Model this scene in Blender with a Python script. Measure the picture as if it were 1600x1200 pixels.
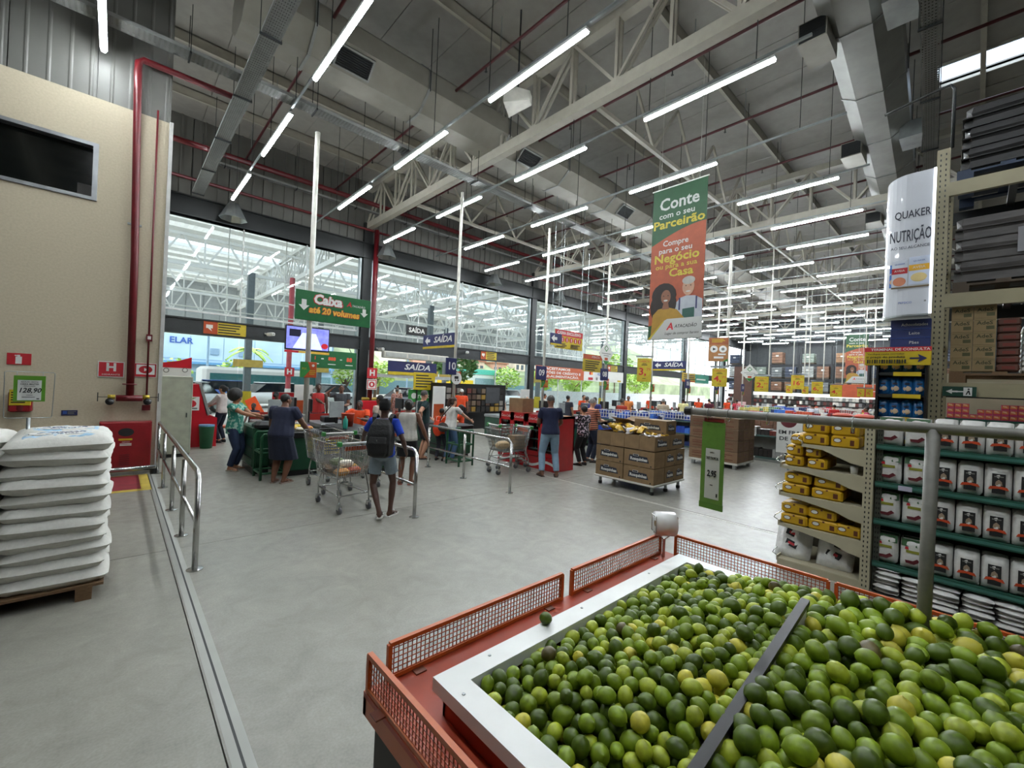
import bpy, math, random
import numpy as np
from mathutils import Vector, Matrix
for o in list(bpy.data.objects): bpy.data.objects.remove(o)
SC = bpy.context.scene; COL = SC.collection
RND = random.Random(11); PI = math.pi
# ---------------------------------------------------------------- camera
# world: X runs along the shopfront, Y runs towards it, Z up, metres; eye 1.95 m above the floor
def norm(a): a = np.array(a, float); return a / np.linalg.norm(a)
_ax = norm([725, 33, 670]); _ay = np.array([-618, -25, 670.]); _ay -= _ax * _ax.dot(_ay); _ay = norm(_ay)
_az = np.cross(_ax, _ay)
cam_d = bpy.data.cameras.new('camera'); cam = bpy.data.objects.new('camera', cam_d); COL.objects.link(cam)
cam_d.sensor_width = 36; cam_d.lens = 670 / 1600 * 36; cam_d.clip_start = .05; cam_d.clip_end = 800
_M = np.array([_ax, _ay, _az])                      # world = M @ (right, down, forward)
if _M[2][1] > 0: _M[2] = -_M[2]
cam.matrix_world = Matrix([[_M[i][0], -_M[i][1], -_M[i][2], (0, 0, 1.95)[i]] for i in range(3)] + [[0, 0, 0, 1]])
SC.camera = cam
# ---------------------------------------------------------------- sky, sun, exposure
W = bpy.data.worlds.new('sky'); SC.world = W; W.use_nodes = True
nt = W.node_tree; bg = nt.nodes['Background']
SKY_STRENGTH = 2.5
geo = nt.nodes.new('ShaderNodeTexCoord'); mp = nt.nodes.new('ShaderNodeMapping'); mp.inputs['Scale'].default_value = (1, 1, 3)
nz = nt.nodes.new('ShaderNodeTexNoise'); nz.inputs['Scale'].default_value = 2.2; nz.inputs['Detail'].default_value = 6
rp = nt.nodes.new('ShaderNodeValToRGB')
rp.color_ramp.elements[0].position = .38; rp.color_ramp.elements[0].color = (.62, .78, .95, 1)
rp.color_ramp.elements[1].position = .6; rp.color_ramp.elements[1].color = (1, 1, 1, 1)
nt.links.new(geo.outputs['Generated'], mp.inputs['Vector']); nt.links.new(mp.outputs['Vector'], nz.inputs['Vector'])
nt.links.new(nz.outputs['Fac'], rp.inputs['Fac']); nt.links.new(rp.outputs['Color'], bg.inputs['Color'])
bg.inputs['Strength'].default_value = SKY_STRENGTH
sun_d = bpy.data.lights.new('sun', 'SUN'); sun_d.energy = 3.2; sun_d.angle = .05; sun_d.color = (1, .96, .9)
sun = bpy.data.objects.new('sun', sun_d); COL.objects.link(sun); sun.rotation_euler = (math.radians(-42), math.radians(-6), 0)
TUBE_STRENGTH = 72.0
SC.view_settings.view_transform = 'Standard'; SC.view_settings.look = 'None'
SC.view_settings.gamma = 1; SC.view_settings.use_curve_mapping = False
SC.view_settings.exposure = 0.85
try:
    SC.cycles.use_denoising = True; SC.cycles.max_bounces = 8; SC.cycles.diffuse_bounces = 4; SC.cycles.glossy_bounces = 3
    SC.cycles.transparent_max_bounces = 12; SC.cycles.caustics_reflective = False; SC.cycles.caustics_refractive = False
    SC.cycles.sample_clamp_indirect = 6
except Exception: pass
# ---------------------------------------------------------------- helpers
def lin(h):
    h = h.lstrip('#'); out = []
    for i in (0, 2, 4):
        c = int(h[i:i + 2], 16) / 255
        out.append(c / 12.92 if c <= .04045 else ((c + .055) / 1.055) ** 2.4)
    return out
MATS = {}
def mat(key, color, rough=.55, metal=0., var=.12, scale=6., bump=0., emit=0., spec=.5, grain=None, coat=0., rnd=0.):
    """procedural principled material: two noise layers vary the colour, optional bump and per-object variation"""
    if key in MATS: return MATS[key]
    m = bpy.data.materials.new(key); MATS[key] = m; m.use_nodes = True
    n = m.node_tree.nodes; l = m.node_tree.links; b = n['Principled BSDF']
    c = lin(color) if isinstance(color, str) else list(color)
    b.inputs['Roughness'].default_value = rough; b.inputs['Metallic'].default_value = metal
    b.inputs['Specular IOR Level'].default_value = spec; b.inputs['Coat Weight'].default_value = coat
    tc = n.new('ShaderNodeTexCoord'); nz = n.new('ShaderNodeTexNoise')
    nz.inputs['Scale'].default_value = scale; nz.inputs['Detail'].default_value = 4
    if grain:
        mp = n.new('ShaderNodeMapping'); mp.inputs['Scale'].default_value = grain
        l.new(tc.outputs['Object'], mp.inputs['Vector']); l.new(mp.outputs['Vector'], nz.inputs['Vector'])
    else: l.new(tc.outputs['Object'], nz.inputs['Vector'])
    r = n.new('ShaderNodeValToRGB'); lo = [x * (1 - var) for x in c]; hi = [min(1, x * (1 + var)) for x in c]
    r.color_ramp.elements[0].position = .3; r.color_ramp.elements[0].color = (*lo, 1)
    r.color_ramp.elements[1].position = .7; r.color_ramp.elements[1].color = (*hi, 1)
    l.new(nz.outputs['Fac'], r.inputs['Fac']); src = r.outputs['Color']
    if rnd:
        oi = n.new('ShaderNodeObjectInfo'); hs = n.new('ShaderNodeHueSaturation'); mr = n.new('ShaderNodeMapRange')
        mr.inputs['To Min'].default_value = 1 - rnd; mr.inputs['To Max'].default_value = 1 + rnd
        l.new(oi.outputs['Random'], mr.inputs['Value']); l.new(mr.outputs['Result'], hs.inputs['Value']); l.new(src, hs.inputs['Color']); src = hs.outputs['Color']
    l.new(src, b.inputs['Base Color'])
    if bump:
        bp = n.new('ShaderNodeBump'); bp.inputs['Strength'].default_value = bump; bp.inputs['Distance'].default_value = .02
        l.new(nz.outputs['Fac'], bp.inputs['Height']); l.new(bp.outputs['Normal'], b.inputs['Normal'])
    if emit:
        b.inputs['Emission Color'].default_value = (*c, 1); b.inputs['Emission Strength'].default_value = emit
    return m
def glass_mat(key, tint=(.93, .97, .96), amount=.93, rough=.03):
    m = bpy.data.materials.new(key); MATS[key] = m; m.use_nodes = True
    n = m.node_tree.nodes; l = m.node_tree.links; n.remove(n['Principled BSDF'])
    t = n.new('ShaderNodeBsdfTransparent'); t.inputs['Color'].default_value = (*tint, 1)
    g = n.new('ShaderNodeBsdfGlossy'); g.inputs['Roughness'].default_value = rough; g.inputs['Color'].default_value = (.8, .85, .85, 1)
    f = n.new('ShaderNodeLayerWeight'); f.inputs['Blend'].default_value = .5; pw = n.new('ShaderNodeMath'); pw.operation = 'POWER'; pw.inputs[1].default_value = 5.; l.new(f.outputs['Facing'], pw.inputs[0])
    ma = n.new('ShaderNodeMath'); ma.operation = 'MULTIPLY_ADD'; ma.inputs[1].default_value = .5; ma.inputs[2].default_value = .03; l.new(pw.outputs['Value'], ma.inputs[0])
    mx = n.new('ShaderNodeMixShader'); l.new(ma.outputs['Value'], mx.inputs['Fac']); l.new(t.outputs['BSDF'], mx.inputs[1]); l.new(g.outputs['BSDF'], mx.inputs[2])
    l.new(mx.outputs['Shader'], n['Material Output'].inputs['Surface']); return m
KIDS = {}
FINE = {'hanger', 'hanger_rod', 'clip', 'sprinkler_head', 'louvre', 'slots', 'front_wire'}     # hair-thin repeats, joined per thing
class MB:
    """collects boxes, tubes, lofts and prisms and links them as ONE mesh object"""
    def __init__(s): s.v = []; s.f = []; s.mi = []; s.m = 0
    def add(s, vs, fs):
        o = len(s.v); s.v.extend([tuple(p) for p in vs]); s.f.extend([tuple(i + o for i in f) for f in fs]); s.mi.extend([s.m] * len(fs)); return s
    def box(s, x0, x1, y0, y1, z0, z1):
        vs = [(x, y, z) for z in (z0, z1) for y in (y0, y1) for x in (x0, x1)]
        return s.add(vs, [(0, 2, 3, 1), (4, 5, 7, 6), (0, 1, 5, 4), (2, 6, 7, 3), (0, 4, 6, 2), (1, 3, 7, 5)])
    def cbox(s, c, d): return s.box(c[0] - d[0] / 2, c[0] + d[0] / 2, c[1] - d[1] / 2, c[1] + d[1] / 2, c[2] - d[2] / 2, c[2] + d[2] / 2)
    def bar(s, a, b, w, h=None, up=(0, 0, 1)):
        h = h or w; a = Vector(a); b = Vector(b); d = (b - a).normalized(); u = Vector(up)
        if abs(d.dot(u)) > .98: u = Vector((1, 0, 0))
        sd = d.cross(u).normalized() * w / 2; uu = sd.cross(d).normalized() * h / 2
        vs = [p + x * sd + y * uu for p in (a, b) for x, y in ((-1, -1), (1, -1), (1, 1), (-1, 1))]
        return s.add(vs, [(0, 1, 2, 3), (7, 6, 5, 4), (0, 4, 5, 1), (1, 5, 6, 2), (2, 6, 7, 3), (3, 7, 4, 0)])
    def loft(s, rings, closed=True, caps=True):
        n = len(rings[0]); vs = [p for r in rings for p in r]; fs = []
        for i in range(len(rings) - 1):
            for j in range(n if closed else n - 1):
                k = (j + 1) % n; fs.append((i * n + j, i * n + k, (i + 1) * n + k, (i + 1) * n + j))
        if caps: fs.append(tuple(range(n - 1, -1, -1))); fs.append(tuple((len(rings) - 1) * n + j for j in range(n)))
        return s.add(vs, fs)
    def tube(s, pts, r, n=8, caps=True):
        pts = [Vector(p) for p in pts]; rs = r if isinstance(r, (list, tuple)) else [r] * len(pts)
        rings = []; ref = None
        for i, p in enumerate(pts):
            d = (pts[min(i + 1, len(pts) - 1)] - pts[max(i - 1, 0)]).normalized()
            if ref is None: ref = Vector((0, 0, 1)) if abs(d.z) < .9 else Vector((1, 0, 0))
            u = d.cross(ref)
            if u.length < 1e-4: u = d.cross(Vector((0, 1, 0)))
            u.normalize(); w = d.cross(u).normalized(); ref = -w if False else u.cross(d)
            rings.append([p + rs[i] * (math.cos(2 * PI * k / n) * u + math.sin(2 * PI * k / n) * w) for k in range(n)])
        return s.loft(rings, True, caps)
    def lathe(s, prof, c=(0, 0, 0), n=14):
        rings = [[(c[0] + r * math.cos(2 * PI * k / n), c[1] + r * math.sin(2 * PI * k / n), c[2] + z) for k in range(n)] for r, z in prof]
        return s.loft(rings)
    def prism(s, poly, a0, a1, axis='y'):
        f = {'y': lambda p, a: (p[0], a, p[1]), 'x': lambda p, a: (a, p[0], p[1]), 'z': lambda p, a: (p[0], p[1], a)}[axis]
        return s.loft([[f(p, a0) for p in poly], [f(p, a1) for p in poly]])
    def ell(s, c, r, n=10, m=7, rot=None):
        rings = []
        for i in range(m):
            t = -PI / 2 + PI * (i + .02) / (m - .96) if False else -PI / 2 + PI * (i + .15) / (m - .7)
            rings.append([Vector((r[0] * math.cos(t) * math.cos(2 * PI * k / n), r[1] * math.cos(t) * math.sin(2 * PI * k / n), r[2] * math.sin(t))) for k in range(n)])
        rings = [[(rot @ p if rot else p) + Vector(c) for p in q] for q in rings]
        return s.loft(rings)
    def rbox(s, x0, x1, y0, y1, z0, z1, r=.02):
        """box with chamfered vertical and horizontal edges"""
        def ring(i, z): a, b, c, d = x0 + i, x1 - i, y0 + i, y1 - i; return [(a + r, c, z), (b - r, c, z), (b, c + r, z), (b, d - r, z), (b - r, d, z), (a + r, d, z), (a, d - r, z), (a, c + r, z)]
        return s.loft([ring(r, z0), ring(0, z0 + r), ring(0, z1 - r), ring(r, z1)])
    def build(s, name, m, parent=None, smooth=False, kind=None, loc=None):
        me = bpy.data.meshes.new(name); me.from_pydata(s.v, [], s.f)
        ms = m if isinstance(m, (list, tuple)) else [m]
        for x in ms: me.materials.append(x)
        if len(ms) > 1: me.polygons.foreach_set('material_index', s.mi)
        if smooth: me.polygons.foreach_set('use_smooth', [True] * len(s.f))
        me.update(); return link(name, me, parent, kind, loc)
def link(name, data, parent=None, kind=None, loc=None):
    o = bpy.data.objects.new(name, data); COL.objects.link(o)
    if kind is None and parent is not None and name in FINE: kind = 'stuff'
    if parent is not None: o.parent = parent; KIDS.setdefault(parent.name, []).append(o)
    if kind: o['kind'] = kind
    if loc is not None: o.location = loc
    return o
def tag(o, label, cat=None, group=None, kind=None):
    o['label'] = label
    if cat: o['category'] = cat
    if group: o['group'] = group
    if kind: o['kind'] = kind
    return o
def thing(name, label, cat, loc=(0, 0, 0), rz=0, group=None):
    o = link(name, None); o.location = loc; o.rotation_euler = (0, 0, rz); o.empty_display_size = .1
    return tag(o, label, cat, group)
def struct(o): o['kind'] = 'structure'; return o
def dup(root, loc=None, rz=None, label=None, group=None, parent=None):
    c = root.copy(); COL.objects.link(c)
    if parent is not None: c.parent = parent; KIDS.setdefault(parent.name, []).append(c)
    if loc is not None: c.location = loc
    if rz is not None: c.rotation_euler = (0, 0, rz)
    if label: c['label'] = label
    if group: c['group'] = group
    for k in KIDS.get(root.name, []): dup(k, parent=c)
    return c
def box1(name, m, parent, *d, **k): return MB().box(*d).build(name, m, parent, **k)
ORD = ['first', 'second', 'third', 'fourth', 'fifth', 'sixth', 'seventh', 'eighth', 'ninth', 'tenth', 'eleventh', 'twelfth', 'thirteenth', 'fourteenth', 'fifteenth', 'sixteenth', 'seventeenth', 'eighteenth', 'nineteenth'] + [f'{t}-{u}' if u else v for t, v in (('twenty', 'twentieth'), ('thirty', 'thirtieth'), ('forty', 'fortieth')) for u in ('', 'first', 'second', 'third', 'fourth', 'fifth', 'sixth', 'seventh', 'eighth', 'ninth')]
FITW = {}
def text(s, parent, x, y, z, size, m, width=None, shear=0., bold=0., align='CENTER', rot=(PI / 2, 0, 0), name='lettering', ext=.0008):
    cu = bpy.data.curves.new(name, 'FONT'); cu.body = s; cu.size = size; cu.shear = shear; cu.offset = bold * size; cu.extrude = ext
    cu.align_x = align; cu.align_y = 'CENTER'; cu.resolution_u = 2; cu.materials.append(m)
    o = link(name, cu, parent); o.location = (x, y, z); o.rotation_euler = rot
    if width: FITW[cu.name] = width
    return o
# sign: a flat board in a local frame (x right, z up, front towards -y); items lie proud of its face
def board(name, label, cat, loc, rz, w, h, m, items, thick=.02, group=None, hang=False):
    t = thing(name, label, cat, loc, rz, group)
    MB().rbox(-w / 2, w / 2, 0, thick, -h / 2, h / 2, min(.006, thick * .3)).build('panel', m, t)
    if hang:
        for s in (-.4, .4): MB().bar((s * w, thick / 2, h / 2), (s * w, thick / 2, 10.4 - loc[2]), .01).build('cord', GALV, t)
    put(t, items); return t
def put(t, items, y0=0.):
    k = 0
    for it in items:
        k += 1; y = y0 - .0012 - .0006 * k; q = it[0]
        if q == 'r': MB().box(it[1], it[2], y, y0, it[3], it[4]).build(it[6] if len(it) > 6 else 'stripe', it[5], t)
        elif q == 'p': MB().prism(it[1], y, y0, 'y').build(it[3] if len(it) > 3 else 'emblem', it[2], t)
        elif q == 'c':
            n = 20; MB().prism([(it[1] + it[3] * math.cos(-2 * PI * i / n), it[2] + (it[4] or it[3]) * math.sin(-2 * PI * i / n)) for i in range(n)], y, y0, 'y').build(it[6] if len(it) > 6 else 'emblem', it[5], t)
        elif q == 't': text(it[1], t, it[2], y - .001, it[3], it[4], it[5], **(it[6] if len(it) > 6 else {}))
def lines(x0, x1, z0, z1, n, m, frac=.45):
    """a block of unreadably small print: thin bars"""
    out = []; h = (z1 - z0) / n
    for i in range(n): out.append(('r', x0, x1 - (x1 - x0) * RND.random() * .35, z1 - h * (i + frac + .25), z1 - h * (i + .25), m, 'small_print'))
    return out
FACE_X = -PI / 2      # front towards -X (the camera side of aisles); rz = 0 fronts -Y
# ---------------------------------------------------------------- palette
WHITE = mat('white_paint', '#d8d8d4', .5); OFFWHITE = mat('offwhite_steel', '#b9b7ad', .45); CREAM = mat('cream_wall', '#b9ae97', .8, var=.06, scale=30, bump=.08)
DARK = mat('charcoal_steel', '#15191a', .5); BLACK = mat('black_plastic', '#0e0e10', .4); RED = mat('red_pipe_paint', '#600f17', .4); REDC = mat('red_cabinet_paint', '#86121c', .35); REDB = mat('bright_red', '#b01220', .35)
GREEN = mat('sign_green', '#145c30', .45); NAVY = mat('sign_navy', '#1c2050', .45); YEL = mat('sign_yellow', '#b8a018', .5); ORANGE = mat('sign_orange', '#a84418', .5)
PWHITE = mat('print_white', '#d2d2ce', .55, var=.03); PBLACK = mat('print_black', '#141414', .6); PRED = mat('print_red', '#b3202a', .5); PGREY = mat('print_grey', '#70706c', .6)
PYEL = mat('print_yellow', '#b5a024', .5); PGREEN = mat('print_green', '#2c7a35', .5); PBLUE = mat('print_blue', '#2c4f9a', .5)
GALV = mat('galvanised_steel', '#9aa0a0', .38, .85, var=.2, scale=3); STEEL = mat('stainless_tube', '#b5b5b2', .22, .95, var=.08); CHROME = mat('cart_wire_chrome', '#b8bab8', .25, .9)
KRAFT = mat('kraft_cardboard', '#7a6244', .75, var=.12, scale=9, rnd=.08); KRAFT2 = mat('brown_cardboard', '#6a523c', .8, var=.12, rnd=.22)
WOOD = mat('pallet_wood', '#6a5138', .8, var=.25, grain=(4, 30, 30)); RUBBER = mat('grey_rubber', '#3a3a3a', .6)
GLASS = glass_mat('clear_glass')
# ================================================================ the shell
FY = 18.0; ROOF = 10.4; XE = 54.0
fl_m = mat('polished_concrete', '#85837a', .3, var=.1, scale=.7, spec=.5)
def concrete(m):
    n = m.node_tree.nodes; l = m.node_tree.links; b = n['Principled BSDF']
    tc = n.new('ShaderNodeTexCoord'); n1 = n.new('ShaderNodeTexNoise'); n1.inputs['Scale'].default_value = 9; n1.inputs['Detail'].default_value = 8
    mr = n.new('ShaderNodeMapRange'); mr.inputs['To Min'].default_value = .22; mr.inputs['To Max'].default_value = .5
    l.new(tc.outputs['Object'], n1.inputs['Vector']); l.new(n1.outputs['Fac'], mr.inputs['Value']); l.new(mr.outputs['Result'], b.inputs['Roughness'])
    # trowel mottling, fine grit and darker scuffed patches
    n2 = n.new('ShaderNodeTexNoise'); n2.inputs['Scale'].default_value = 3.2; n2.inputs['Detail'].default_value = 12; n2.inputs['Roughness'].default_value = .72; n2.inputs['Distortion'].default_value = .8
    n3 = n.new('ShaderNodeTexNoise'); n3.inputs['Scale'].default_value = 70; n3.inputs['Detail'].default_value = 3
    l.new(tc.outputs['Object'], n2.inputs['Vector']); l.new(tc.outputs['Object'], n3.inputs['Vector'])
    r2 = n.new('ShaderNodeMapRange'); r2.inputs['From Min'].default_value = .32; r2.inputs['From Max'].default_value = .68; r2.inputs['To Min'].default_value = .8; r2.inputs['To Max'].default_value = 1.14; l.new(n2.outputs['Fac'], r2.inputs['Value'])
    r3 = n.new('ShaderNodeMapRange'); r3.inputs['From Min'].default_value = .3; r3.inputs['From Max'].default_value = .7; r3.inputs['To Min'].default_value = .9; r3.inputs['To Max'].default_value = 1.1; l.new(n3.outputs['Fac'], r3.inputs['Value'])
    mu = n.new('ShaderNodeMath'); mu.operation = 'MULTIPLY'; l.new(r2.outputs['Result'], mu.inputs[0]); l.new(r3.outputs['Result'], mu.inputs[1])
    src = b.inputs['Base Color'].links[0].from_socket; vm = n.new('ShaderNodeVectorMath'); vm.operation = 'SCALE'; l.new(src, vm.inputs[0]); l.new(mu.outputs['Value'], vm.inputs['Scale']); l.new(vm.outputs['Vector'], b.inputs['Base Color'])
concrete(fl_m)
floor = struct(MB().box(-10, XE, -20, FY + .3, -.25, -.03).build('floor', mat('joint_filler', '#4c4a46', .9)))
xs = [-10, -5.6, .47, 7.02, 13.6, 20.1, 26.7, 33.2, 39.8, 46.4, XE]; ys = [-20, -13, -7, -.6, 5.9, 12.1, FY + .3]
for i in range(len(xs) - 1):
    for j in range(len(ys) - 1):
        g = .004; MB().box(xs[i] + g, xs[i + 1] - g, ys[j] + g, ys[j + 1] - g, -.03, 0).build('floor_slab', fl_m, floor)
ST = mat('worn_strip', '#9c9d97', .55, var=.06, scale=3)
MB().box(.485, .527, -4, 12, 0, .0015).build('floor_strip', ST, floor); MB().box(.54, .582, -4, 12, 0, .0015).build('floor_strip', ST, floor); MB().box(.527, .54, -4, 12, 0, .0008).build('floor_strip', DARK, floor)
MB().box(6.93, 6.975, -1.2, 8.4, 0, .0015).build('floor_line', mat('painted_line', '#b9b8b0', .6, var=.2, scale=20), floor)
MB().box(-.35, .5, 9.05, 10.45, 0, .0015).build('floor_marking', mat('floor_yellow', '#b09a3c', .6, var=.2), floor)
MB().box(-.3, .36, 9.2, 10.4, .0012, .0025).build('floor_marking', mat('floor_red', '#7c1f2a', .6, var=.2), floor)
# left masonry block: lower cream wall, upper metal cladding
wl = MB()
wl.box(-10, -3.05, 10.8, 11.05, 0, 6.76); wl.box(-.36, .6, 10.8, 11.05, 0, 6.76); wl.box(-3.05, -.36, 10.8, 11.05, 0, 4.92); wl.box(-3.05, -.36, 10.8, 11.05, 5.94, 6.76)
wl.box(.35, .6, 11.05, FY - .2, 0, 6.76)
wall_left = struct(wl.build('wall_left', CREAM))
MB().box(.6, .66, 10.74, 11.1, 0, 6.76).build('corner_guard', mat('corner_white', '#b4b4b0', .5), wall_left)
clad = mat('grey_cladding', '#62625d', .5, .05, var=.05, scale=2)
wc = struct(MB().box(-10, .62, 10.9, 11, 6.76, ROOF).build('wall_cladding_left', clad))
for i in range(10):
    x1 = .62 - i * 1.05
    m = MB(); m.box(x1 - 1.035, x1, 10.84, 10.9, 6.74, ROOF)
    for k in (.0, .26, .52, .78): m.prism([(x1 - k - .04, 10.84), (x1 - k - .07, 10.815), (x1 - k - .1, 10.84)][::-1] if 0 else [(x1 - k - .04, 10.84), (x1 - k - .06, 10.832), (x1 - k - .08, 10.832), (x1 - k - .1, 10.84)], 6.74, ROOF, 'z')
    m.build('cladding_panel', clad, wc)
w1 = struct(MB().box(-3.05, -.36, 10.95, 10.965, 4.92, 5.94).build('window_1', mat('dark_tinted_glass', '#0c0f0e', .08, spec=.7)))
m = MB()
for a in ((-3.05, -.36, 4.92, 4.98), (-3.05, -.36, 5.88, 5.94), (-.43, -.36, 4.98, 5.88), (-1.75, -1.7, 4.98, 5.88)): m.box(a[0], a[1], 10.77, 10.94, a[2], a[3])
m.build('window_frame', mat('window_alu', '#8e9092', .35, .6), w1)
m = MB(); m.box(-.62, -.42, 10.94, 10.955, 5.0, 5.22); m.build('hanging_note', mat('dim_note', '#2a2724', .7), w1)
# far walls that close the hall
struct(MB().box(-10.3, -10, -20, 11, 0, ROOF).build('wall_side', clad)); struct(MB().box(-10, XE, -20.3, -20, 0, ROOF).build('wall_rear', clad))
wf = struct(MB().box(XE, XE + .3, -20, FY + .5, 0, ROOF).build('wall_far', mat('far_wall_grey', '#3c3f41', .6)))
for i in range(24): MB().box(XE - .05, XE, -5.8 + i, -4.82 + i, 0, ROOF).build('cladding_panel', mat('far_cladding', '#404446', .6), wf)
# roof: insulated deck panels with seams
deck = mat('roof_insulation', '#8d8b85', .55, .0, var=.08, scale=4, bump=.25)
roof_o = struct(MB().box(-10.3, 14.9, -20.3, FY + .4, ROOF + .02, ROOF + .12).box(15.85, XE + .3, -20.3, FY + .4, ROOF + .02, ROOF + .12).box(14.9, 15.85, .9, FY + .4, ROOF + .02, ROOF + .12).box(14.9, 15.85, -20.3, -8, ROOF + .02, ROOF + .12).build('ceiling', deck))
for i in range(48):
    x = -10.3 + i * 1.35
    if 13.6 < x < 15.85:
        MB().box(x + .01, min(x + 1.34, XE), .93, FY + .4, ROOF, ROOF + .02).build('roof_panel', deck, roof_o); continue
    MB().box(x + .01, min(x + 1.34, XE), -20, FY + .4, ROOF, ROOF + .02).build('roof_panel', deck, roof_o)
sk = struct(MB().box(14.9, 15.85, -8, .9, ROOF + .06, ROOF + .07).build('skylight_window', glass_mat('skylight_sheet', (.9, .93, .97))))
MB().box(14.86, 14.9, -8, .9, ROOF - .05, ROOF + .08).box(15.85, 15.89, -8, .9, ROOF - .05, ROOF + .08).box(14.86, 15.89, .9, .94, ROOF - .05, ROOF + .08).build('window_frame', OFFWHITE, sk)
TR = mat('truss_paint', '#a29e91', .5, var=.06)
for i, y in enumerate([-10, -7.5, -5, -2.5, .1, 2.4, 4.9, 8.1, 11, 13.6, 16.2]):
    m = MB(); m.box(-9.9, XE, y - .04, y + .04, ROOF - .27, ROOF - .24); m.box(-9.9, XE, y - .04, y - .025, ROOF - .25, ROOF); m.box(-9.9, XE, y - .04, y + .06, ROOF - .03, ROOF - .005)
    struct(m.build('roof_purlin', TR, roof_o))
def truss(name, X, y0, y1, zb, zt, m, n, w=.14, parent=None, bw=.22):
    t = link(name, None, parent); t['kind'] = 'structure'; t.location = (X, 0, 0)
    c = MB(); c.box(-bw / 2, bw / 2, y0, y1, zb, zb + .26); c.build('bottom_chord', m, t)
    c = MB(); c.box(-bw / 2, bw / 2, y0, y1, zt - .2, zt); c.build('top_chord', m, t)
    dy = (y1 - y0) / n
    for i in range(n):
        a = y0 + i * dy; b = MB()
        for s in (-.07, .07): b.bar((s, a, zb + .2), (s, a, zt - .1), w * .5, w * .4)
        b.build('web_post', m, t); b = MB()
        up = i % 2 == 0
        for s in (-.07, .07): b.bar((s, a, zb + .2 if up else zt - .1), (s, a + dy, zt - .1 if up else zb + .2), w * .45, w * .45)
        b.build('web_brace', m, t)
    return t
for X in (-2.3, 7.75, 18., 28., 38., 48.):
    truss('roof_truss', X, -12, FY - .1, 8.35, 10.15, TR, 24)
for Y in (6.1, 14.2):                 # light cross lattices between the trusses
    for X in (7.75, 18., 28., 38.):
        m = MB()
        for k in range(4):
            a = X + .2 + k * 2.5; m.bar((a, Y, 8.5), (a + 1.25, Y, 10.1), .06); m.bar((a + 1.25, Y, 10.1), (a + 2.5, Y, 8.5), .06)
        m.box(X + .2, X + 10, Y - .05, Y + .05, 8.4, 8.5); struct(m.build('roof_brace', TR))
# ---------------------------------------------------------------- lamps
TUBE = mat('led_tube', '#f4fbff', .4, var=0, emit=TUBE_STRENGTH)
HOUSE = mat('lamp_housing', '#b8bab8', .4, .2)
L0 = thing('ceiling_light', 'twin tube ceiling light', 'light', (0, 0, 0)); 
MB().box(-.05, .05, -1.2, 1.2, .02, .07).build('housing', HOUSE, L0)
for s in (-1, 1): MB().loft([[(-.034, y, .022), (-.034, y, -.005), (-.022, y, -.02), (.022, y, -.02), (.034, y, -.005), (.034, y, .022)] for y in sorted((s * .012, s * 1.19))]).build('tube', TUBE, L0)
nrow = 0
for k in range(-1, 20):
    X = (-.35, 2.56, 5.23, 7.83, 10.5, 13.2, 15.9)[k + 1] if k < 6 else 18.4 + 2.5 * (k - 6)
    st = 2.3 + .05 * k if k % 2 == 0 else (2.4 if k == 5 else 4.2 + .07 * k)
    if k == -1: st = 8.2
    ys_ = [st + 3.9 * j for j in range(-6, 4)]
    lo = -6 if k < 1 else 2.1  # wall-side rows run on behind the camera, unseen lamps added for lighting
    ys_ = [y for y in ys_ if lo < y < 15.2 and not (k == -1 and y > 9.3)]
    ys_.sort(reverse=True)
    for q, y in enumerate(ys_):
        lab = f'twin tube light, {ORD[q]} from the glass front, {ORD[k + 1]} row from the wall'
        o = L0 if nrow == 0 else dup(L0); nrow += 1
        o.location = (X, y + 1.2, 7.52); o['label'] = lab; o['group'] = 'tube lights in rows under the roof'
    tr = thing('lamp_track', f'perforated steel track carrying the {ORD[k + 1]} row of tube lights from the cream wall', 'light track', (X, 0, 0))
    y1 = 10.5 if k == -1 else 16.8
    y0 = -5 if k < 1 else 1.9
    MB().box(-.02, .02, y0, y1, 7.63, 7.67).build('rail', GALV, tr); m = MB(); y = y0 + .8
    while y < y1: m.bar((0, y, 7.66), (0, y, ROOF), .012); y += 2.0
    m.build('hanger_rod', DARK, tr)
    m = MB()
    for y in ys_: m.box(-.012, .012, y + .3, y + .33, 7.58, 7.64); m.box(-.012, .012, y + 2.05, y + 2.08, 7.58, 7.64)
    m.build('clip', DARK, tr)
# ---------------------------------------------------------------- pipes
PIPE = mat('sprinkler_red', '#42090f', .4)
for i in range(15):
    X = 3.02 + i * 3.03; t = thing('sprinkler_pipe', f'dark red sprinkler pipe under the roof, {ORD[i]} from the cream wall', 'pipe', (X, 0, 9.3), 0, 'sprinkler pipes under the roof')
    MB().tube([(0, -9 if X > 9 else -9, 0), (0, 17.4, 0)], .035, 8).build('pipe', PIPE, t, smooth=True)
    m = MB(); h = MB()
    for j in range(9):
        y = -7.6 + j * 3; h.bar((0, y, 0), (0, y, .85), .014); m.bar((0, y + .5, -.03), (0, y + .5, -.12), .02); m.cbox((0, y + .5, -.13), (.05, .05, .01))
    h.build('hanger', GALV, t); m.build('sprinkler_head', DARK, t)
t = thing('main_pipe', 'thick red fire main along the top of the glass front', 'pipe'); MB().tube([(.9, 17.3, 9.25), (52, 17.3, 9.25)], .09, 10).build('pipe', RED, t, smooth=True)
MB().tube([(.75, 14, 7.86), (1.57, 14, 7.87)], .07, 8).tube([(1.9, 11.9, 8.3), (2.02, 12.1, 8.3), (2.05, 12.4, 8.3), (2.1, 17.3, 9.2)], .055, 8).build('branch', RED, t, smooth=True)
t = thing('front_pipe', 'thinner red pipe running just above the dark header beam', 'pipe'); MB().tube([(.9, 17.75, 8.3), (40, 17.75, 8.3)], .05, 8).build('pipe', RED, t, smooth=True)
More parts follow.
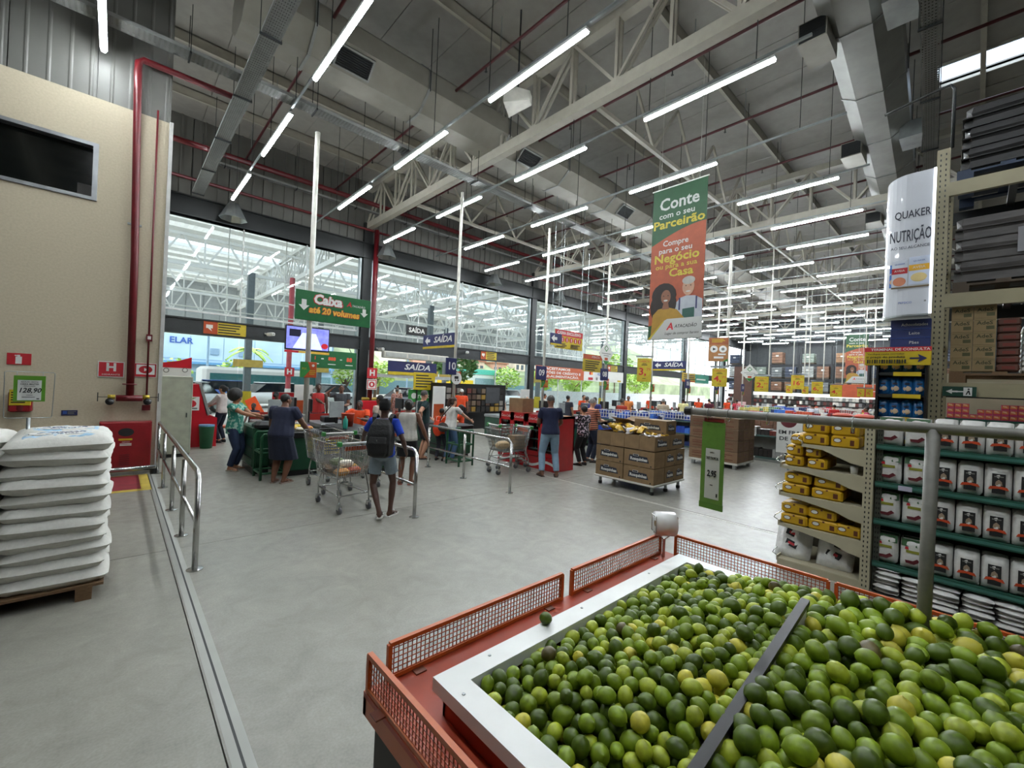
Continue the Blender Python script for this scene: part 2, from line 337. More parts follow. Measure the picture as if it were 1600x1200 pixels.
# fire riser on the cream wall
t = thing('fire_riser', 'thick red fire pipe rising up the cream wall to the roof', 'pipe', (.16, 10.69, 0))
MB().tube([(.04, 0, 1.42), (.02, 0, 4), (-.05, 0, 7.45), (-.045, 0, 7.62), (.02, 0, 7.7), (1.45, .02, 7.72)], .058, 12).build('pipe', RED, t, smooth=True)
m = MB(); m.tube([(-.15, -.03, 1.4), (.22, -.03, 1.4)], .06, 10); m.cbox((.03, -.02, 1.66), (.2, .1, .02)); m.build('tee_fitting', RED, t, smooth=True)
for s in (-1, 1):
    v = MB(); v.tube([(.03 + s * .19, -.03, 1.42), (.03 + s * .29, -.03, 1.42)], .045, 10); v.build('valve_body', mat('brass_valve', '#b9a23c', .35, .6), t, smooth=True)
    v = MB(); v.lathe([(.0, -.03), (.06, -.02), (.062, .02), (.0, .03)], (0, 0, 0), 12); o = v.build('outlet_cap', BLACK, t, smooth=True); o.location = (.03 + s * .26, -.12, 1.34); o.rotation_euler = (1.2, 0, 0)
    v = MB(); v.bar((.03 + s * .29, -.03, 1.42), (.03 + s * .42, -.03, 1.42), .012); v.bar((.03 + s * .42, -.03, 1.34), (.03 + s * .42, -.03, 1.5), .014); v.build('valve_wheel', DARK, t)
MB().cbox((.0, .03, 4.63), (.2, .06, .03)).build('pipe_clamp', GALV, t)
t = thing('thin_riser', 'thin red conduit with two boxes on the cream wall', 'pipe', (.42, 10.75, 0)); MB().tube([(.02, 0, 1.3), (0, 0, 6.9)], .016, 8).build('pipe', RED, t, smooth=True)
MB().cbox((.02, -.02, 2.55), (.09, .07, .13)).build('junction_box', RED, t); MB().cbox((.02, -.02, 1.22), (.12, .08, .1)).build('junction_box', RED, t)
put(t, [('r', -.005, .045, 2.52, 2.58, PWHITE)], -.055)
# ---------------------------------------------------------------- trays and ducts
TRAY = mat('tray_zinc', '#8f918e', .5, .5, var=.1); HOLE = mat('tray_cables', '#5a5b58', .8)
def tray(name, label, a, b, w, h=.07, slots=True, step=.12, ztop=None):
    a = Vector(a); b = Vector(b); L = (b - a).length; ang = math.atan2(b.y - a.y, b.x - a.x)
    t = thing(name, label, 'cable tray', a, ang); m = MB()
    step = .07; nrow = max(3, int(w / .034)); k = int(L / step); sw = w / nrow
    # perforated floor: longitudinal ribs and cross ribs leave real slots
    for i in range(nrow + 1): m.box(0, L, -w / 2 + i * sw - .009, -w / 2 + i * sw + .009, 0, .004)
    for i in range(k + 1): m.box(i * step - .018, i * step + .018, -w / 2, w / 2, 0, .004)
    m.build('perforated_base', TRAY, t, kind='stuff')
    MB().box(0, L, -w / 2 - .004, -w / 2, 0, h).box(0, L, w / 2, w / 2 + .004, 0, h).build('side_rail', TRAY, t)
    m = MB(); m.box(0, L, -w / 2 + .03, w / 2 - .03, .02, h * .8); m.build('cable_bundle', HOLE, t)
    m = MB()
    for i in range(int(L / 2.2) + 1):
        x = .4 + i * 2.2
        if x > L: break
        m.bar((x, -w / 2 - .03, -.02), (x, w / 2 + .03, -.02), .03)
        for s in (-1, 1): m.bar((x, s * (w / 2 + .02), -.02), (x, s * (w / 2 + .02), (ztop or ROOF) - a.z), .012)
    m.build('hanger', DARK, t); return t
tray('cable_tray', 'wide perforated cable tray running towards the glass front beside the cream wall', (1.72, -1, 7.62), (1.72, 17, 7.62), .28, ztop=8.58)
tray('cable_tray', 'perforated cable tray crossing past the red fire riser', (-4, 10.0, 7.75), (30, 10.0, 7.75), .3, ztop=8.6)
tray('cable_tray', 'narrow cable tray high along the glass front', (2, 17.0, 8.75), (40, 17.0, 8.75), .16)
tray('cable_tray', 'wide cable tray overhead beside the tall pallet rack', (4, .36, 7.62), (40, 2.3, 7.62), .22)
def duct(name, label, prof, x0, x1, seams, m=GALV, sk=0., xr=0.):
    t = thing(name, label, 'duct'); 
    xs = [x0] + seams + [x1]
    for i in range(len(xs) - 1):
        MB().loft([[(x, p[0] + sk * (x - xr), p[1]) for p in prof] for x in (xs[i] + .006, xs[i + 1] - .006)]).build('duct_section', m, t)
    for x in seams: 
        c = [sum(p[0] for p in prof) / len(prof), sum(p[1] for p in prof) / len(prof)]
        e = [(c[0] + (p[0] - c[0]) * 1.035, c[1] + (p[1] - c[1]) * 1.035) for p in prof]
        MB().loft([[(xx, p[0] + sk * (x - xr), p[1]) for p in e] for xx in (x - .03, x + .03)]).build('duct_flange', TRAY, t)
    m = MB()
    for x in seams:
        for y in (min(p[0] for p in prof) - .03, max(p[0] for p in prof) + .03): m.bar((x, y + sk * (x - xr), min(p[1] for p in prof) + .3), (x, y + sk * (x - xr), ROOF), .014)
    m.build('hanger_rod', DARK, t); return t
DUCTM = mat('insulated_duct', '#8f8c82', .5, .25, var=.08, scale=3)
da = duct('air_duct', 'large eight-sided grey air duct crossing the hall above the checkouts', [(9.55, 8.6), (10.15, 8.6), (10.55, 8.95), (10.55, 9.4), (10.15, 9.75), (9.5, 9.75), (9.1, 9.4), (9.1, 8.97)], 1.5, 46, [2.7 + 2.6 * i for i in range(17)], DUCTM)
def grille(t, x, c, n, w=.8, h=.46):
    # c: centre (y,z) on a face, n: outward normal (y,z)
    o = link('air_grille', None, t); o.location = (x, c[0], c[1]); o.rotation_euler = (math.atan2(-n[0], n[1]), 0, 0)
    # local frame: +z is the outward normal
    m = MB(); m.box(-w / 2, w / 2, -h / 2, -h / 2 + .04, 0, .06); m.box(-w / 2, w / 2, h / 2 - .04, h / 2, 0, .06); m.box(-w / 2, -w / 2 + .04, -h / 2, h / 2, 0, .06); m.box(w / 2 - .04, w / 2, -h / 2, h / 2, 0, .06); m.build('grille_frame', TRAY, o)
    m = MB(); m.box(-w / 2 + .04, w / 2 - .04, -h / 2 + .04, h / 2 - .04, 0, .01)
    for i in range(9): y = -h / 2 + .05 + i * (h - .1) / 8; m.bar((-w / 2 + .04, y, .03), (w / 2 - .04, y, .03), .012, .03)
    m.build('louvre', DARK, o)
for x in (3.55, 8.9, 14.1, 19.3, 24.5, 29.7): grille(da, x, (9.325, 8.785), (-.635, -.773))
db = duct('air_duct', 'rectangular galvanised air duct overhead beside the tall pallet rack', [(1.9, 8.6), (2.15, 8.75), (2.15, 9.4), (1.08, 9.4), (1.08, 8.85), (1.44, 8.6)], 6, 42, [7.3 + 2.3 * i for i in range(15)], mat('bright_duct', '#8e8f8b', .5, .35, var=.12, scale=2.5), .048, 9.9)
for x in (9.35, 14.4, 20.2):
    o_ = .048 * (x - 9.9)
    m = MB(); m.box(x - .4, x + .4, 1.98 + o_, 2.42 + o_, 8.36, 8.74); o = m.build('duct_outlet', DUCTM, db); m = MB()
    for i in range(7): m.box(x - .415, x - .4, 2.01 + o_, 2.39 + o_, 8.39 + i * .047, 8.42 + i * .047)
    m.build('louvre', DARK, o); MB().box(x - .41, x - .4, 2.0 + o_, 2.4 + o_, 8.38, 8.72).build('louvre_back', BLACK, o)
    m = MB(); m.box(x - .35, x + .4, .84 + o_, 1.26 + o_, 8.45, 8.84); o = m.build('duct_outlet', GALV, db); m = MB()
    for i in range(7): m.box(x - .32, x + .37, .825 + o_, .84 + o_, 8.48 + i * .048, 8.51 + i * .048)
    m.build('louvre', DARK, o); MB().box(x - .33, x + .38, .832 + o_, .84 + o_, 8.47, 8.82).build('louvre_back', BLACK, o)
t = thing('speaker_horn', 'beige loudspeaker hanging beside a red pipe under the roof', 'speaker', (6.35, 7.1, 8.3), .6)
MB().loft([[(-.1, -.3, -.1), (.1, -.3, -.1), (.1, -.3, .1), (-.1, -.3, .1)], [(-.28, .25, -.2), (.28, .25, -.2), (.28, .25, .2), (-.28, .25, .2)]]).build('horn', OFFWHITE, t); MB().bar((0, 0, .1), (0, 0, 2), .03).build('hanger', DARK, t)
# ================================================================ the glass front
COLX = [7.75, 18.0, 27.9, 37.6, 46.5]
for i, X in enumerate([.85] + COLX):
    c = struct(MB().box(X - .19, X + .19, FY - .19, FY + .19, 0, 8.6).build('column_steel', DARK))
    if i: MB().box(X - .3, X - .24, FY - .1, FY + .1, 0, 7.1).box(X - .24, X - .19, FY - .03, FY + .03, 0, 7.1).box(X + .19, X + .3, FY - .06, FY + .06, 0, 7.1).build('column_trim', GALV, c)
hb = struct(MB().box(.6, XE, FY - .16, FY + .16, 7.1, 7.75).box(.6, XE, FY - .24, FY + .2, 7.1, 7.14).box(.6, XE, FY - .24, FY + .2, 7.72, 7.76).build('header_beam', DARK))
lb = struct(MB().box(.6, XE, FY - .12, FY + .12, 3.22, 3.7).box(.6, XE, FY - .18, FY + .2, 3.2, 3.23).box(.6, XE, FY - .18, FY + .2, 3.69, 3.74).build('transom_beam', mat('transom_grey', '#24282a', .5)))
up = struct(MB().box(.3, XE, FY + .05, FY + .15, 7.75, ROOF).build('wall_front', clad))
for i in range(38): 
    x = .6 + i * 1.05
    if x < 42: MB().box(x, x + 1.02, FY - .02, FY + .05, 7.76, ROOF).box(x + .3, x + .36, FY - .05, FY - .02, 7.76, ROOF).box(x + .7, x + .76, FY - .05, FY - .02, 7.76, ROOF).build('cladding_panel', clad, up)
MUL = mat('white_mullion', '#c9ccca', .4)
bays = [(1.05, 7.5), (7.95, 17.8), (18.2, 27.7), (28.1, 37.4), (37.8, 46.3)]
for b, (x0, x1) in enumerate(bays):
    n = round((x1 - x0) / 2.4); dx = (x1 - x0) / n
    wn = link(f'window_{b + 2}', None); struct(wn); wn.location = (0, FY, 0)
    for i in range(n):
        MB().box(x0 + i * dx + .02, x0 + (i + 1) * dx - .02, -.005, .005, 3.76, 7.08).build('pane', GLASS, wn)
        if b in (0, 2) or (b == 1 and i > 1): MB().box(x0 + i * dx + .02, x0 + (i + 1) * dx - .02, -.005, .005, .08, 3.18).build('pane', GLASS, wn)
        if i: MB().box(x0 + i * dx - .02, x0 + i * dx + .02, -.03, .03, 0 if (b == 2 or (b == 1 and i > 2)) else 3.7, 7.1).build('mullion', MUL, wn)
    MB().box(x0, x1, -.03, .03, 3.95, 4.0).build('mullion', MUL, wn)
for i, x in enumerate((2.75, 8.35, 14.4, 19.6, 23.4)):      # floodlights under the header
    t = thing('bell_lamp', f'unlit metal bell lamp on the dark header beam, {ORD[i]} from the cream wall', 'lamp', (x, FY - .68, 7.42), 0, 'bell lamps along the header beam')
    MB().lathe([(.12, .3), (.16, .28), (.42, -.24), (.4, -.24), (.13, .25)], n=8).build('shade', GALV, t); MB().bar((0, 0, .28), (0, .44, .28), .05).build('bracket', DARK, t)
# sliding door portal with SAÍDA fascia
dr = struct(MB().box(7.95, 12.4, FY - .35, FY - .2, 2.05, 2.2).box(12.3, 12.42, FY - .35, FY - .2, 0, 2.2).box(7.95, 8.05, FY - .35, FY - .2, 0, 2.2).build('door_1', mat('door_alu', '#b9bcbc', .35, .4)))
board('exit_fascia', 'wide navy SAÍDA fascia with yellow base over the sliding door', 'sign', (10.05, FY - .38, 2.5), 0, 2.5, .62, NAVY,
      [('r', -1.25, 1.25, -.31, -.17, YEL), ('t', 'SAÍDA', .2, .06, .36, PWHITE, dict(width=1.35, shear=.25, bold=.02))], .06)
MB().box(9.9, 10.02, FY - .5, FY - .44, 2.2, 3.2)
t = thing('air_curtain', 'long white air curtain unit over the sliding door', 'air curtain', (10.2, FY - .35, 3.05)); MB().rbox(-1.7, 1.7, -.16, .1, -.14, .16, .03).build('casing', OFFWHITE, t); MB().bar((-1.5, .05, .08), (-1.5, .3, .26), .04).bar((1.5, .05, .08), (1.5, .3, .26), .04).build('bracket', DARK, t)
for i in range(3): MB().box(-1.6 + i * 1.1, -.6 + i * 1.1, -.17, -.155, -.08, .1).build('vent', mat('vent_grey', '#9d9f9b', .5), t)
# credit-card banner wall
t = thing('card_banner', 'orange and white banner about cards accepted, hung across the third bay', 'banner', (18.25, FY - .25, 0))
MB().box(0, 4.6, 0, .03, 2.45, 3.2).build('orange_panel', mat('banner_orange', '#b0532e', .6), t); MB().box(4.6, 9.3, 0, .03, 2.45, 3.2).build('white_panel', PWHITE, t)
put(t, [('t', 'ACEITAMOS', 2.0, 3.06, .22, PWHITE, dict(bold=.03, width=2.4)), ('t', 'CARTÕES DE CRÉDITO E', 2.2, 2.82, .2, PWHITE, dict(bold=.03, width=4.1)), ('t', 'VALE-ALIMENTAÇÃO.', 2.2, 2.59, .2, PWHITE, dict(bold=.03, width=3.8)),
        ('c', 5.3, 2.98, .12, 0, PRED), ('c', 5.48, 2.98, .12, 0, mat('card_amber', '#d98a2b', .5)), ('t', 'VISA', 6.3, 2.94, .24, PBLUE, dict(shear=.2, bold=.02)), ('t', 'elo', 7.25, 2.95, .22, PBLACK, dict()), ('r', 5.1, 5.6, 2.53, 2.7, PRED), ('r', 5.95, 6.15, 2.53, 2.72, PGREY), ('r', 6.5, 6.8, 2.53, 2.7, PBLUE), ('r', 7.1, 7.5, 2.53, 2.7, ORANGE),
        ('r', 8.55, 9.0, 2.5, 2.62, YEL)])
# small notices on the beams
def notice(x, z, w=1.1, lab='', y=FY - .145, h=.42):
    board('camera_notice', lab, 'sign', (x, y, z), 0, w, h, PYEL, [('r', -w / 2, -w / 2 + w * .32, -h / 2, h / 2, ORANGE), ('r', -w / 2 + .07, -w / 2 + .26, -.02, .1, PWHITE), ('p', [(-w / 2 + .12, -.02), (-w / 2 + .2, -.02), (-w / 2 + .24, -.12)], PWHITE)] + lines(-w / 2 + .42, w / 2 - .05, -h / 2 + .03, h / 2 - .03, 4, PBLACK))
notice(2.75, 3.47, 1.25, 'orange and yellow camera notice on the transom, first from the cream wall'); notice(14.7, 3.47, 1.1, 'orange and yellow camera notice on the transom left of the second column'); notice(26.3, 3.45, 1.2, 'orange and yellow camera notice on the transom left of the third column')
def cctv(x, y, z, lab, rz=0):
    t = thing('security_camera', lab, 'camera', (x, y, z), rz); MB().rbox(-.06, .06, -.35, .02, -.06, .06, .02).build('body', WHITE, t); MB().bar((0, 0, 0), (0, .3, .06), .05).build('bracket', WHITE, t); MB().lathe([(.03, 0), (.03, .02)], n=10).build('lens', BLACK, t).location = (0, -.36, 0)
cctv(4.05, FY - .3, 3.42, 'white security camera on the transom in the first bay', .3); cctv(8.35, FY - .4, 3.25, 'white security camera beside the first column'); cctv(13.1, FY - .3, 3.5, 'white security camera on the transom near the air curtain', -.5)
board('exit_arrow_sign', 'black and white emergency exit arrow sign on the transom', 'sign', (5.95, FY - .145, 3.47), 0, .62, .34, PBLACK, [('r', -.28, .28, -.14, -.125, PWHITE), ('r', -.28, .28, .125, .14, PWHITE), ('r', -.28, -.265, -.14, .14, PWHITE), ('r', .265, .28, -.14, .14, PWHITE), ('r', -.2, -.06, -.1, .1, PWHITE), ('r', -.15, -.1, -.04, .06, PBLACK), ('r', .02, .16, -.02, .02, PWHITE), ('p', [(.14, .07), (.24, 0), (.14, -.07)], PWHITE)])
board('exit_sign', 'small black SAÍDA sign hung on the glass above the air curtain', 'sign', (10.3, FY - .1, 4.3), 0, 1.1, .45, PBLACK, [('t', 'SAÍDA', 0, 0, .3, PWHITE, dict(width=.85, bold=.03))])
cols = thing('hydrant_post', 'red hydrant pipe with H and O plates beside the first column', 'pipe', (7.98, FY - .45, 0))
MB().tube([(0, 0, .9), (0, 0, 8.3)], .1, 10).build('pipe', RED, cols, smooth=True)
MB().tube([(-.35, -.02, 1.1), (.35, -.02, 1.1)], .07, 8).build('valve', mat('brass_valve2', '#9a8434', .4, .5), cols, smooth=True)
MB().box(-.22, .22, -.14, -.12, 1.98, 2.42).build('hydrant_plate', PRED, cols); MB().box(-.22, .22, -.14, -.12, 1.5, 1.94).build('hydrant_plate', PWHITE, cols)
put(cols, [('t', 'H', 0, 2.2, .34, PWHITE, dict(bold=.04)), ('r', -.2, .2, 1.53, 1.56, PRED), ('r', -.2, .2, 1.88, 1.91, PRED), ('r', -.2, -.17, 1.53, 1.91, PRED), ('r', .17, .2, 1.53, 1.91, PRED), ('c', 0, 1.72, .13, .12, PRED), ('c', 0, 1.72, .05, .07, PWHITE)], -.14)
t = thing('fire_cabinet', 'bright red fire hose cabinet at the foot of the first column', 'cabinet', (7.9, FY - 1.0, 0)); MB().rbox(-.6, .6, -.14, .14, .0, 1.05, .01).build('body', REDB, t); put(t, [('c', .15, .8, .12, 0, PBLACK)], -.142)
# TV over the first bay
t = thing('television', 'wall television under the transom showing a blue picture', 'television', (4.98, 16.2, 3.28), 0); MB().rbox(-.75, .75, 0, .07, -.43, .43, .015).build('bezel', BLACK, t)
MB().box(-.71, .71, -.004, 0, -.38, .39).build('screen', mat('tv_glow', '#6a6fc0', .2, var=.5, scale=5, emit=.8), t)
put(t, [('r', -.62, -.25, .05, .3, mat('tv_dark', '#1b1c35', .3, emit=.05), 'screen_image'), ('r', .05, .3, -.02, .14, mat('tv_dark2', '#20213a', .3, emit=.05), 'screen_image'), ('c', .58, -.22, .12, .1, mat('tv_red', '#a02028', .3, emit=.5), 'screen_image'), ('p', [(-.5, -.36), (-.2, .2), (.26, .2), (.5, -.36)], mat('tv_pale', '#a9b2ea', .3, emit=.8), 'screen_image')], -.004)
MB().box(-.3, .75, -.01, .03, -.52, -.44).build('ticker_board', mat('ticker', '#c8a23a', .5), t); MB().box(-.75, -.3, -.01, .03, -.52, -.44).build('ticker_end', PRED, t); MB().bar((0, .05, .3), (0, .05, 6.9), .05).build('bracket', DARK, t)
# green illuminated hours board seen against the daylight
t = thing('hours_board', 'green clock board hung in the first bay against the daylight', 'sign', (6.45, 17.6, 2.65)); MB().rbox(-.9, .9, 0, .06, -.35, .35, .01).build('panel', GREEN, t)
RLED = mat('led_digits_red', '#c23a2a', .4, emit=.6)
put(t, [('t', '1', -.75, .03, .2, RLED), ('r', -.52, -.42, .0, .04, PWHITE), ('t', '888', -.1, .03, .2, RLED), ('r', .22, .3, 0, .04, PWHITE), ('t', '88', .6, .03, .24, RLED), ('r', -.85, -.6, -.2, -.17, PWHITE), ('r', -.25, .05, -.2, -.17, PWHITE), ('r', .45, .75, -.2, -.17, PWHITE)])
MB().bar((-.7, .03, .3), (-.7, .35, .58), .02).bar((.7, .03, .3), (.7, .35, .58), .02).build('hanger', DARK, t)
# ================================================================ car park and town outside
gr = struct(MB().box(-60, 140, FY + .3, 60, -.25, -.02).build('ground', mat('asphalt', '#b4b1ab', .85, var=.1, scale=2)))
def translucent(m, f):
    n = m.node_tree.nodes; l = m.node_tree.links; b = n['Principled BSDF']; t = n.new('ShaderNodeBsdfTranslucent'); t.inputs['Color'].default_value = (.85, .85, .82, 1); x = n.new('ShaderNodeMixShader'); x.inputs['Fac'].default_value = f
    l.new(b.outputs['BSDF'], x.inputs[1]); l.new(t.outputs['BSDF'], x.inputs[2]); l.new(x.outputs['Shader'], n['Material Output'].inputs['Surface'])
CW = mat('canopy_white', '#d6d6d2', .5, var=.04); SHEET = mat('canopy_sheet', '#c9c9c6', .5, var=.05); translucent(SHEET, .16); CY1 = 45.0; CZ = 9.7  # sheet translucency added to brighten the canopy underside
# corrugated canopy roof in sheets, with clear sheets between
cr = struct(link('canopy_roof', None)); 
for i in range(14):
    x0 = -14 + i * 5.2
    m = MB(); n = 26; rings = []
    for (ya, yb) in ((FY + .3, 23.0), (25, 31.5), (33.5, 39.5), (41, CY1)):
        r = [[(x0 + 5.2 * k / n, y, CZ + (.09 if k % 2 else 0)) for k in range(n + 1)] for y in (ya, yb)]
        m.loft(r, closed=False, caps=False)
    m.build('roof_sheet', SHEET, cr)
    MB().box(x0, x0 + 5.2, 23, 25, CZ + .02, CZ + .03).box(x0, x0 + 5.2, 31.5, 33.5, CZ + .02, CZ + .03).box(x0, x0 + 5.2, 39.5, 41, CZ + .02, CZ + .03).build('clear_sheet', MATS['skylight_sheet'], cr)
for i in range(16):
    y = FY + 1.2 + i * 1.7; MB().box(-14, 58, y - .04, y + .04, CZ - .2, CZ).build('purlin', CW, cr)
for X in (-2.3, 7.75, 18, 27.9, 37.6, 47): truss('canopy_truss', X, FY + .4, CY1 - .3, 7.6, 9.5, CW, 18, .16)
def xtruss(Y, zb, zt, x0, x1, n):
    m = MB(); m.box(x0, x1, Y - .08, Y + .08, zb, zb + .16); m.box(x0, x1, Y - .08, Y + .08, zt - .14, zt); d = (x1 - x0) / n
    for i in range(n):
        a = x0 + i * d; m.bar((a, Y, zb), (a + d / 2, Y, zt), .09); m.bar((a + d / 2, Y, zt), (a + d, Y, zb), .09); m.bar((a, Y, zb), (a, Y, zt), .07)
    struct(m.build('canopy_lattice', CW))
xtruss(26.8, 7.2, 8.8, -12, 56, 36); xtruss(36, 7.2, 8.8, -12, 56, 36); xtruss(44.4, 6.9, 8.8, -12, 56, 36)
fa = struct(MB().box(-14, 58, CY1, CY1 + .1, 6.0, CZ).build('wall_fascia', mat('fascia_grey', '#a3a6a6', .6)))
for i in range(60): MB().box(-13.9 + i * 1.2, -12.78 + i * 1.2, CY1 - .06, CY1, 6.0, 9.2).build('cladding_panel', mat('fascia_panel', '#a9acac', .6, var=.05), fa)
MB().box(-14, 58, CY1 - .12, CY1 - .05, 6.0, 6.2).build('fascia_edge', DARK, fa)
m = MB()
for z in (4.3, 4.9): m.tube([(.8, FY + 1.5, z), (50, FY + 1.5, z)], .025, 6)
for i in range(24): m.tube([(1 + i * 2, FY + 1.5, 3.7), (1 + i * 2, FY + 1.5, 9.4)], .018, 6)
struct(m.build('facade_bracing', CW))
for i in range(26):
    x = -6 + (i % 9) * 5.9; y = 22.5 + (i // 9) * 8.2
    t = thing('canopy_light', f'white tube light under the parking canopy, {ORD[i % 9]} in the {ORD[i // 9]} row beyond the glass', 'light', (x, y, 7.3), 0, 'tube lights under the parking canopy'); MB().box(-.05, .05, -1.0, 1.0, 0, .06).build('housing', CW, t)
    MB().bar((0, .8, .06), (0, .8, 2.5), .015).bar((0, -.8, .06), (0, -.8, 2.5), .015).build('hanger', CW, t)
for i, (X, Y) in enumerate([(-2.3, 26.8), (5.2, 26.8), (16.5, 26.8), (27.9, 26.8), (37.6, 26.8), (12, 36), (24, 36), (36, 36)]):
    t = thing('canopy_post', f'grey steel canopy post outside the glass front, {ORD[i]} counted from the left front row', 'post', (X, Y, 0)); MB().box(-.16, .16, -.16, .16, 0, 7.4).build('post', mat('post_grey', '#5f6669', .5), t); MB().box(-.2, .2, -.2, .2, 0, 1.0).build('yellow_guard', YEL, t)
    MB().box(-.7, .7, -.2, -.17, 2.3, 2.7).build('post_plate', mat('plate_ochre', '#b59a4a', .6), t)
t = thing('canopy_hydrant', 'red and white hydrant pipe with H plate in the car park', 'pipe', (7.2, 26.6, 0)); MB().tube([(0, 0, 1.2), (0, 0, 7.5)], .14, 8).build('pipe', mat('faded_red', '#a4424a', .5), t); MB().tube([(0, 0, 0), (0, 0, 1.2)], .16, 8).build('pipe_base', PWHITE, t); MB().box(-.25, .25, -.2, -.16, 1.9, 2.4).build('hydrant_plate', PRED, t); put(t, [('t', 'H', 0, 2.15, .4, PWHITE, dict(bold=.04))], -.2)
# cars
def car(name_lab, loc, rz, col, L=4.3, H=1.48, hatch=False):
    t = thing('car', name_lab, 'car', loc, rz, 'cars parked outside the glass front'); w = .86; 
    paint = mat('car_' + col, col, .25, .2, var=.02, coat=.6)
    sec = [(-L / 2, .35, .62, .7), (-L / 2 + .1, .3, .78, .8), (-L * .32, .25, .86, .84), (-L * .2, .25, .9, w), (L * .25, .25, .92, w), (L * .42, .28, .88, .82), (L / 2, .36, .7, .72)]
    m = MB(); m.loft([[(x, -y, z0), (x, y, z0), (x, y * 1.03, (z0 + z1) / 2), (x, y * .93, z1), (x, -y * .93, z1), (x, -y * 1.03, (z0 + z1) / 2)] for x, z0, z1, y in sec]); m.build('body', paint, t, smooth=True)
    xb = L * .46 if hatch else L * .33
    m = MB(); m.loft([[(-L * .25, -.74, .88), (xb, -.74, .88), (xb, .74, .88), (-L * .25, .74, .88)], [(-L * .06, -.6, H - .04), (xb - .55, -.6, H - .04), (xb - .55, .6, H - .04), (-L * .06, .6, H - .04)]]); m.build('window_glass', mat('car_glass', '#101820', .08), t)
    m = MB(); m.rbox(-L * .08, xb - .5, -.62, .62, H - .05, H, .02); m.build('roof', paint, t)
    for x in (-L * .31, L * .29):
        for y in (-.8, .8): 
            o = MB().lathe([(.2, -.1), (.31, -.09), (.32, 0), (.31, .09), (.2, .1)], n=14).build('wheel', BLACK, t, smooth=True); o.location = (x, y, .32); o.rotation_euler = (PI / 2, 0, 0)
            o2 = MB().lathe([(.0, 0), (.17, .0), (.18, .02), (0, .03)], n=10).build('hubcap', GALV, o); o2.location = (0, 0, .09 if y < 0 else -.12)
    for y in (-.6, .6): MB().cbox((-L / 2 + .07, y, .68), (.1, .28, .12)).build('headlamp', mat('lamp_clear', '#d8dde0', .15), t)
car('silver saloon parked left of the first column, side on', (2.2, 25.4, 0), .3, '#b9bdc0'); car('white hatchback parked behind the woman in green', (6.6, 29.0, 0), .35, '#e4e6e6', hatch=True); car('blue car behind the silver saloon', (4.4, 32.2, 0), .3, '#1c4f9c', hatch=True)
car('white saloon behind the man in red', (11.0, 30.8, 0), .35, '#d9dcdc'); car('dark grey car outside the sliding door', (13.9, 25.4, 0), .2, '#4a4f55'); car('white car beside the dark grey one outside the sliding door', (18.6, 28.4, 0), .25, '#e9e9e9'); car('pale silver hatchback outside the second bay', (23.3, 28.2, 0), .4, '#c9cfd3', hatch=True); car('white hatchback at right of the second bay', (28.0, 31.4, 0), .2, '#eef0f0', hatch=True); car('red car at far left of the car park', (1.6, 33.5, 0), .2, '#a4232c')
# bus-like long white roofline beyond
t = thing('white_van', 'long white van parked far behind the cars', 'van', (8.2, 37.0, 0), .1); MB().rbox(-4, 4, -1, 1, .5, 2.35, .2).build('body', PWHITE, t); MB().box(-3.6, 3.6, -1.02, 1.02, 1.2, 1.9).build('window_glass', mat('teal_glass', '#3f6f70', .15), t)
for x in (-2.6, 2.6): o = MB().lathe([(.2, -1.02), (.42, -1), (.42, 1), (.2, 1.02)], n=12).build('wheel', BLACK, t); o.location = (x, 0, .42); o.rotation_euler = (PI / 2, 0, 0)
# long pale retaining wall and elevated street
cw = mat('pale_concrete', '#a9bccb', .8, var=.08, scale=.4)
rw = struct(MB().box(-40, 21, 58, 59, 0, 5.9).build('wall_retaining', cw))
for i in range(20): MB().box(-39.9 + i * 3.05, -36.95 + i * 3.05, 57.9, 58, .2, 2.9).build('concrete_panel', cw, rw); MB().box(-39.9 + i * 3.05, -36.95 + i * 3.05, 57.93, 58, 3.3, 5.85).build('concrete_panel', cw, rw)
MB().box(-40, 21, 57.2, 58, 2.75, 3.0).build('ledge', mat('blue_ledge', '#5f8fb8', .7), rw)
MB().box(-40, 60, 54, 55, 0, 1.9).build('low_wall', mat('teal_wall', '#5d7d85', .8), rw)
text('ELAR', rw, 5.0, 57.85, 5.2, .9, PBLUE, bold=.02)
for i, x in enumerate((7.6, 10.3)): MB().box(x, x + .8, 57.8, 57.9, 3.9, 4.6).build('wall_hatch', mat('hatch_blue', '#7b93ab', .7), rw)
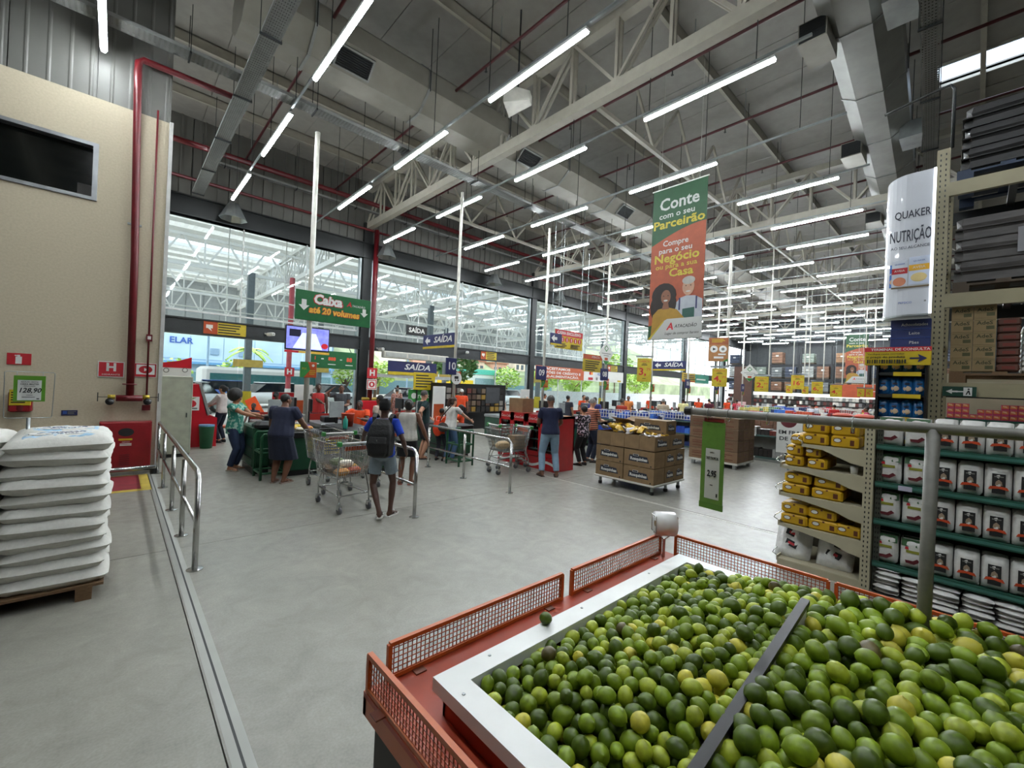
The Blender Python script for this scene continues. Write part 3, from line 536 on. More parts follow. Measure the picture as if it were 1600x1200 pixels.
# hillside
hl = struct(MB().loft([[(-70, 62, 0), (-70, 62, 4), (-70, 120, 26), (-70, 121, 0)], [(150, 62, 0), (150, 62, 4), (150, 120, 30), (150, 121, 0)]]).build('hill', mat('hill_green', '#7a8465', .9, var=.4, scale=.3)))
hc = ['#c9b7a5', '#d9d5cd', '#b98c76', '#cfc6b4', '#a98f83', '#dad9d6', '#c4a893', '#b7b3ad']
rr = random.Random(5)
for i in range(64):
    row = i // 16; x = -8 + (i % 16) * 5.8 + rr.uniform(-.3, .3) + row * 1.8; y = 64 + row * 7; z = 4.2 + row * 3.1
    c = hc[rr.randrange(8)]; w = rr.uniform(1.7, 2.35); h = rr.uniform(2.6, 4.8)
    t = thing('hill_house', f'{["tan", "white", "brick", "cream", "mauve", "pale", "sandy", "grey"][hc.index(c)]} box house on the far hillside, {ORD[i % 16]} in its row, {ORD[row]} row up', 'house', (x, y, z - 1.5), 0, 'houses on the far hillside')
    MB().box(-w, w, 0, 4, 0, h).build('wall', mat('house_' + c, c, .9, var=.15, scale=1.5), t)
    MB().box(-w - .2, w + .2, -.3, 4.2, h, h + .25).build('roof', mat('roof_tile' if i % 3 else 'roof_grey', '#8d5a44' if i % 3 else '#8f8d88', .9), t)
    for k in range(3): MB().box(-w + .4 + k * w * .62, -w + 1.1 + k * w * .62, -.05, .02, h - 1.7, h - .7).build('window', mat('house_window', '#39424a', .4), t)
# trees
LEAF = [mat('leaf_dark', '#4f7436', .7, var=.3, rnd=.1), mat('leaf_light', '#8fae4e', .7, var=.3, rnd=.1)]
LQ = {}
def tree(x, y, h, r, lab, mi=0, n=420, trunk=.16):
    t = thing('tree', lab, 'tree', (x, y, 0), 0, 'trees outside the glass front'); q = random.Random(int(x * 10 + y)); m = MB(); s = r * .16
    for i in range(n):
        u = Vector((q.gauss(0, 1), q.gauss(0, 1), q.gauss(0, 1))).normalized() * r * (.55 + .5 * q.random() ** .5); u.z *= .8; c = Vector((0, 0, h - r * .75)) + u
        a = Vector((q.uniform(-1, 1), q.uniform(-1, 1), q.uniform(-.6, .6))).normalized() * s; b = a.cross(Vector((q.uniform(-1, 1), q.uniform(-1, 1), 1))).normalized() * s * .6
        m.add([c - a, c + b, c + a, c - b], [(0, 1, 2, 3)])
    m.build('foliage', LEAF[mi], t, kind='stuff')
    m = MB(); m.tube([(0, 0, 0), (.05, 0, h * .3), (0, .05, h - r)], [trunk, trunk * .8, trunk * .5], 7)
    for k in range(4): m.tube([(0, 0, h * .4), (math.cos(k * 1.6) * r * .5, math.sin(k * 1.6) * r * .5, h - r * .8)], [trunk * .5, trunk * .2], 5)
    m.build('trunk', mat('bark', '#5a4a3a', .9), t)
tree(33.5, 47.6, 6.6, 2.9, 'big round green tree beyond the second bay', 0, 700); tree(52, 48, 5.2, 2.4, 'light green tree in the fourth bay, left', 1); tree(60, 48.5, 5.0, 2.5, 'light green tree in the fourth bay, middle', 1); tree(70, 47, 8.6, 3.2, 'tall pale tree at the right of the front', 1)
tree(79, 48, 6.2, 3.0, 'light green tree at the far right of the front', 1); tree(8.5, 50, 3.2, 1.4, 'small bush under the blue ledge', 1, 200); tree(3.6, 49, 3.0, 1.5, 'green bush behind the silver saloon', 1, 200); tree(13.2, 33.5, 2.9, 1.0, 'yellow green shrub behind the man in grey', 1, 200); tree(15.6, 33.5, 2.9, .9, 'yellow green shrub left of the first column', 1, 200)
for i, (x, h) in enumerate(((66, 5.4), (46.5, 4.6), (86, 6.5), (24.5, 4.2))): tree(x, 51.6, h, 2.1, f'green tree in the hedge line behind the front, {ORD[i]} planted', 1, 300)
t = thing('palm_tree', 'palm tree in front of the pale retaining wall', 'palm', (10.4, 52.6, 0)); MB().tube([(0, 0, 0), (.1, 0, 2), (0, 0, 4.4)], [.2, .15, .12], 8).build('trunk', MATS['bark'], t)
for k in range(14):
    a = k * PI * 2 / 14 + .2; m = MB(); rings = []; L = 1.9 + .3 * (k % 3); up_ = .9 - .5 * (k % 2)
    for j in range(7):
        f = j / 6; c = Vector((math.cos(a) * L * f, math.sin(a) * L * f, 4.4 + up_ * f * 1.6 - 1.7 * f * f)); sd = Vector((-math.sin(a), math.cos(a), 0)) * .3 * math.sin(PI * (f * .85 + .12)); rings.append([c - sd - Vector((0, 0, .12)), c, c + sd - Vector((0, 0, .12)), c + Vector((0, 0, .02))])
    m.loft(rings); m.build('frond', LEAF[1], t)
# white boundary fence far right
t = struct(MB().box(30, 75, 31.9, 32, .0, 1.5).build('wall_boundary', mat('bright_render', '#cfd3d4', .8)))
for i, (x, y) in enumerate([(6.0, 47), (17, 47), (26, 47)]):
    p = thing('lamp_post', f'slim grey street pole outside, {ORD[i]} from the left', 'pole', (x, y, 0)); MB().tube([(0, 0, 0), (0, 0, 8)], .09, 8).build('pole', mat('pole_blue', '#7f9bb3', .5), p); MB().bar((0, 0, 8), (1.2, 0, 8.2), .08).build('arm', GALV, p)
sh = thing('shop_front', 'shop across the street with yellow banners', 'shop', (40, 53.5, 0)); MB().box(-6, 6, 0, 4, 0, 4.2).build('wall', mat('shop_wall', '#c5ccc8', .8), sh); MB().box(-6, 6, -.1, 0, 3.4, 4.2).build('fascia', mat('shop_teal', '#4fae9c', .6), sh); MB().box(-5.5, 1, -.15, 0, 1.2, 2.4).build('yellow_banner', mat('shop_yellow', '#d9b51c', .6), sh); MB().box(1.5, 5.5, -.1, 0, .2, 2.8).build('shop_window', mat('shop_glass', '#6f8a90', .2), sh)
# ================================================================ checkout hall furniture
def rail(name, lab, x, ys, ytop0, ytop1, h=.96):
    t = thing(name, lab, 'handrail', (x, 0, 0))
    MB().tube([(0, ys[0], h - .12), (0, ys[0] + .02, h - .05), (0, ys[0] + .09, h), (0, ys[-1] - .03, h), (0, ys[-1], h - .04)] if ytop0 else [(0, ys[0], h), (0, ys[-1], h)], .026, 10).build('top_rail', STEEL, t, smooth=True)
    MB().tube([(0, ys[0], .46), (0, ys[-1], .46)], .019, 8).build('mid_rail', STEEL, t, smooth=True)
    for y in ys:
        p = MB().tube([(0, y, 0), (0, y, h - .06)], .026, 10).build('post', STEEL, t, smooth=True)
        MB().lathe([(.07, 0), (.07, .008), (.03, .014)], (0, y, 0), 14).build('base_flange', STEEL, p)
    return t
rail('handrail', 'stainless handrail running from the near floor to the cream wall', .63, [5.17, 6.34, 7.58, 9.1, 10.4], 1, 0)
rail('handrail', 'three post stainless handrail before the red drinks fridges', 5.29, [5.67, 7.08, 8.44], 1, 0)
rail('handrail', 'stainless handrail the man with the backpack leans by', 3.2, [5.41, 6.75, 7.95], 1, 0)
t = thing('wall_bumper', 'low steel bumper tube on the floor before the red hose cabinet', 'bumper', (-.35, 10.42, 0)); MB().tube([(-.6, 0, .12), (.95, 0, .12)], .045, 10).build('tube', STEEL, t, smooth=True); MB().tube([(-.5, 0, 0), (-.5, 0, .1)], .05, 8).build('foot', DARK, t); MB().tube([(.92, 0, 0), (.92, 0, .1)], .05, 8).build('foot', DARK, t)
# red hose cabinet on the cream wall
t = thing('hose_cabinet', 'red fire hose cabinet with oval window on the cream wall', 'cabinet', (.17, 10.68, 0)); MB().rbox(-.36, .36, -.1, .12, .12, .97, .008).build('body', REDC, t)
d = MB().rbox(-.345, .345, -.125, -.1, .14, .955, .006).build('door', REDC, t)
put(t, [('c', -.0, .78, .11, .075, PBLACK), ('r', -.1, .09, .63, .665, YEL), ('t', 'ABRIGO', 0, .6, .03, PWHITE), ('r', -.08, .08, .56, .575, PWHITE), ('r', -.08, .08, .535, .55, PWHITE)] + [('r', -.08, .06, .36 - i * .035, .368 - i * .035, mat('slot_shadow', '#4a0c14', .6), 'vent_slot') for i in range(6)], -.125)
MB().tube([(-.31, -.14, .45), (-.31, -.155, .47), (-.31, -.14, .49)], .012, 6).build('latch', CHROME, t); MB().box(-.36, .36, -.11, .1, 0, .12).build('plinth', mat('plinth_grey', '#8b887e', .8), t)
def wsign(lab, x, z, w, h, bgc, items, y=10.79): return board('wall_sign', lab, 'sign', (x, y - .008, z), 0, w, h, bgc, items, .008)
wsign('red hydrant sign with white H beside the fire riser', -.07, 1.92, .36, .29, PWHITE, [('r', -.165, .165, -.13, .13, PRED), ('t', 'H', 0, .035, .2, PWHITE, dict(bold=.04)), ('t', 'HIDRANTE', 0, -.095, .04, PWHITE, dict(width=.24))])
wsign('white alarm sign with red ring right of the fire riser', .41, 1.93, .33, .27, PWHITE, [('r', -.155, .155, -.125, .125, PRED), ('r', -.135, .135, -.08, .105, PWHITE), ('c', 0, .012, .1, .075, PRED), ('p', [(-.02, -.02), (-.02, .045), (.035, .012)], PWHITE)])
wsign('small red fire extinguisher sign above the extinguisher', -1.19, 2.03, .27, .19, PRED, [('r', -.04, .03, -.08, .04, PWHITE), ('r', -.02, .01, .03, .07, PWHITE), ('r', -.05, -.02, .05, .065, PWHITE)])
wsign('small navy wall plate above the sack stack', -.58, 1.13, .2, .09, NAVY, [('r', -.08, -.03, -.02, .03, PBLUE)] + lines(-.02, .085, -.03, .03, 3, PGREY))
t = thing('fire_extinguisher', 'red fire extinguisher box with yellow label on the cream wall', 'extinguisher', (-1.14, 10.7, 0)); MB().rbox(-.13, .13, -.09, .09, 1.16, 1.5, .02).build('case', REDC, t); MB().rbox(-.12, .12, -.1, -.085, 1.27, 1.53, .004).build('label', YEL, t); put(t, lines(-.1, .1, 1.3, 1.5, 5, PBLACK), -.1)
MB().tube([(0, 0, 1.5), (0, 0, 1.6), (.1, -.02, 1.6)], .02, 8).build('lever', BLACK, t); MB().lathe([(.09, 1.16), (.1, 1.2), (.1, 1.5), (.05, 1.56)], n=12).build('cylinder', RED, t, smooth=True)
# grey metal locker and red service machines past the wall end
t = thing('metal_locker', 'tall pale grey metal locker past the end of the cream wall', 'locker', (1.0, 12.5, 0)); LK = mat('locker_grey', '#8f9385', .5); MB().rbox(-.33, .3, -.35, .35, .08, 1.82, .01).build('body', LK, t); MB().box(-.29, .26, -.36, -.35, .14, 1.76).build('door', mat('locker_door', '#999c8d', .5), t); MB().box(-.3, .28, -.3, .3, 0, .08).build('plinth', BLACK, t); MB().cbox((.2, -.37, .95), (.02, .02, .1)).build('handle', DARK, t)
t = thing('red_display', 'red and white topper with round emblems standing behind the grey locker', 'display', (1.05, 13.6, 0)); MB().box(-.3, .35, -.05, .3, 0, 2.02).build('body', PWHITE, t); MB().prism([(-.3, 2.02), (.35, 2.02), (.35, 2.3), (.1, 2.2), (-.3, 2.12)], -.06, .2).build('topper', REDB, t); put(t, [('c', -.15, 1.95, .06, 0, PGREY), ('c', -.15, 1.95, .04, 0, PWHITE), ('c', .22, 1.97, .06, 0, PGREY), ('c', .22, 1.97, .04, 0, PWHITE)], -.06)
t = thing('cash_machine', 'red self-service cash machine with sloping grey side past the locker', 'machine', (1.6, 14.0, 0)); MB().prism([(-.5, 0), (.4, 0), (.4, .75), (.16, .85), (-.02, 1.62), (-.5, 1.62)], -.4, .4).build('body', REDB, t)
MB().prism([(.2, .8), (.24, .86), (.03, 1.66), (-.03, 1.64)], -.42, .42).build('side_panel', mat('machine_grey', '#7c7c7a', .5), t); MB().box(-.42, .0, -.42, -.4, .95, 1.3).build('poster', PWHITE, t); put(t, [('c', -.2, 1.12, .14, .1, PRED), ('r', -.38, -.04, .98, 1.02, PGREY), ('p', [(-.35, 1.28), (-.05, 1.28), (-.2, 1.2)], mat('poster_green', '#8aa06a', .6))], -.42); MB().box(-.1, .3, -.2, .2, .83, .86).build('keypad_shelf', DARK, t)
t = thing('waste_bin', 'green round waste bin with blue liner beside the cash machine', 'bin', (1.75, 13.35, 0)); MB().lathe([(.13, 0), (.17, .55), (.18, .56), (.165, .56), (.16, .5)], n=16).build('body', mat('bin_green', '#1e5a38', .45), t, smooth=True); MB().lathe([(.165, .52), (.172, .6), (.168, .6)], n=16).build('liner', mat('liner_blue', '#5f8fb0', .4), t)
# ---------------------------------------------------------------- checkout desks, poles
CG = mat('checkout_green', '#12402a', .4); BELT = mat('belt_rubber', '#202123', .5); CTOP = mat('counter_steel', '#8e9090', .35, .6)
def desk(x, lab, y0=7.9, y1=11.6, w=.72, side=1):
    t = thing('checkout_desk', lab, 'checkout', (x, 0, 0), 0, 'checkout desks in a row along the front')
    MB().rbox(-w / 2 + .04, w / 2 - .04, y0 + .05, y1, .1, .8, .02).build('body', CG, t); MB().box(-w / 2 + .08, w / 2 - .08, y0 + .1, y1 - .05, 0, .1).build('plinth', BLACK, t)
    MB().rbox(-w / 2, w / 2, y0, y0 + 1.9, .74, .86, .02).build('belt_frame', BLACK, t); MB().box(-w / 2 + .07, w / 2 - .07, y0 + .06, y0 + 1.84, .86, .868).build('conveyor_belt', BELT, t)
    MB().rbox(-w / 2, w / 2, y0 + 1.93, y1, .76, .86, .015).build('packing_top', CTOP, t)
    MB().box(-w / 2 - .01, -w / 2, y0 + .1, y1, .3, .34).box(w / 2, w / 2 + .01, y0 + .1, y1, .3, .34).build('bumper_strip', BLACK, t)
    xs = side * (w / 2 + .1); MB().rbox(xs - .03, xs + .03, y0 + 2.3, y0 + 2.75, 1.12, 1.42, .01).build('monitor', BLACK, t); MB().bar((xs, y0 + 2.5, .85), (xs, y0 + 2.5, 1.15), .05).build('monitor_arm', DARK, t)
    m = MB().rbox(-.18, .16, y0 + 2.02, y0 + 2.06, 1.0, 1.38, .006).build('screen', mat('screen_grey', '#9da3a3', .25), t); MB().bar((0, y0 + 2.05, .86), (0, y0 + 2.05, 1.1), .05).build('screen_stand', BLACK, t)
    MB().rbox(-.2, .1, y0 + 2.25, y0 + 2.6, .86, 1.0, .02).build('till', BLACK, t); MB().rbox(-.05, .2, y0 + 2.7, y0 + 2.95, .86, .97, .02).build('scanner', DARK, t); MB().box(-w / 2 + .03, w / 2 - .03, y0 + 3.0, y0 + 3.03, .86, 1.02).build('divider_plate', mat('desk_red', '#a02a22', .4), t)
    return t
desk(2.75, 'checkout desk the woman in navy stands at', 8.9, 11.8, .74); desk(3.9, 'checkout desk with the orange-shirted cashier, behind the carts', 8.3, 11.5, .8, -1)
desk(6.6, 'checkout desk where the white-shirted shopper unloads', 8.95, 12, .74, -1)
for i, x in enumerate((10.3, 12.1, 14.1, 15.9, 17.8, 19.6, 21.6, 23.4, 25.3, 27.1, 29.2, 31)): desk(x, f'checkout desk beyond the red fridges, {ORD[i]} along the row', 8.3 if x < 17 else 9.6, 12.2, .74, -1 if i % 2 else 1)
GREENT = mat('green_tube', '#174c30', .35)
t = thing('packing_box', 'dark green packing unit beside the woman in the green blouse', 'unit', (2.1, 9.95, 0)); MB().rbox(-.12, .2, -.5, .5, .12, .92, .03).build('body', CG, t); 
for z in (.3, .5, .7): MB().box(-.13, -.12, -.48, .48, z, z + .015).build('panel_seam', BLACK, t)
MB().rbox(-.1, .25, -.55, -.2, .85, 1.02, .06).build('black_bag', BLACK, t); MB().box(-.1, .18, -.45, .45, 0, .12).build('plinth', BLACK, t)
def basket_frame(x, y, lab):
    t = thing('basket_stand', lab, 'stand', (x, y, 0)); 
    for yy in (-.25, .25): MB().tube([(-.2, yy, 0), (-.2, yy, .78), (-.17, yy, .84), (.17, yy, .84), (.2, yy, .78), (.2, yy, 0)], .025, 8).build('hoop', GREENT, t, smooth=True)
    for z in (.12, .5): MB().tube([(-.2, -.25, z), (.2, -.25, z)], .02, 6).tube([(-.2, .25, z), (.2, .25, z)], .02, 6).tube([(-.2, -.25, z), (-.2, .25, z)], .02, 6).tube([(.2, -.25, z), (.2, .25, z)], .02, 6).build('cross_tube', GREENT, t, kind='stuff')
basket_frame(2.2, 9.1, 'green tubular basket stand left of the woman in navy'); basket_frame(6.1, 8.35, 'green tubular basket stand behind the middle handrail')
PX = [3.24, 7.36, 11.2, 14.95, 18.7, 22.5, 26.2, 30.4]
for i, x in enumerate(PX):
    t = thing('sign_pole', f'slim white pole rising from the checkouts to the roof, {ORD[i]} from the cream wall', 'pole', (x, 10.5, 0)); MB().tube([(0, 0, 0), (0, 0, 7.6)], .055 if i == 0 else .045, 10).build('pole', OFFWHITE, t, smooth=True); MB().lathe([(.1, 0), (.1, .02)], n=12).build('foot_plate', GALV, t)
    board('card_plate', f'small orange and green payment plate on the {ORD[i]} white checkout pole', 'sign', (x, 10.42, 2.1), 0, .36, .36, ORANGE, [('p', [(-.18, .18), (-.02, .18), (.04, 0), (-.1, -.18), (-.18, -.18)], PGREEN), ('t', 'PIX', -.09, .02, .07, PYEL)] + [('c', .1, .1, .03, 0, PWHITE)] + lines(.02, .16, -.12, .0, 3, PYEL), .02)
NUMW = {'10': 'ten', '09': 'nine', '08': 'eight', '06': 'six', '05': 'five', '04': 'four'}
for i, (x, s) in enumerate(((7.14, '10'), (10.95, '09'), (14.7, '08'), (18.45, '07'), (22.2, '06'), (25.9, '05'), (30.1, '04'))):
    if s in ('07',): continue
    t = board('lane_number', f'small navy lane plate numbered {NUMW[s]}, reading {s}', 'sign', (x, 10.35, 2.42 if s != '08' else 2.55), 0, .36 if s == '10' else .5, .48, NAVY, [('t', s, 0, 0, .3, PWHITE, dict(bold=.02))], .05); MB().bar((.1, .03, -.1), (.27, .1, -.1), .03).build('arm', OFFWHITE, t)
t = thing('round_sign', 'small round white cart symbol sign on the second white pole', 'sign', (7.36, 10.4, 2.08)); MB().lathe([(.0, 0), (.18, 0), (.18, .02), (0, .02)], n=20).build('disc', PWHITE, t).rotation_euler = (PI / 2, 0, 0); put(t, [('r', -.08, .06, -.02, .06, PBLACK), ('c', -.04, -.06, .025, 0, PBLACK), ('c', .05, -.06, .025, 0, PBLACK)], -.02)
# hanging signs
AR = lambda x, z, s, c: [('r', x - s * .32, x + s * .32, z, z + s * .8, c, 'arrow'), ('p', [(x - s * .72, z), (x + s * .72, z), (x, z - s * .75)], c, 'arrow')]
board('express_sign', 'large green Caixa até 20 volumes sign on the first white pole', 'sign', (3.78, 10.412, 3.57), 0, 1.76, .68, GREEN, [('t', 'Caixa', -.17, .16, .3, PRED, dict(bold=.085, shear=.1, width=.7)), ('t', 'Caixa', -.17, .165, .3, PWHITE, dict(bold=.045, shear=.1, width=.65)), ('t', 'até 20 volumes', 0, -.09, .2, PRED, dict(bold=.08, shear=.1, width=1.2)), ('t', 'até 20 volumes', 0, -.088, .2, mat('sign_amber', '#d9a43a', .5), dict(bold=.04, shear=.1, width=1.17)), ('t', 'A', .33, .16, .16, PRED, dict(bold=.03, shear=.2)), ('t', 'TACADÃO', .56, .14, .07, PWHITE, dict(shear=.25, width=.32))] + AR(-.7, 0, .16, PWHITE) + AR(.71, .0, .13, PWHITE), .03)
def exitsign(lab, x, y, z, w, h=.44, rz=FACE_X, sz=.26, words=True, aw=.16):
    it = [('r', -w / 2, w / 2, -h / 2, -h / 2 + .07, YEL), ('p', [(-w * .43, .03), (-w * .43 + aw, .03 + aw * .8), (-w * .43 + aw, .03 + aw * .3), (-w * .43 + aw * 1.9, .03 + aw * .3), (-w * .43 + aw * 1.9, .03 - aw * .3), (-w * .43 + aw, .03 - aw * .3), (-w * .43 + aw, .03 - aw * .8)], PWHITE, 'arrow')]
    if words: it.append(('t', 'SAÍDA', w * .14, .04, sz, PWHITE, dict(shear=.25, bold=.02, width=w * .56)))
    return board('exit_arrow_board', lab, 'sign', (x, y, z), rz, w, h, NAVY, it, .03, hang=rz == 0)
exitsign('navy SAÍDA arrow sign hung from the second white pole', 7.33, 11.42, 3.22, 1.78, .44); exitsign('navy SAÍDA arrow sign right of the tall green banner', 18.69, 9.66, 3.15, 1.6, .44); exitsign('small navy arrow sign behind the third white pole', 11.3, 10.05, 3.62, .6, .42, 0, words=False)
board('priority_sign', 'red and yellow Caixa Exclusivo sign on the third white pole', 'sign', (12.3, 10.3, 3.7), 0, 1.58, .68, YEL, [('r', -.79, .79, .12, .34, PRED), ('t', 'CAIXA EXCLUSIVO', 0, .23, .15, PWHITE, dict(bold=.02, width=1.35))] + [('c', -.62 + i * .245, .0, .095, 0, PRED) for i in range(6)] + [('c', -.62 + i * .245, .035, .022, 0, PWHITE) for i in range(6)] + [('r', -.635 + i * .245, -.605 + i * .245, -.07, .01, PWHITE) for i in range(6)] + lines(-.7, -.05, -.3, -.14, 3, PBLACK) + lines(.1, .7, -.3, -.14, 3, PBLACK), .02, hang=True)
board('advice_sign', 'yellow and orange notice behind the white diamond sign', 'sign', (14.6, 10.9, 3.0), 0, 1.3, .72, PYEL, [('r', -.65, .65, .16, .36, ORANGE), ('t', 'ATENÇÃO', .2, .26, .12, PWHITE)] + lines(-.5, .5, -.32, .12, 5, PBLACK), .02, hang=True)
def diamond(lab, x, y, z, r, rz=0):
    t = thing('diamond_sign', lab, 'sign', (x, y, z), rz); MB().prism([(-r, 0), (0, -r), (r, 0), (0, r)], 0, .02).build('panel', PWHITE, t)
    put(t, [('p', [(-r * .42, -r * .62), (r * .42, -r * .62), (0, -r * .98)], PGREEN), ('p', [(-r * .3, r * .4), (0, r * .12), (r * .3, r * .4), (0, r * .68)], PGREEN), ('p', [(-r * .2, r * .4), (0, r * .22), (r * .2, r * .4), (0, r * .58)], PWHITE), ('r', -r * .62, r * .62, -r * .05, 0, PGREY, 'small_print'), ('r', -r * .35, r * .35, -r * .22, -r * .17, PGREY, 'small_print'), ('r', -r * .2, r * .22, -r * .58, -r * .36, ORANGE)])
    MB().bar((0, .01, r), (0, .01, 10.4 - z), .008).build('cord', OFFWHITE, t)
diamond('white diamond sign on the fourth white pole', 14.75, 10.35, 3.42, .5); diamond('white diamond sign further back near the pallet racks', 23.8, 7.9, 3.1, .45, FACE_X * .5)
def pricecard(lab, x, y, z, w, h, big, cents, bar=True, pole=True):
    a = math.atan2(-y, -x) + PI / 2; a = FACE_X * .75
    t = board('price_card', lab, 'sign', (x, y, z), a, w, h, PYEL, [('t', 'OFERTA', 0, h * .36, h * .11, PRED, dict(width=w * .7)), ('t', big, -w * .12, -h * .08, h * .42, PRED, dict(bold=.02, width=w * .5)), ('t', cents, w * .3, .02 * h, h * .16, PRED, dict(width=w * .26)), ('r', -w * .2, w * .2, h * .2, h * .23, PBLACK, 'small_print'), ('r', -w * .14, w * .14, h * .26, h * .28, PBLACK, 'small_print'), ('r', -w * .12, w * .12, -h * .37, -h * .35, PBLACK, 'small_print')], .012)
    if bar: MB().box(-w * .6, w * .6, -.01, .03, h * .5 + .03, h * .5 + .1).build('hanger_bar', GALV, t)
    if pole: MB().tube([(w * .5, .05, h / 2 + .05), (w * .5, .05, 10.4 - z)], .03, 8).build('pole', OFFWHITE, t)
pricecard('yellow price card reading 3,79, largest and nearest of them', 14, 8.16, 2.7, .5, .85, '3,', '79'); pricecard('yellow price card reading 4,79 under the tan information card', 18, 7.1, 2.62, .56, .74, '4,', '79'); pricecard('yellow price card reading 2,99 beside the far white diamond sign', 22.1, 6.8, 2.5, .56, .7, '2,', '99'); pricecard('wide yellow price card reading 16,90 before the far racks', 28, 6.8, 2.8, .62, .78, '16', '90'); pricecard('far yellow price card reading 6,49 right of the 16,90 one', 32.4, 6.8, 2.6, .6, .76, '6,', '49'); pricecard('far yellow price card reading 4,49 left of the second banner', 33.3, 6.0, 2.45, .62, .74, '4,', '49')
for i, (x, y, z) in enumerate(((30, 7.7, 2.4), (30.7, 7.05, 2.4), (33.2, 4.76, 2.4), (33.6, 4.4, 2.4))): pricecard(f'small yellow price card far back, {ORD[i]} from the left', x, y, z, .34, .46, '5', '', True, True)
board('orange_board', 'wide plain orange promotion board far back, left one', 'sign', (37.5, 6.2, 2.55), FACE_X, 1.6, .9, ORANGE, [], hang=True); board('orange_board', 'wide plain orange promotion board far back, right one', 'sign', (38.2, 4.9, 2.6), FACE_X, 1.3, .9, ORANGE, [('r', -.1, .3, -.05, 0, PWHITE)], hang=True)
t = board('info_card', 'tan information card with two round logos above the 4,79 card', 'sign', (17.9, 7.15, 3.75), FACE_X * .75, .72, .96, mat('card_tan', '#9a6a3e', .6), [('r', -.36, .36, .2, .48, mat('card_rust', '#8d4f2c', .6), 'header_band'), ('c', -.16, .02, .14, 0, PWHITE), ('c', .17, .02, .14, 0, PWHITE), ('p', [(-.2, .08), (-.2, -.04), (-.08, .02)], PBLACK), ('c', .17, .02, .06, 0, PGREY), ('r', .0, .28, -.22, -.16, PWHITE), ('r', -.15, .2, -.36, -.28, PWHITE), ('p', [(.18, -.48), (.36, -.48), (.36, -.36)], PGREEN)] + lines(-.25, .25, .28, .44, 3, PYEL), .012)
MB().tube([(.3, .04, .48), (.3, .04, 6.5)], .03, 8).build('pole', OFFWHITE, t)
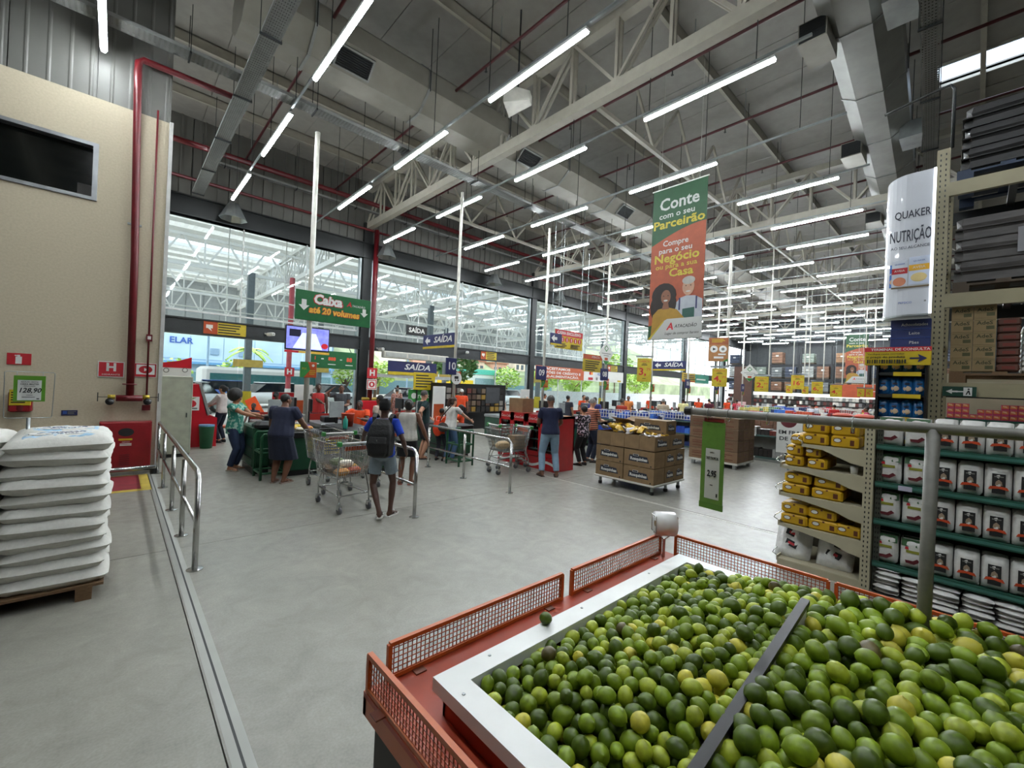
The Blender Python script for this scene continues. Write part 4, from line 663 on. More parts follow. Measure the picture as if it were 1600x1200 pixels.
# the tall advertising banners
SK1 = mat('print_skin_dark', '#6f4833', .6); SK2 = mat('print_skin_light', '#a07a64', .6); HAIR1 = mat('print_hair', '#1f1613', .7); GOLD = mat('print_mustard', '#8f6d1e', .6)
BAN_G = mat('banner_green', '#124021', .6); BAN_O = mat('banner_rust', '#8a3f22', .6); BW = mat('banner_white', '#a5a6a2', .6, var=.03); BY = mat('banner_yellow', '#a39428', .6)  # banner inks darkened: the shade of its backlit face is put into the colours
def banner(lab, loc, rz):
    t = thing('banner', lab, 'banner', loc, rz); w, h = 1.4, 3.85
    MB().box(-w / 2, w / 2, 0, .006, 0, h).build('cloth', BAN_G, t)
    arch = [(-.7, .35), (.7, .55)] + [(.7 - 1.4 * i / 14, 2.42 + .38 * math.sin(PI * .5 * (1 - i / 14) ** 1.0)) for i in range(15)]
    Y_ = BY
    def oval(x, z, rx, rz_, m, n=16, nm='figure'): return ('p', [(x + rx * math.cos(-2 * PI * i / n), z + rz_ * math.sin(-2 * PI * i / n)) for i in range(n)], m, nm)
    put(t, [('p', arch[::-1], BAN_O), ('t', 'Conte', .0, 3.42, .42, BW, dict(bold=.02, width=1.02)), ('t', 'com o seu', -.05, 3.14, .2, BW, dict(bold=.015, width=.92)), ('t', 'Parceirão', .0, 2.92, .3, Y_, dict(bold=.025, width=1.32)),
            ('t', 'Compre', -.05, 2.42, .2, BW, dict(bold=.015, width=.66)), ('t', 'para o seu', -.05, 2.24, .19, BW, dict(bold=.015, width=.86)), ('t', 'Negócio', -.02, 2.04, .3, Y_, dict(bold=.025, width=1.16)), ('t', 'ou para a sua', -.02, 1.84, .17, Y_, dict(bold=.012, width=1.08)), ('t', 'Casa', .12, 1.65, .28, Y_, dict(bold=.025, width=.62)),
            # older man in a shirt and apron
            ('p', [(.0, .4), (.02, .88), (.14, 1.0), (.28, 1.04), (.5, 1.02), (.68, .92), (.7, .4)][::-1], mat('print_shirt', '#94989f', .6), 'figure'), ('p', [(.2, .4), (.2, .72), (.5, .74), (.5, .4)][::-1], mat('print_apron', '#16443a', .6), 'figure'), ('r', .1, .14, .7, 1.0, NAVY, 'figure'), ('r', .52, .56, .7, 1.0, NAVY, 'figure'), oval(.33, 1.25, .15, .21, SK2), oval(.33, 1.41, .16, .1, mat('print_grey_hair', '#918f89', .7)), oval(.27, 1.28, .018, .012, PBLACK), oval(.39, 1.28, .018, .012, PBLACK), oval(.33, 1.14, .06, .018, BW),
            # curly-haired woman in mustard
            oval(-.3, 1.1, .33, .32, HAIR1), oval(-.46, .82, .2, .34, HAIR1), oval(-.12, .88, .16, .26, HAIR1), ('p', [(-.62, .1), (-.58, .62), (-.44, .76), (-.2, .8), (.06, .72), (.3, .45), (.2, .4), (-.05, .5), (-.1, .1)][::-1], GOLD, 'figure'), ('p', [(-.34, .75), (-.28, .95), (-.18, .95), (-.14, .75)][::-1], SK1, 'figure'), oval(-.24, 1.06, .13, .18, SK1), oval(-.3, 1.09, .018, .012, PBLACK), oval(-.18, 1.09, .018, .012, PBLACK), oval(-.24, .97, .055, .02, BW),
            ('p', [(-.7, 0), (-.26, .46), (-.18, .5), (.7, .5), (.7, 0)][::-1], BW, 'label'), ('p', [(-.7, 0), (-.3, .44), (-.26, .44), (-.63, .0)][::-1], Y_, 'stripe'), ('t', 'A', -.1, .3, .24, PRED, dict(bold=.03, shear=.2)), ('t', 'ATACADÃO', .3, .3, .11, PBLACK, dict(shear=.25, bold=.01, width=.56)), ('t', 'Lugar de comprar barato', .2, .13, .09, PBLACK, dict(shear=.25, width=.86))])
    MB().tube([(-w / 2 - .03, 0, h), (w / 2 + .03, 0, h)], .015, 8).build('top_rod', WHITE, t); MB().tube([(-w / 2, 0, 0), (w / 2, 0, 0)], .012, 8).build('bottom_rod', GALV, t)
    for s in (-.5, .5): MB().bar((s, 0, h), (s, 0, 10.4 - loc[2]), .008).build('cord', OFFWHITE, t)
    return t
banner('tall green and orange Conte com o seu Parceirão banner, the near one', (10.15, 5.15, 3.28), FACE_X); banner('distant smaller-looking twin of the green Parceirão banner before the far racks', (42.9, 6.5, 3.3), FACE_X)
# ---------------------------------------------------------------- red drinks fridges
FR = mat('fridge_red', '#a8131c', .28, coat=.4); FG = glass_mat('fridge_glass', (.75, .82, .82))
BOT = [mat('bottle_dark', '#1a0d0a', .2), mat('bottle_green', '#2a6b35', .2), mat('bottle_orange', '#c86a1c', .25), mat('can_silver', '#9a9ea0', .3, .6)]
def fridge(lab, y0, y1):
    t = thing('drinks_fridge', lab, 'fridge', (7.42, 0, 0)); D = .62; h = 1.27; mid = (y0 + y1) / 2
    MB().box(0, D, y0, y1, 0, .3).box(D - .04, D, y0, y1, .3, h).box(0, D, y0, y0 + .05, .3, h).box(0, D, y1 - .05, y1, .3, h).box(0, D, y0, y1, h - .06, h).build('cabinet', FR, t)
    for a, b in ((y0, mid), (mid, y1)):
        d = MB().box(-.04, 0, a, a + .07, .3, h).box(-.04, 0, b - .07, b, .3, h).box(-.04, 0, a, b, .3, .4).box(-.04, 0, a, b, h - .2, h).build('door', FR, t)
        MB().box(-.025, -.018, a + .07, b - .07, .4, h - .2).build('pane', FG, d); MB().bar((-.06, b - .09, .5), (-.06, b - .09, .95), .025).build('handle', GALV, d)
        text('Coca-Cola', t, -.043, (a + b) / 2, h - .1, .09, PWHITE, shear=.2, rot=(PI / 2, 0, -PI / 2), width=.34)
        for z in (.45, .68, .9):
            MB().box(.02, D - .06, a + .06, b - .06, z - .012, z).build('shelf', GALV, t)
    put_x = MB()
    for i in range(9): f = i / 8; put_x.add([(-.044, y0 + (y1 - y0) * f, .1 + .06 * math.sin(f * 6)), (-.044, y0 + (y1 - y0) * min(1, f + .125), .1 + .06 * math.sin((f + .125) * 6)), (-.044, y0 + (y1 - y0) * min(1, f + .125), .16 + .06 * math.sin((f + .125) * 6)), (-.044, y0 + (y1 - y0) * f, .16 + .06 * math.sin(f * 6))], [(0, 1, 2, 3)])
    MB().box(-.04, 0, y0, y1, 0, .28).build('kick_panel', FR, t); put_x.build('wave_stripe', PWHITE, t)
    return t
nb = 0
for q, (a, b) in enumerate(((6.45, 7.42), (7.45, 8.42))):
    fridge(f'red twin-door drinks fridge, {"near" if q == 0 else "far"} one of the pair', a, b)
    for zi, z in enumerate((.45, .68, .9)):
        for k in range(8):
            y = a + .12 + k * (b - a - .2) / 7.3
            if abs(y - (a + b) / 2) < .05: continue
            lab = f'bottle in the {"near" if q == 0 else "far"} red fridge, {["bottom", "middle", "top"][zi]} shelf, {ORD[k]} from the right'
            if q == 0 and zi == 0 and k == 0: B0 = tag(MB().lathe([(.03, 0), (.034, .02), (.034, .12), (.014, .16), (.014, .18), (.0, .181)], n=10).build('drink_bottle', BOT[0], None, smooth=True), lab, 'bottle', 'bottles in the red fridges'); o = B0
            else: o = B0.copy(); COL.objects.link(o); o['label'] = lab
            o.location = (7.42 + .16, y, z)
t = tag(MB().box(7.55, 7.95, 7.75, 8.25, 1.27, 1.62).build('carton', KRAFT), 'plain brown carton standing on top of the red fridges', 'carton')
t = tag(MB().rbox(7.6, 7.9, 6.75, 7.15, 1.27, 1.33, .02).build('white_tray', PWHITE), 'flat white tray lying on the near red fridge', 'tray')
# tobacco kiosk behind checkout three
t = thing('kiosk', 'black kiosk wall of packets behind the third checkout', 'kiosk', (11.2, 14.6, 0)); MB().box(-1.7, 1.9, 0, .6, 0, 1.92).build('cabinet', BLACK, t)
q = random.Random(3); kc = [mat('packet_brown', '#4a352a', .6), mat('packet_tan', '#6f5e4c', .6), mat('packet_black', '#1c1a1a', .5), mat('packet_brick', '#5e2a22', .6), mat('packet_grey', '#77736c', .6), mat('packet_ochre', '#8a6d2a', .6)]
for r_ in range(4):
    for c_ in range(13): MB().box(-1.6 + c_ * .26, -1.4 + c_ * .26, -.05, 0, .75 + r_ * .26, .95 + r_ * .26).build('packet', kc[q.choice((0, 0, 1, 2, 2, 3, 4, 5))], t)
MB().box(.7, 1.5, -.06, -.05, 1.1, 1.8).build('poster', mat('poster_dark', '#3a3c40', .5), t); MB().box(-.5, .3, -.3, -.05, .68, .74).build('shelf', BLACK, t)
t = board('yellow_notice', 'yellow notice left of the black kiosk', 'sign', (9.2, 15.2, 1.95), 0, 1.0, .7, YEL, lines(-.4, .4, -.28, .28, 5, PBLACK)); MB().bar((-.3, .06, .3), (-.3, .06, -1.95), .04).bar((.3, .06, .3), (.3, .06, -1.95), .04).build('stand', DARK, t); board('green_notice', 'green recicla board below the yellow notice', 'sign', (9.2, 15.3, 1.35), 0, 1.3, .5, PGREEN, [('t', 'recicla', .15, 0, .3, PWHITE), ('c', -.4, .0, .12, 0, PWHITE)])
board('feather_flag', 'slanted orange promotional flag near the glass behind the desks', 'flag', (3.6, 16.5, .6), 0, .35, 1.2, mat('flag_orange', '#e0521c', .5), []).rotation_euler = (0, -.5, 0)
board('promo_panel', 'orange and white roll-up panel beside the first pole', 'sign', (4.0, 13.2, .85), 0, .5, 1.70, PWHITE, [('r', -.2, .2, -.55, .4, ORANGE)]); board('promo_panel', 'orange and white roll-up panel behind the white-shirted shopper', 'sign', (8.1, 12.4, .9), 0, .5, 1.80, PWHITE, [('r', -.2, .2, -.6, .3, ORANGE)]); board('promo_panel', 'orange and white roll-up panel right of the red fridges', 'sign', (12.0, 12.2, .9), 0, .5, 1.80, PWHITE, [('r', -.2, .2, -.6, .3, ORANGE)])
t = thing('bench', 'dark bench inside the glass front by the seated child', 'bench', (3.1, 14.6, 0)); MB().box(-1.6, .8, -.2, .2, .38, .44).build('seat', mat('bench_orange', '#b4502a', .5), t)
for x in (-1.5, .7): MB().box(x - .03, x + .03, -.18, .18, 0, .38).build('leg', BLACK, t)
board('red_stall', 'red promotional board outside behind the desks', 'sign', (5.5, 20.5, .6), 0, 1.1, 1.2, REDB, [('c', 0, .05, .12, 0, PBLACK)])
# goods on desks
def blob(name, lab, cat, x, y, z, r, m, grp=None): return tag(MB().ell((0, 0, r[2]), r, 10, 7).build(name, m, None, smooth=True, loc=(x, y, z)), lab, cat, grp)
t = tag(MB().lathe([(.045, 0), (.05, .02), (.05, .19), (.02, .24), (.02, .27), (0, .272)], n=12).build('squeeze_bottle', mat('teal_bottle', '#2f8f80', .35), None, smooth=True, loc=(3.6, 9.05, .872)), 'teal bottle standing on the desk by the woman in navy', 'bottle')
t = tag(MB().lathe([(.05, 0), (.055, .02), (.055, .13), (.02, .19), (.015, .22), (0, .222)], n=12).build('squeeze_bottle', mat('yellow_bottle', '#d9c84a', .35), None, smooth=True, loc=(4.1, 10.35, .862)), 'yellow bottle on the desk before the orange-shirted cashier', 'bottle')
t = tag(MB().lathe([(.045, 0), (.05, .02), (.05, .16), (.025, .2), (0, .202)], n=12).build('squeeze_bottle', PWHITE, None, smooth=True, loc=(6.45, 9.6, .872)), 'white bottle on the desk before the white-shirted shopper', 'bottle')
for i, (x, y, c) in enumerate(((2.65, 9.3, '#c9a23a'), (2.8, 9.6, '#d9c23a'), (2.9, 9.2, '#b87a2a'), (2.72, 9.05, '#e0d8c0'), (2.95, 9.5, '#4a2a7a'))):
    tag(MB().rbox(-.09, .09, -.06, .06, 0, .07, .025).build('grocery_pack', mat('pack_' + c, c, .5), None, loc=(x, y, .868)), f'small grocery pack on the belt by the woman in navy, {ORD[i]} of the scatter', 'grocery', 'groceries on the left belt')
for i, (x, y, c) in enumerate(((6.45, 9.25, '#d8d4c4'), (6.7, 9.45, '#c9b28a'), (6.5, 9.95, '#d8dcc0'), (6.72, 10.05, '#e4e2d8'))):
    tag(MB().rbox(-.1, .1, -.07, .07, 0, .08, .03).build('grocery_pack', mat('pack_' + c, c, .5), None, loc=(x, y, .868)), f'pale grocery pack on the belt before the white-shirted shopper, {ORD[i]} of four', 'grocery', 'groceries on the middle belt')
t = thing('hand_basket', 'white shopping basket on the desk behind the woman in navy', 'basket', (3.0, 10.6, .86)); m = MB()
for i in range(9): m.bar((-.2 + i * .05, -.15, 0), (-.22 + i * .055, -.17, .2), .012); m.bar((-.2 + i * .05, .15, 0), (-.22 + i * .055, .17, .2), .012)
for i in range(7): m.bar((-.2, -.15 + i * .05, 0), (-.22, -.17 + i * .056, .2), .012); m.bar((.2, -.15 + i * .05, 0), (.22, -.17 + i * .056, .2), .012)
m.build('ribs', PWHITE, t, kind='stuff'); MB().box(-.2, .2, -.15, .15, 0, .012).build('base', PWHITE, t); MB().tube([(-.22, -.17, .2), (.22, -.17, .2), (.22, .17, .2), (-.22, .17, .2), (-.22, -.17, .2)], .012, 6).build('rim', PWHITE, t)
tag(MB().lathe([(.11, 0), (.14, .28), (.145, .3), (.13, .3), (.12, .05)], n=16).build('red_bucket', mat('bucket_red', '#b03a24', .4), None, smooth=True, loc=(3.85, 9.55, .86)), 'red bucket on the desk beside the teal bottle', 'bucket')
# ================================================================ people
V = Vector
def ik(S, T, a, b, hint):
    d = T - S; L = min(max(d.length, .05), a + b - .004); d.normalize(); x = (a * a - b * b + L * L) / (2 * L); y = math.sqrt(max(0, a * a - x * x))
    p = hint - d * hint.dot(d); p.normalize(); return S + d * x + p * y, S + d * L
def remesh(o, vs, it=3):
    m = o.modifiers.new('skin', 'REMESH'); m.mode = 'VOXEL'; m.voxel_size = vs; m.use_smooth_shade = True
    s = o.modifiers.new('relax', 'SMOOTH'); s.factor = .5; s.iterations = it
    return o
SKIN = {'dark': mat('skin_dark', '#4a2f24', .5, var=.06), 'brown': mat('skin_brown', '#6b4532', .5, var=.06), 'tan': mat('skin_tan', '#9a6c50', .5, var=.06), 'light': mat('skin_light', '#b98a70', .5, var=.06)}
HAIR = {'black': mat('hair_black', '#0f0c0b', .6, bump=.4, scale=60), 'brown': mat('hair_brown', '#3a2418', .6, bump=.4, scale=60), 'grey': mat('hair_grey', '#8d8b87', .7, bump=.4, scale=60), 'dark_grey': mat('hair_darkgrey', '#45423f', .7, bump=.4, scale=60)}
EYE = mat('eye_dark', '#140e0c', .2); LIP = mat('lip', '#6a3a34', .5)
def fmat(key, kind, c1, c2, sc):
    m = mat(key, c1, .85, var=.03); n = m.node_tree.nodes; l = m.node_tree.links; b = n['Principled BSDF']; tc = n.new('ShaderNodeTexCoord')
    if kind == 'stripe':
        mp = n.new('ShaderNodeMapping'); mp.inputs['Rotation'].default_value = (0, PI / 2, 0); w = n.new('ShaderNodeTexWave'); w.inputs['Scale'].default_value = sc; w.inputs['Distortion'].default_value = .6
        l.new(tc.outputs['Object'], mp.inputs['Vector']); l.new(mp.outputs['Vector'], w.inputs['Vector']); f = w.outputs['Fac']
    else:
        w = n.new('ShaderNodeTexNoise'); w.inputs['Scale'].default_value = sc; w.inputs['Detail'].default_value = 1; l.new(tc.outputs['Object'], w.inputs['Vector']); f = w.outputs['Fac']
    r = n.new('ShaderNodeValToRGB'); r.color_ramp.interpolation = 'CONSTANT'; r.color_ramp.elements[0].color = (*lin(c1), 1); r.color_ramp.elements[1].position = .55 if kind != 'stripe' else .5; r.color_ramp.elements[1].color = (*lin(c2), 1)
    l.new(f, r.inputs['Fac']); l.new(r.outputs['Color'], b.inputs['Base Color']); return m
def cloth(c): return c if not isinstance(c, str) else mat('cloth_' + c, c, .88, var=.1, scale=14, bump=.25)
def facing(ang):   # 0 = away from the entrance side (towards the glass), measured clockwise seen from above
    a = math.radians(ang); F = (.678, .735); R_ = (.735, -.678); d = (F[0] * math.cos(a) + R_[0] * math.sin(a), F[1] * math.cos(a) + R_[1] * math.sin(a)); return math.atan2(-d[0], d[1])
def person(lab, x, y, ang, h=1.68, fat=1., skin='brown', hair=('short', 'black'), top=('#333', .45), bottom=('long', '#223'), shoe='#222', lean=0., lh=None, rh=None, lf=None, rf=None, hy=0., hp=0., le=None, re_=None, vs=.012, sit=None, group=None, z=0, lk=None, rk=None):
    s = h / 1.7; t = thing('person', lab, 'person', (x, y, z), facing(ang), group); fw = .5 + .5 * fat
    hipz = (.90 if sit is None else sit / s); up = V((0, math.sin(lean), math.cos(lean))); fwd = V((0, math.cos(lean), -math.sin(lean))); hip = V((0, 0, hipz))
    def P(sx, a, f=0): return (hip + V((sx, 0, 0)) + up * a + fwd * f) * s          # a: metres above the hip joint along the spine
    def ring(a, rx, ry, f=0, n=14, ex=0.): c = P(0, a, f); return [c + V((1, 0, 0)) * (rx * fat + ex) * s * math.cos(2 * PI * k / n) + fwd * (ry * fat + ex) * s * math.sin(2 * PI * k / n) for k in range(n)]
    belly = .012 * (fat - 1) * 12
    TOR = [(-.08, .10, .08, 0), (-.04, .155, .115, -.005), (.03, .168, .125, -.008), (.10, .158, .115 + belly * .3, 0), (.18, .142, .105 + belly * .5, .008), (.3, .152, .11 + belly * .2, .008), (.41, .168, .112, 0), (.47, .172, .1, -.008), (.515, .15, .085, -.01), (.54, .09, .066, -.012)]
    SH = [P(-.175 * fw, .485, -.01), P(.175 * fw, .485, -.01)]; HP = [(hip + V((-.088 * fw, 0, -.02))) * s, (hip + V((.088 * fw, 0, -.02))) * s]
    feet = [V((lf or (-.1, 0))[:2] + ((lf[2],) if lf and len(lf) > 2 else (0,))), V((rf or (.1, 0))[:2] + ((rf[2],) if rf and len(rf) > 2 else (0,)))]
    hands = [V(lh) if lh else P(-.25 * fw, -.06, .05), V(rh) if rh else P(.25 * fw, -.06, .05)]
    hints = [V(le) if le else V((-.5, -1, -.2)), V(re_) if re_ else V((.5, -1, -.2))]
    body = MB(); body.loft([ring(*q[:3], q[3]) for q in TOR])
    limbs = []
    for i in (0, 1):
        E, Wr = ik(SH[i], hands[i], .285 * s, .25 * s, hints[i]); an = feet[i] + V((0, -.02, .085 * s)); K, An = ik(HP[i], an, .42 * s, .415 * s, V((lk, rk)[i] or (.12 * (2 * i - 1), 1, .1)))
        limbs.append((E, Wr, K, An)); g = fat * s
        body.tube([SH[i] + V((.03 * (1 - 2 * i), 0, 0)), SH[i], SH[i].lerp(E, .3), SH[i].lerp(E, .75), E, E.lerp(Wr, .3), E.lerp(Wr, .8), Wr], [.05 * g, .058 * g, .053 * g, .044 * g, .04 * g, .042 * g, .031 * g, .027 * s], 10)
        body.tube([HP[i] + V((0, 0, .06)), HP[i].lerp(K, .15), HP[i].lerp(K, .5), HP[i].lerp(K, .88), K, K.lerp(An, .2), K.lerp(An, .4), K.lerp(An, .8), An, An + V((0, 0, -.04))], [.085 * g, .088 * g, .076 * g, .057 * g, .053 * g, .055 * g, .054 * g, .038 * g, .037 * s, .04 * s], 10)
        # foot
        f0 = V((feet[i].x, feet[i].y, feet[i].z)); tz = V((.25 * (2 * i - 1), 1, 0)).normalized(); sd = V((tz.y, -tz.x, 0))
        def fr(a, w, hh, z0=.0): return [f0 + tz * a * s + sd * w * s * math.cos(2 * PI * k / 8) + V((0, 0, (z0 + hh * .5 + hh * .5 * math.sin(2 * PI * k / 8)) * s)) for k in range(8)]
        FT = [(-.07, .02, .05), (-.055, .034, .075), (0, .038, .09), (.07, .042, .06), (.13, .046, .04), (.165, .035, .03), (.175, .02, .02)]
        body.loft([fr(*q, .012) for q in FT])
        if shoe:
            so = MB(); kind_ = 'sandal' if shoe.startswith('s') else 'shoe'
            if kind_ == 'sandal':
                so.loft([[f0 + tz * a * s + sd * w * s * 1.12 * sg + V((0, 0, zz)) for sg, zz in ((-1, .0), (1, .0), (1, .018), (-1, .018))] for a, w in ((-.085, .03), (-.03, .04), (.08, .045), (.15, .046), (.19, .03))]); so.tube([f0 + tz * .06 * s + sd * .05 * s + V((0, 0, .02)), f0 + tz * .09 * s + V((0, 0, .075)) * s, f0 + tz * .06 * s - sd * .05 * s + V((0, 0, .02))], .01, 6)
                so.build('sandal', cloth(shoe[1:]), t)
            else: so.loft([[p + (p - (f0 + V((0, 0, .03)))) * .1 for p in fr(a * 1.04, w + .006, hh + .008)] for a, w, hh in FT]); o = so.build('shoe', cloth(shoe), t, smooth=True)
        # hand: palm, four fingers, thumb
        d = (Wr - E).normalized(); side = V((1 if i == 0 else -1, 0, 0)); side = (side - d * side.dot(d)).normalized(); nrm = d.cross(side)   # side: thumb-forward reference
        thf = V((0, 1, .0)); thf = thf - d * thf.dot(d); thf = thf.normalized() if thf.length > .2 else nrm
        pn = side; wd = thf                                                     # palm normal faces the body, fingers spread along wd
        pal = [[Wr + d * a * s + wd * w * s * math.cos(2 * PI * k / 8) + pn * th * s * math.sin(2 * PI * k / 8) for k in range(8)] for a, w, th in ((-.01, .026, .022), (.03, .036, .02), (.07, .041, .017), (.095, .038, .013))]
        body.loft(pal); fr_ = max(.0085, vs * .72)
        for k in range(4):
            b0 = Wr + d * .085 * s + wd * (.03 - .02 * k) * s; ln = (.07, .078, .074, .058)[k] * s; m1 = b0 + d * ln * .55 + pn * .006; m2 = m1 + (d * .75 + pn * .65).normalized() * ln * .5
            body.tube([b0, m1, m2], [fr_, fr_ * .95, fr_ * .8], 6)
        b0 = Wr + d * .025 * s + wd * .03 * s; body.tube([b0, b0 + (d * .6 + wd * .7).normalized() * .04 * s, b0 + (d * .95 + wd * .55).normalized() * .07 * s], [fr_ * 1.25, fr_ * 1.1, fr_ * .85], 6)
    # neck and head
    nb_ = P(0, .52, -.012); hc = P(0, .675, .015); hr = Matrix.Rotation(hy, 3, 'Z') @ Matrix.Rotation(-hp, 3, 'X'); 
    def H(x, y_, z_): return hc + hr @ (V((x, y_, z_)) * s)
    body.tube([nb_, P(0, .58, -.002), H(0, -.01, -.03)], [.062 * s * fw, .054 * s * fw, .052 * s], 10)
    hm = hr.to_4x4().to_3x3()
    body.ell(H(0, -.008, .022), (.074 * s, .094 * s, .098 * s), 14, 10, hm); body.ell(H(0, .022, -.05), (.056 * s, .064 * s, .066 * s), 12, 8, hm); body.ell(H(0, .045, -.012), (.052 * s, .045 * s, .06 * s), 10, 7, hm)
    body.tube([H(0, .082, .016), H(0, .104, -.014), H(0, .088, -.024)], [.011 * s, .017 * s, .014 * s], 7)
    for sg in (-1, 1): body.ell(H(sg * .076, -.01, -.004), (.012 * s, .022 * s, .033 * s), 8, 6, hm)
    remesh(body.build('body', SKIN[skin], t, smooth=True), vs)
    for sg in (-1, 1): MB().ell(H(sg * .031, .082, .012), (.011 * s, .008 * s, .007 * s), 8, 5, hm).build('eye', EYE, t, smooth=True)
    MB().ell(H(0, .083, -.054), (.022 * s, .008 * s, .007 * s), 8, 5, hm).build('mouth', LIP, t, smooth=True)
    # hair
    if hair:
        st, hc_ = hair; hb_ = MB(); hat = st in ('beanie', 'cap')
        k = {'afro': 1.55, 'curly': 1.25}.get(st, 1.0)
        if st == 'afro': hb_.ell(H(0, -.06, .045), (.155 * s, .145 * s, .155 * s), 16, 12, hm)
        elif st == 'curly': hb_.ell(H(0, -.04, .04), (.1 * s, .1 * s, .105 * s), 14, 10, hm)
        else: hb_.ell(H(0, -.022, .04), (.083 * s, .096 * s, .094 * s), 14, 10, hm)
        if st in ('bun',): hb_.ell(H(0, -.11, .05), (.045 * s, .045 * s, .045 * s), 10, 8)
        if st in ('pony',): hb_.tube([H(0, -.1, .05), H(0, -.15, .02), H(0, -.15, -.12), H(0, -.12, -.2)], [.03 * s, .036 * s, .03 * s, .012 * s], 8)
        if st in ('long', 'pony', 'bun', 'afro'): hb_.ell(H(0, -.05, -.02), (.078 * s, .06 * s, .08 * s), 12, 8, hm)
        if st == 'long': hb_.tube([H(0, -.07, .0), H(0, -.08, -.12), H(0, -.09, -.25)], [.075 * s, .08 * s, .05 * s], 10)
        if st == 'beanie': hb_.ell(H(0, -.015, .07), (.088 * s, .1 * s, .075 * s), 14, 10, hm); hb_.tube([H(-.05, -.06, .12), H(.05, -.06, .13)], .025 * s, 8)
        if st == 'cap': hb_.tube([H(0, .06, .07), H(0, .15, .055)], [.07 * s, .05 * s], 8)
        remesh(hb_.build('hat' if hat else 'hair', cloth(hc_) if hat else HAIR[hc_], t, smooth=True), max(vs, .011))
    # top
    tm, sl = top[0], top[1]; tp = MB(); ext = .012
    lo = -.02 if len(top) < 3 else top[2]
    tp.loft([ring(q[0], q[1], q[2], q[3], ex=ext + (.01 if q[0] < .2 else 0)) for q in [(lo, .165, .122, -.006)] + [q for q in TOR if q[0] > lo + .02 and q[0] < .53]] + [ring(.535, .1, .075, -.012, ex=.004)])
    for i in (0, 1):
        E, Wr = limbs[i][:2]
        if sl > 0:
            pts = [SH[i] + V((.05 * (1 - 2 * i), 0, 0)), SH[i] + V((0, 0, .004))]; rr_ = [.06, .07]
            if sl <= 1: pts += [SH[i].lerp(E, sl * .5), SH[i].lerp(E, sl)]; rr_ += [.066, .062]
            else: pts += [SH[i].lerp(E, .5), E, E.lerp(Wr, .93)]; rr_ += [.06, .053, .038]
            tp.tube(pts, [r_ * fat * s for r_ in rr_], 10)
    remesh(tp.build('shirt', cloth(tm), t, smooth=True), max(vs, .01), 2)
    # bottom
    bk, bm = bottom[0], bottom[1]; bt = MB()
    bt.loft([ring(q[0], q[1], q[2], q[3], ex=.008) for q in TOR[:4]])
    if bk == 'skirt':
        zl = bottom[2] if len(bottom) > 2 else .45; A = ring(-.02, .172, .128, -.006, ex=.01); c = (limbs[0][2] + limbs[1][2]) / 2
        B_ = [V((c.x + (.2 * fat + .01) * s * math.cos(2 * PI * k / 14), c.y + (.15 * fat + .01) * s * math.sin(2 * PI * k / 14), zl)) for k in range(14)]
        bt.loft([A, [a_.lerp(b_, .5) for a_, b_ in zip(A, B_)], B_])
    else:
        fr2 = 1.0 if bk == 'long' else None
        for i in (0, 1):
            K, An = limbs[i][2:]; g = fat * s
            if bk == 'long': pts = [HP[i] + V((0, 0, .03)), HP[i].lerp(K, .4), K, K.lerp(An, .4), K.lerp(An, .93)]; rr_ = [.1, .092, .07, .068, .058]
            else: pts = [HP[i] + V((0, 0, .03)), HP[i].lerp(K, .3), HP[i].lerp(K, .6), HP[i].lerp(K, .92 if bk == 'shorts' else .62)]; rr_ = [.1, .103, .1, .098]
            bt.tube(pts, [r_ * g for r_ in rr_], 12)
    remesh(bt.build('skirt' if bk == 'skirt' else 'trousers' if bk == 'long' else 'shorts', cloth(bm), t, smooth=True), max(vs, .01), 2)
    return t
OR = '#d8481c'
FLOR = fmat('teal_floral', 'noise', '#2f7f70', '#8fb0a0', 18); PATT = fmat('black_patterned', 'noise', '#15131c', '#b7a7b4', 22); STRI = fmat('striped_shirt', 'stripe', '#c07a60', '#2a1a18', 6.5); REDF = fmat('pink_floral', 'noise', '#b08a80', '#7a4a40', 20)
# near queue
person('person in a blue shirt and grey shorts with a black backpack, leaning by the carts', 2.84, 5.72, 0, 1.66, .92, 'dark', ('beanie', '#0d0d10'), ('#1c3fb0', .72), ('mid', '#7d8a93'), 'sd0cfc8', lean=-.03, lh=(-.42, .32, .99), rh=(.3, .08, .93), lf=(.03, -.16, .03), rf=(.13, .02), lk=(-1, .75, 0), le=(-1, -.3, -.2), vs=.008)
person('person in a navy T-shirt and denim skirt at the first checkout, back turned', 2.23, 8.52, 5, 1.62, 1.32, 'brown', ('short', 'black'), ('#252a40', .62), ('skirt', '#1b2133', .42), 's8a7a70', lean=.16, lh=(-.34, .26, .84), rh=(.36, .3, .9), hy=-.5, vs=.009)
person('person in a white sleeveless top and black skirt at the handrail, back turned', 4.07, 7.25, 0, 1.6, 1.12, 'brown', ('bun', 'black'), ('#b9b6ae', 0), ('skirt', '#101012', .52), 's9a5a50', hy=.2, lh=(-.3, .1, .85), rh=(.36, .06, .84), vs=.009)
person('person in a teal floral blouse and jeans with curly hair, facing the checkout', 1.79, 10.1, 85, 1.58, 1.1, 'tan', ('afro', 'black'), (FLOR, .5, -.1), ('long', '#1c2a44'), 's8d8577', lh=(-.1, .42, 1.12), rh=(.14, .46, 1.1), hp=.3, vs=.01)
person('person with a ponytail in a white and navy top using the red cash machine', 2.2, 14.25, -90, 1.6, .95, 'tan', ('pony', 'black'), ('#b8b0ac', 1.9), ('long', '#141a2c'), '#111111', lh=(-.12, .4, .98), rh=(.12, .42, 1.0), hp=.2, vs=.012)
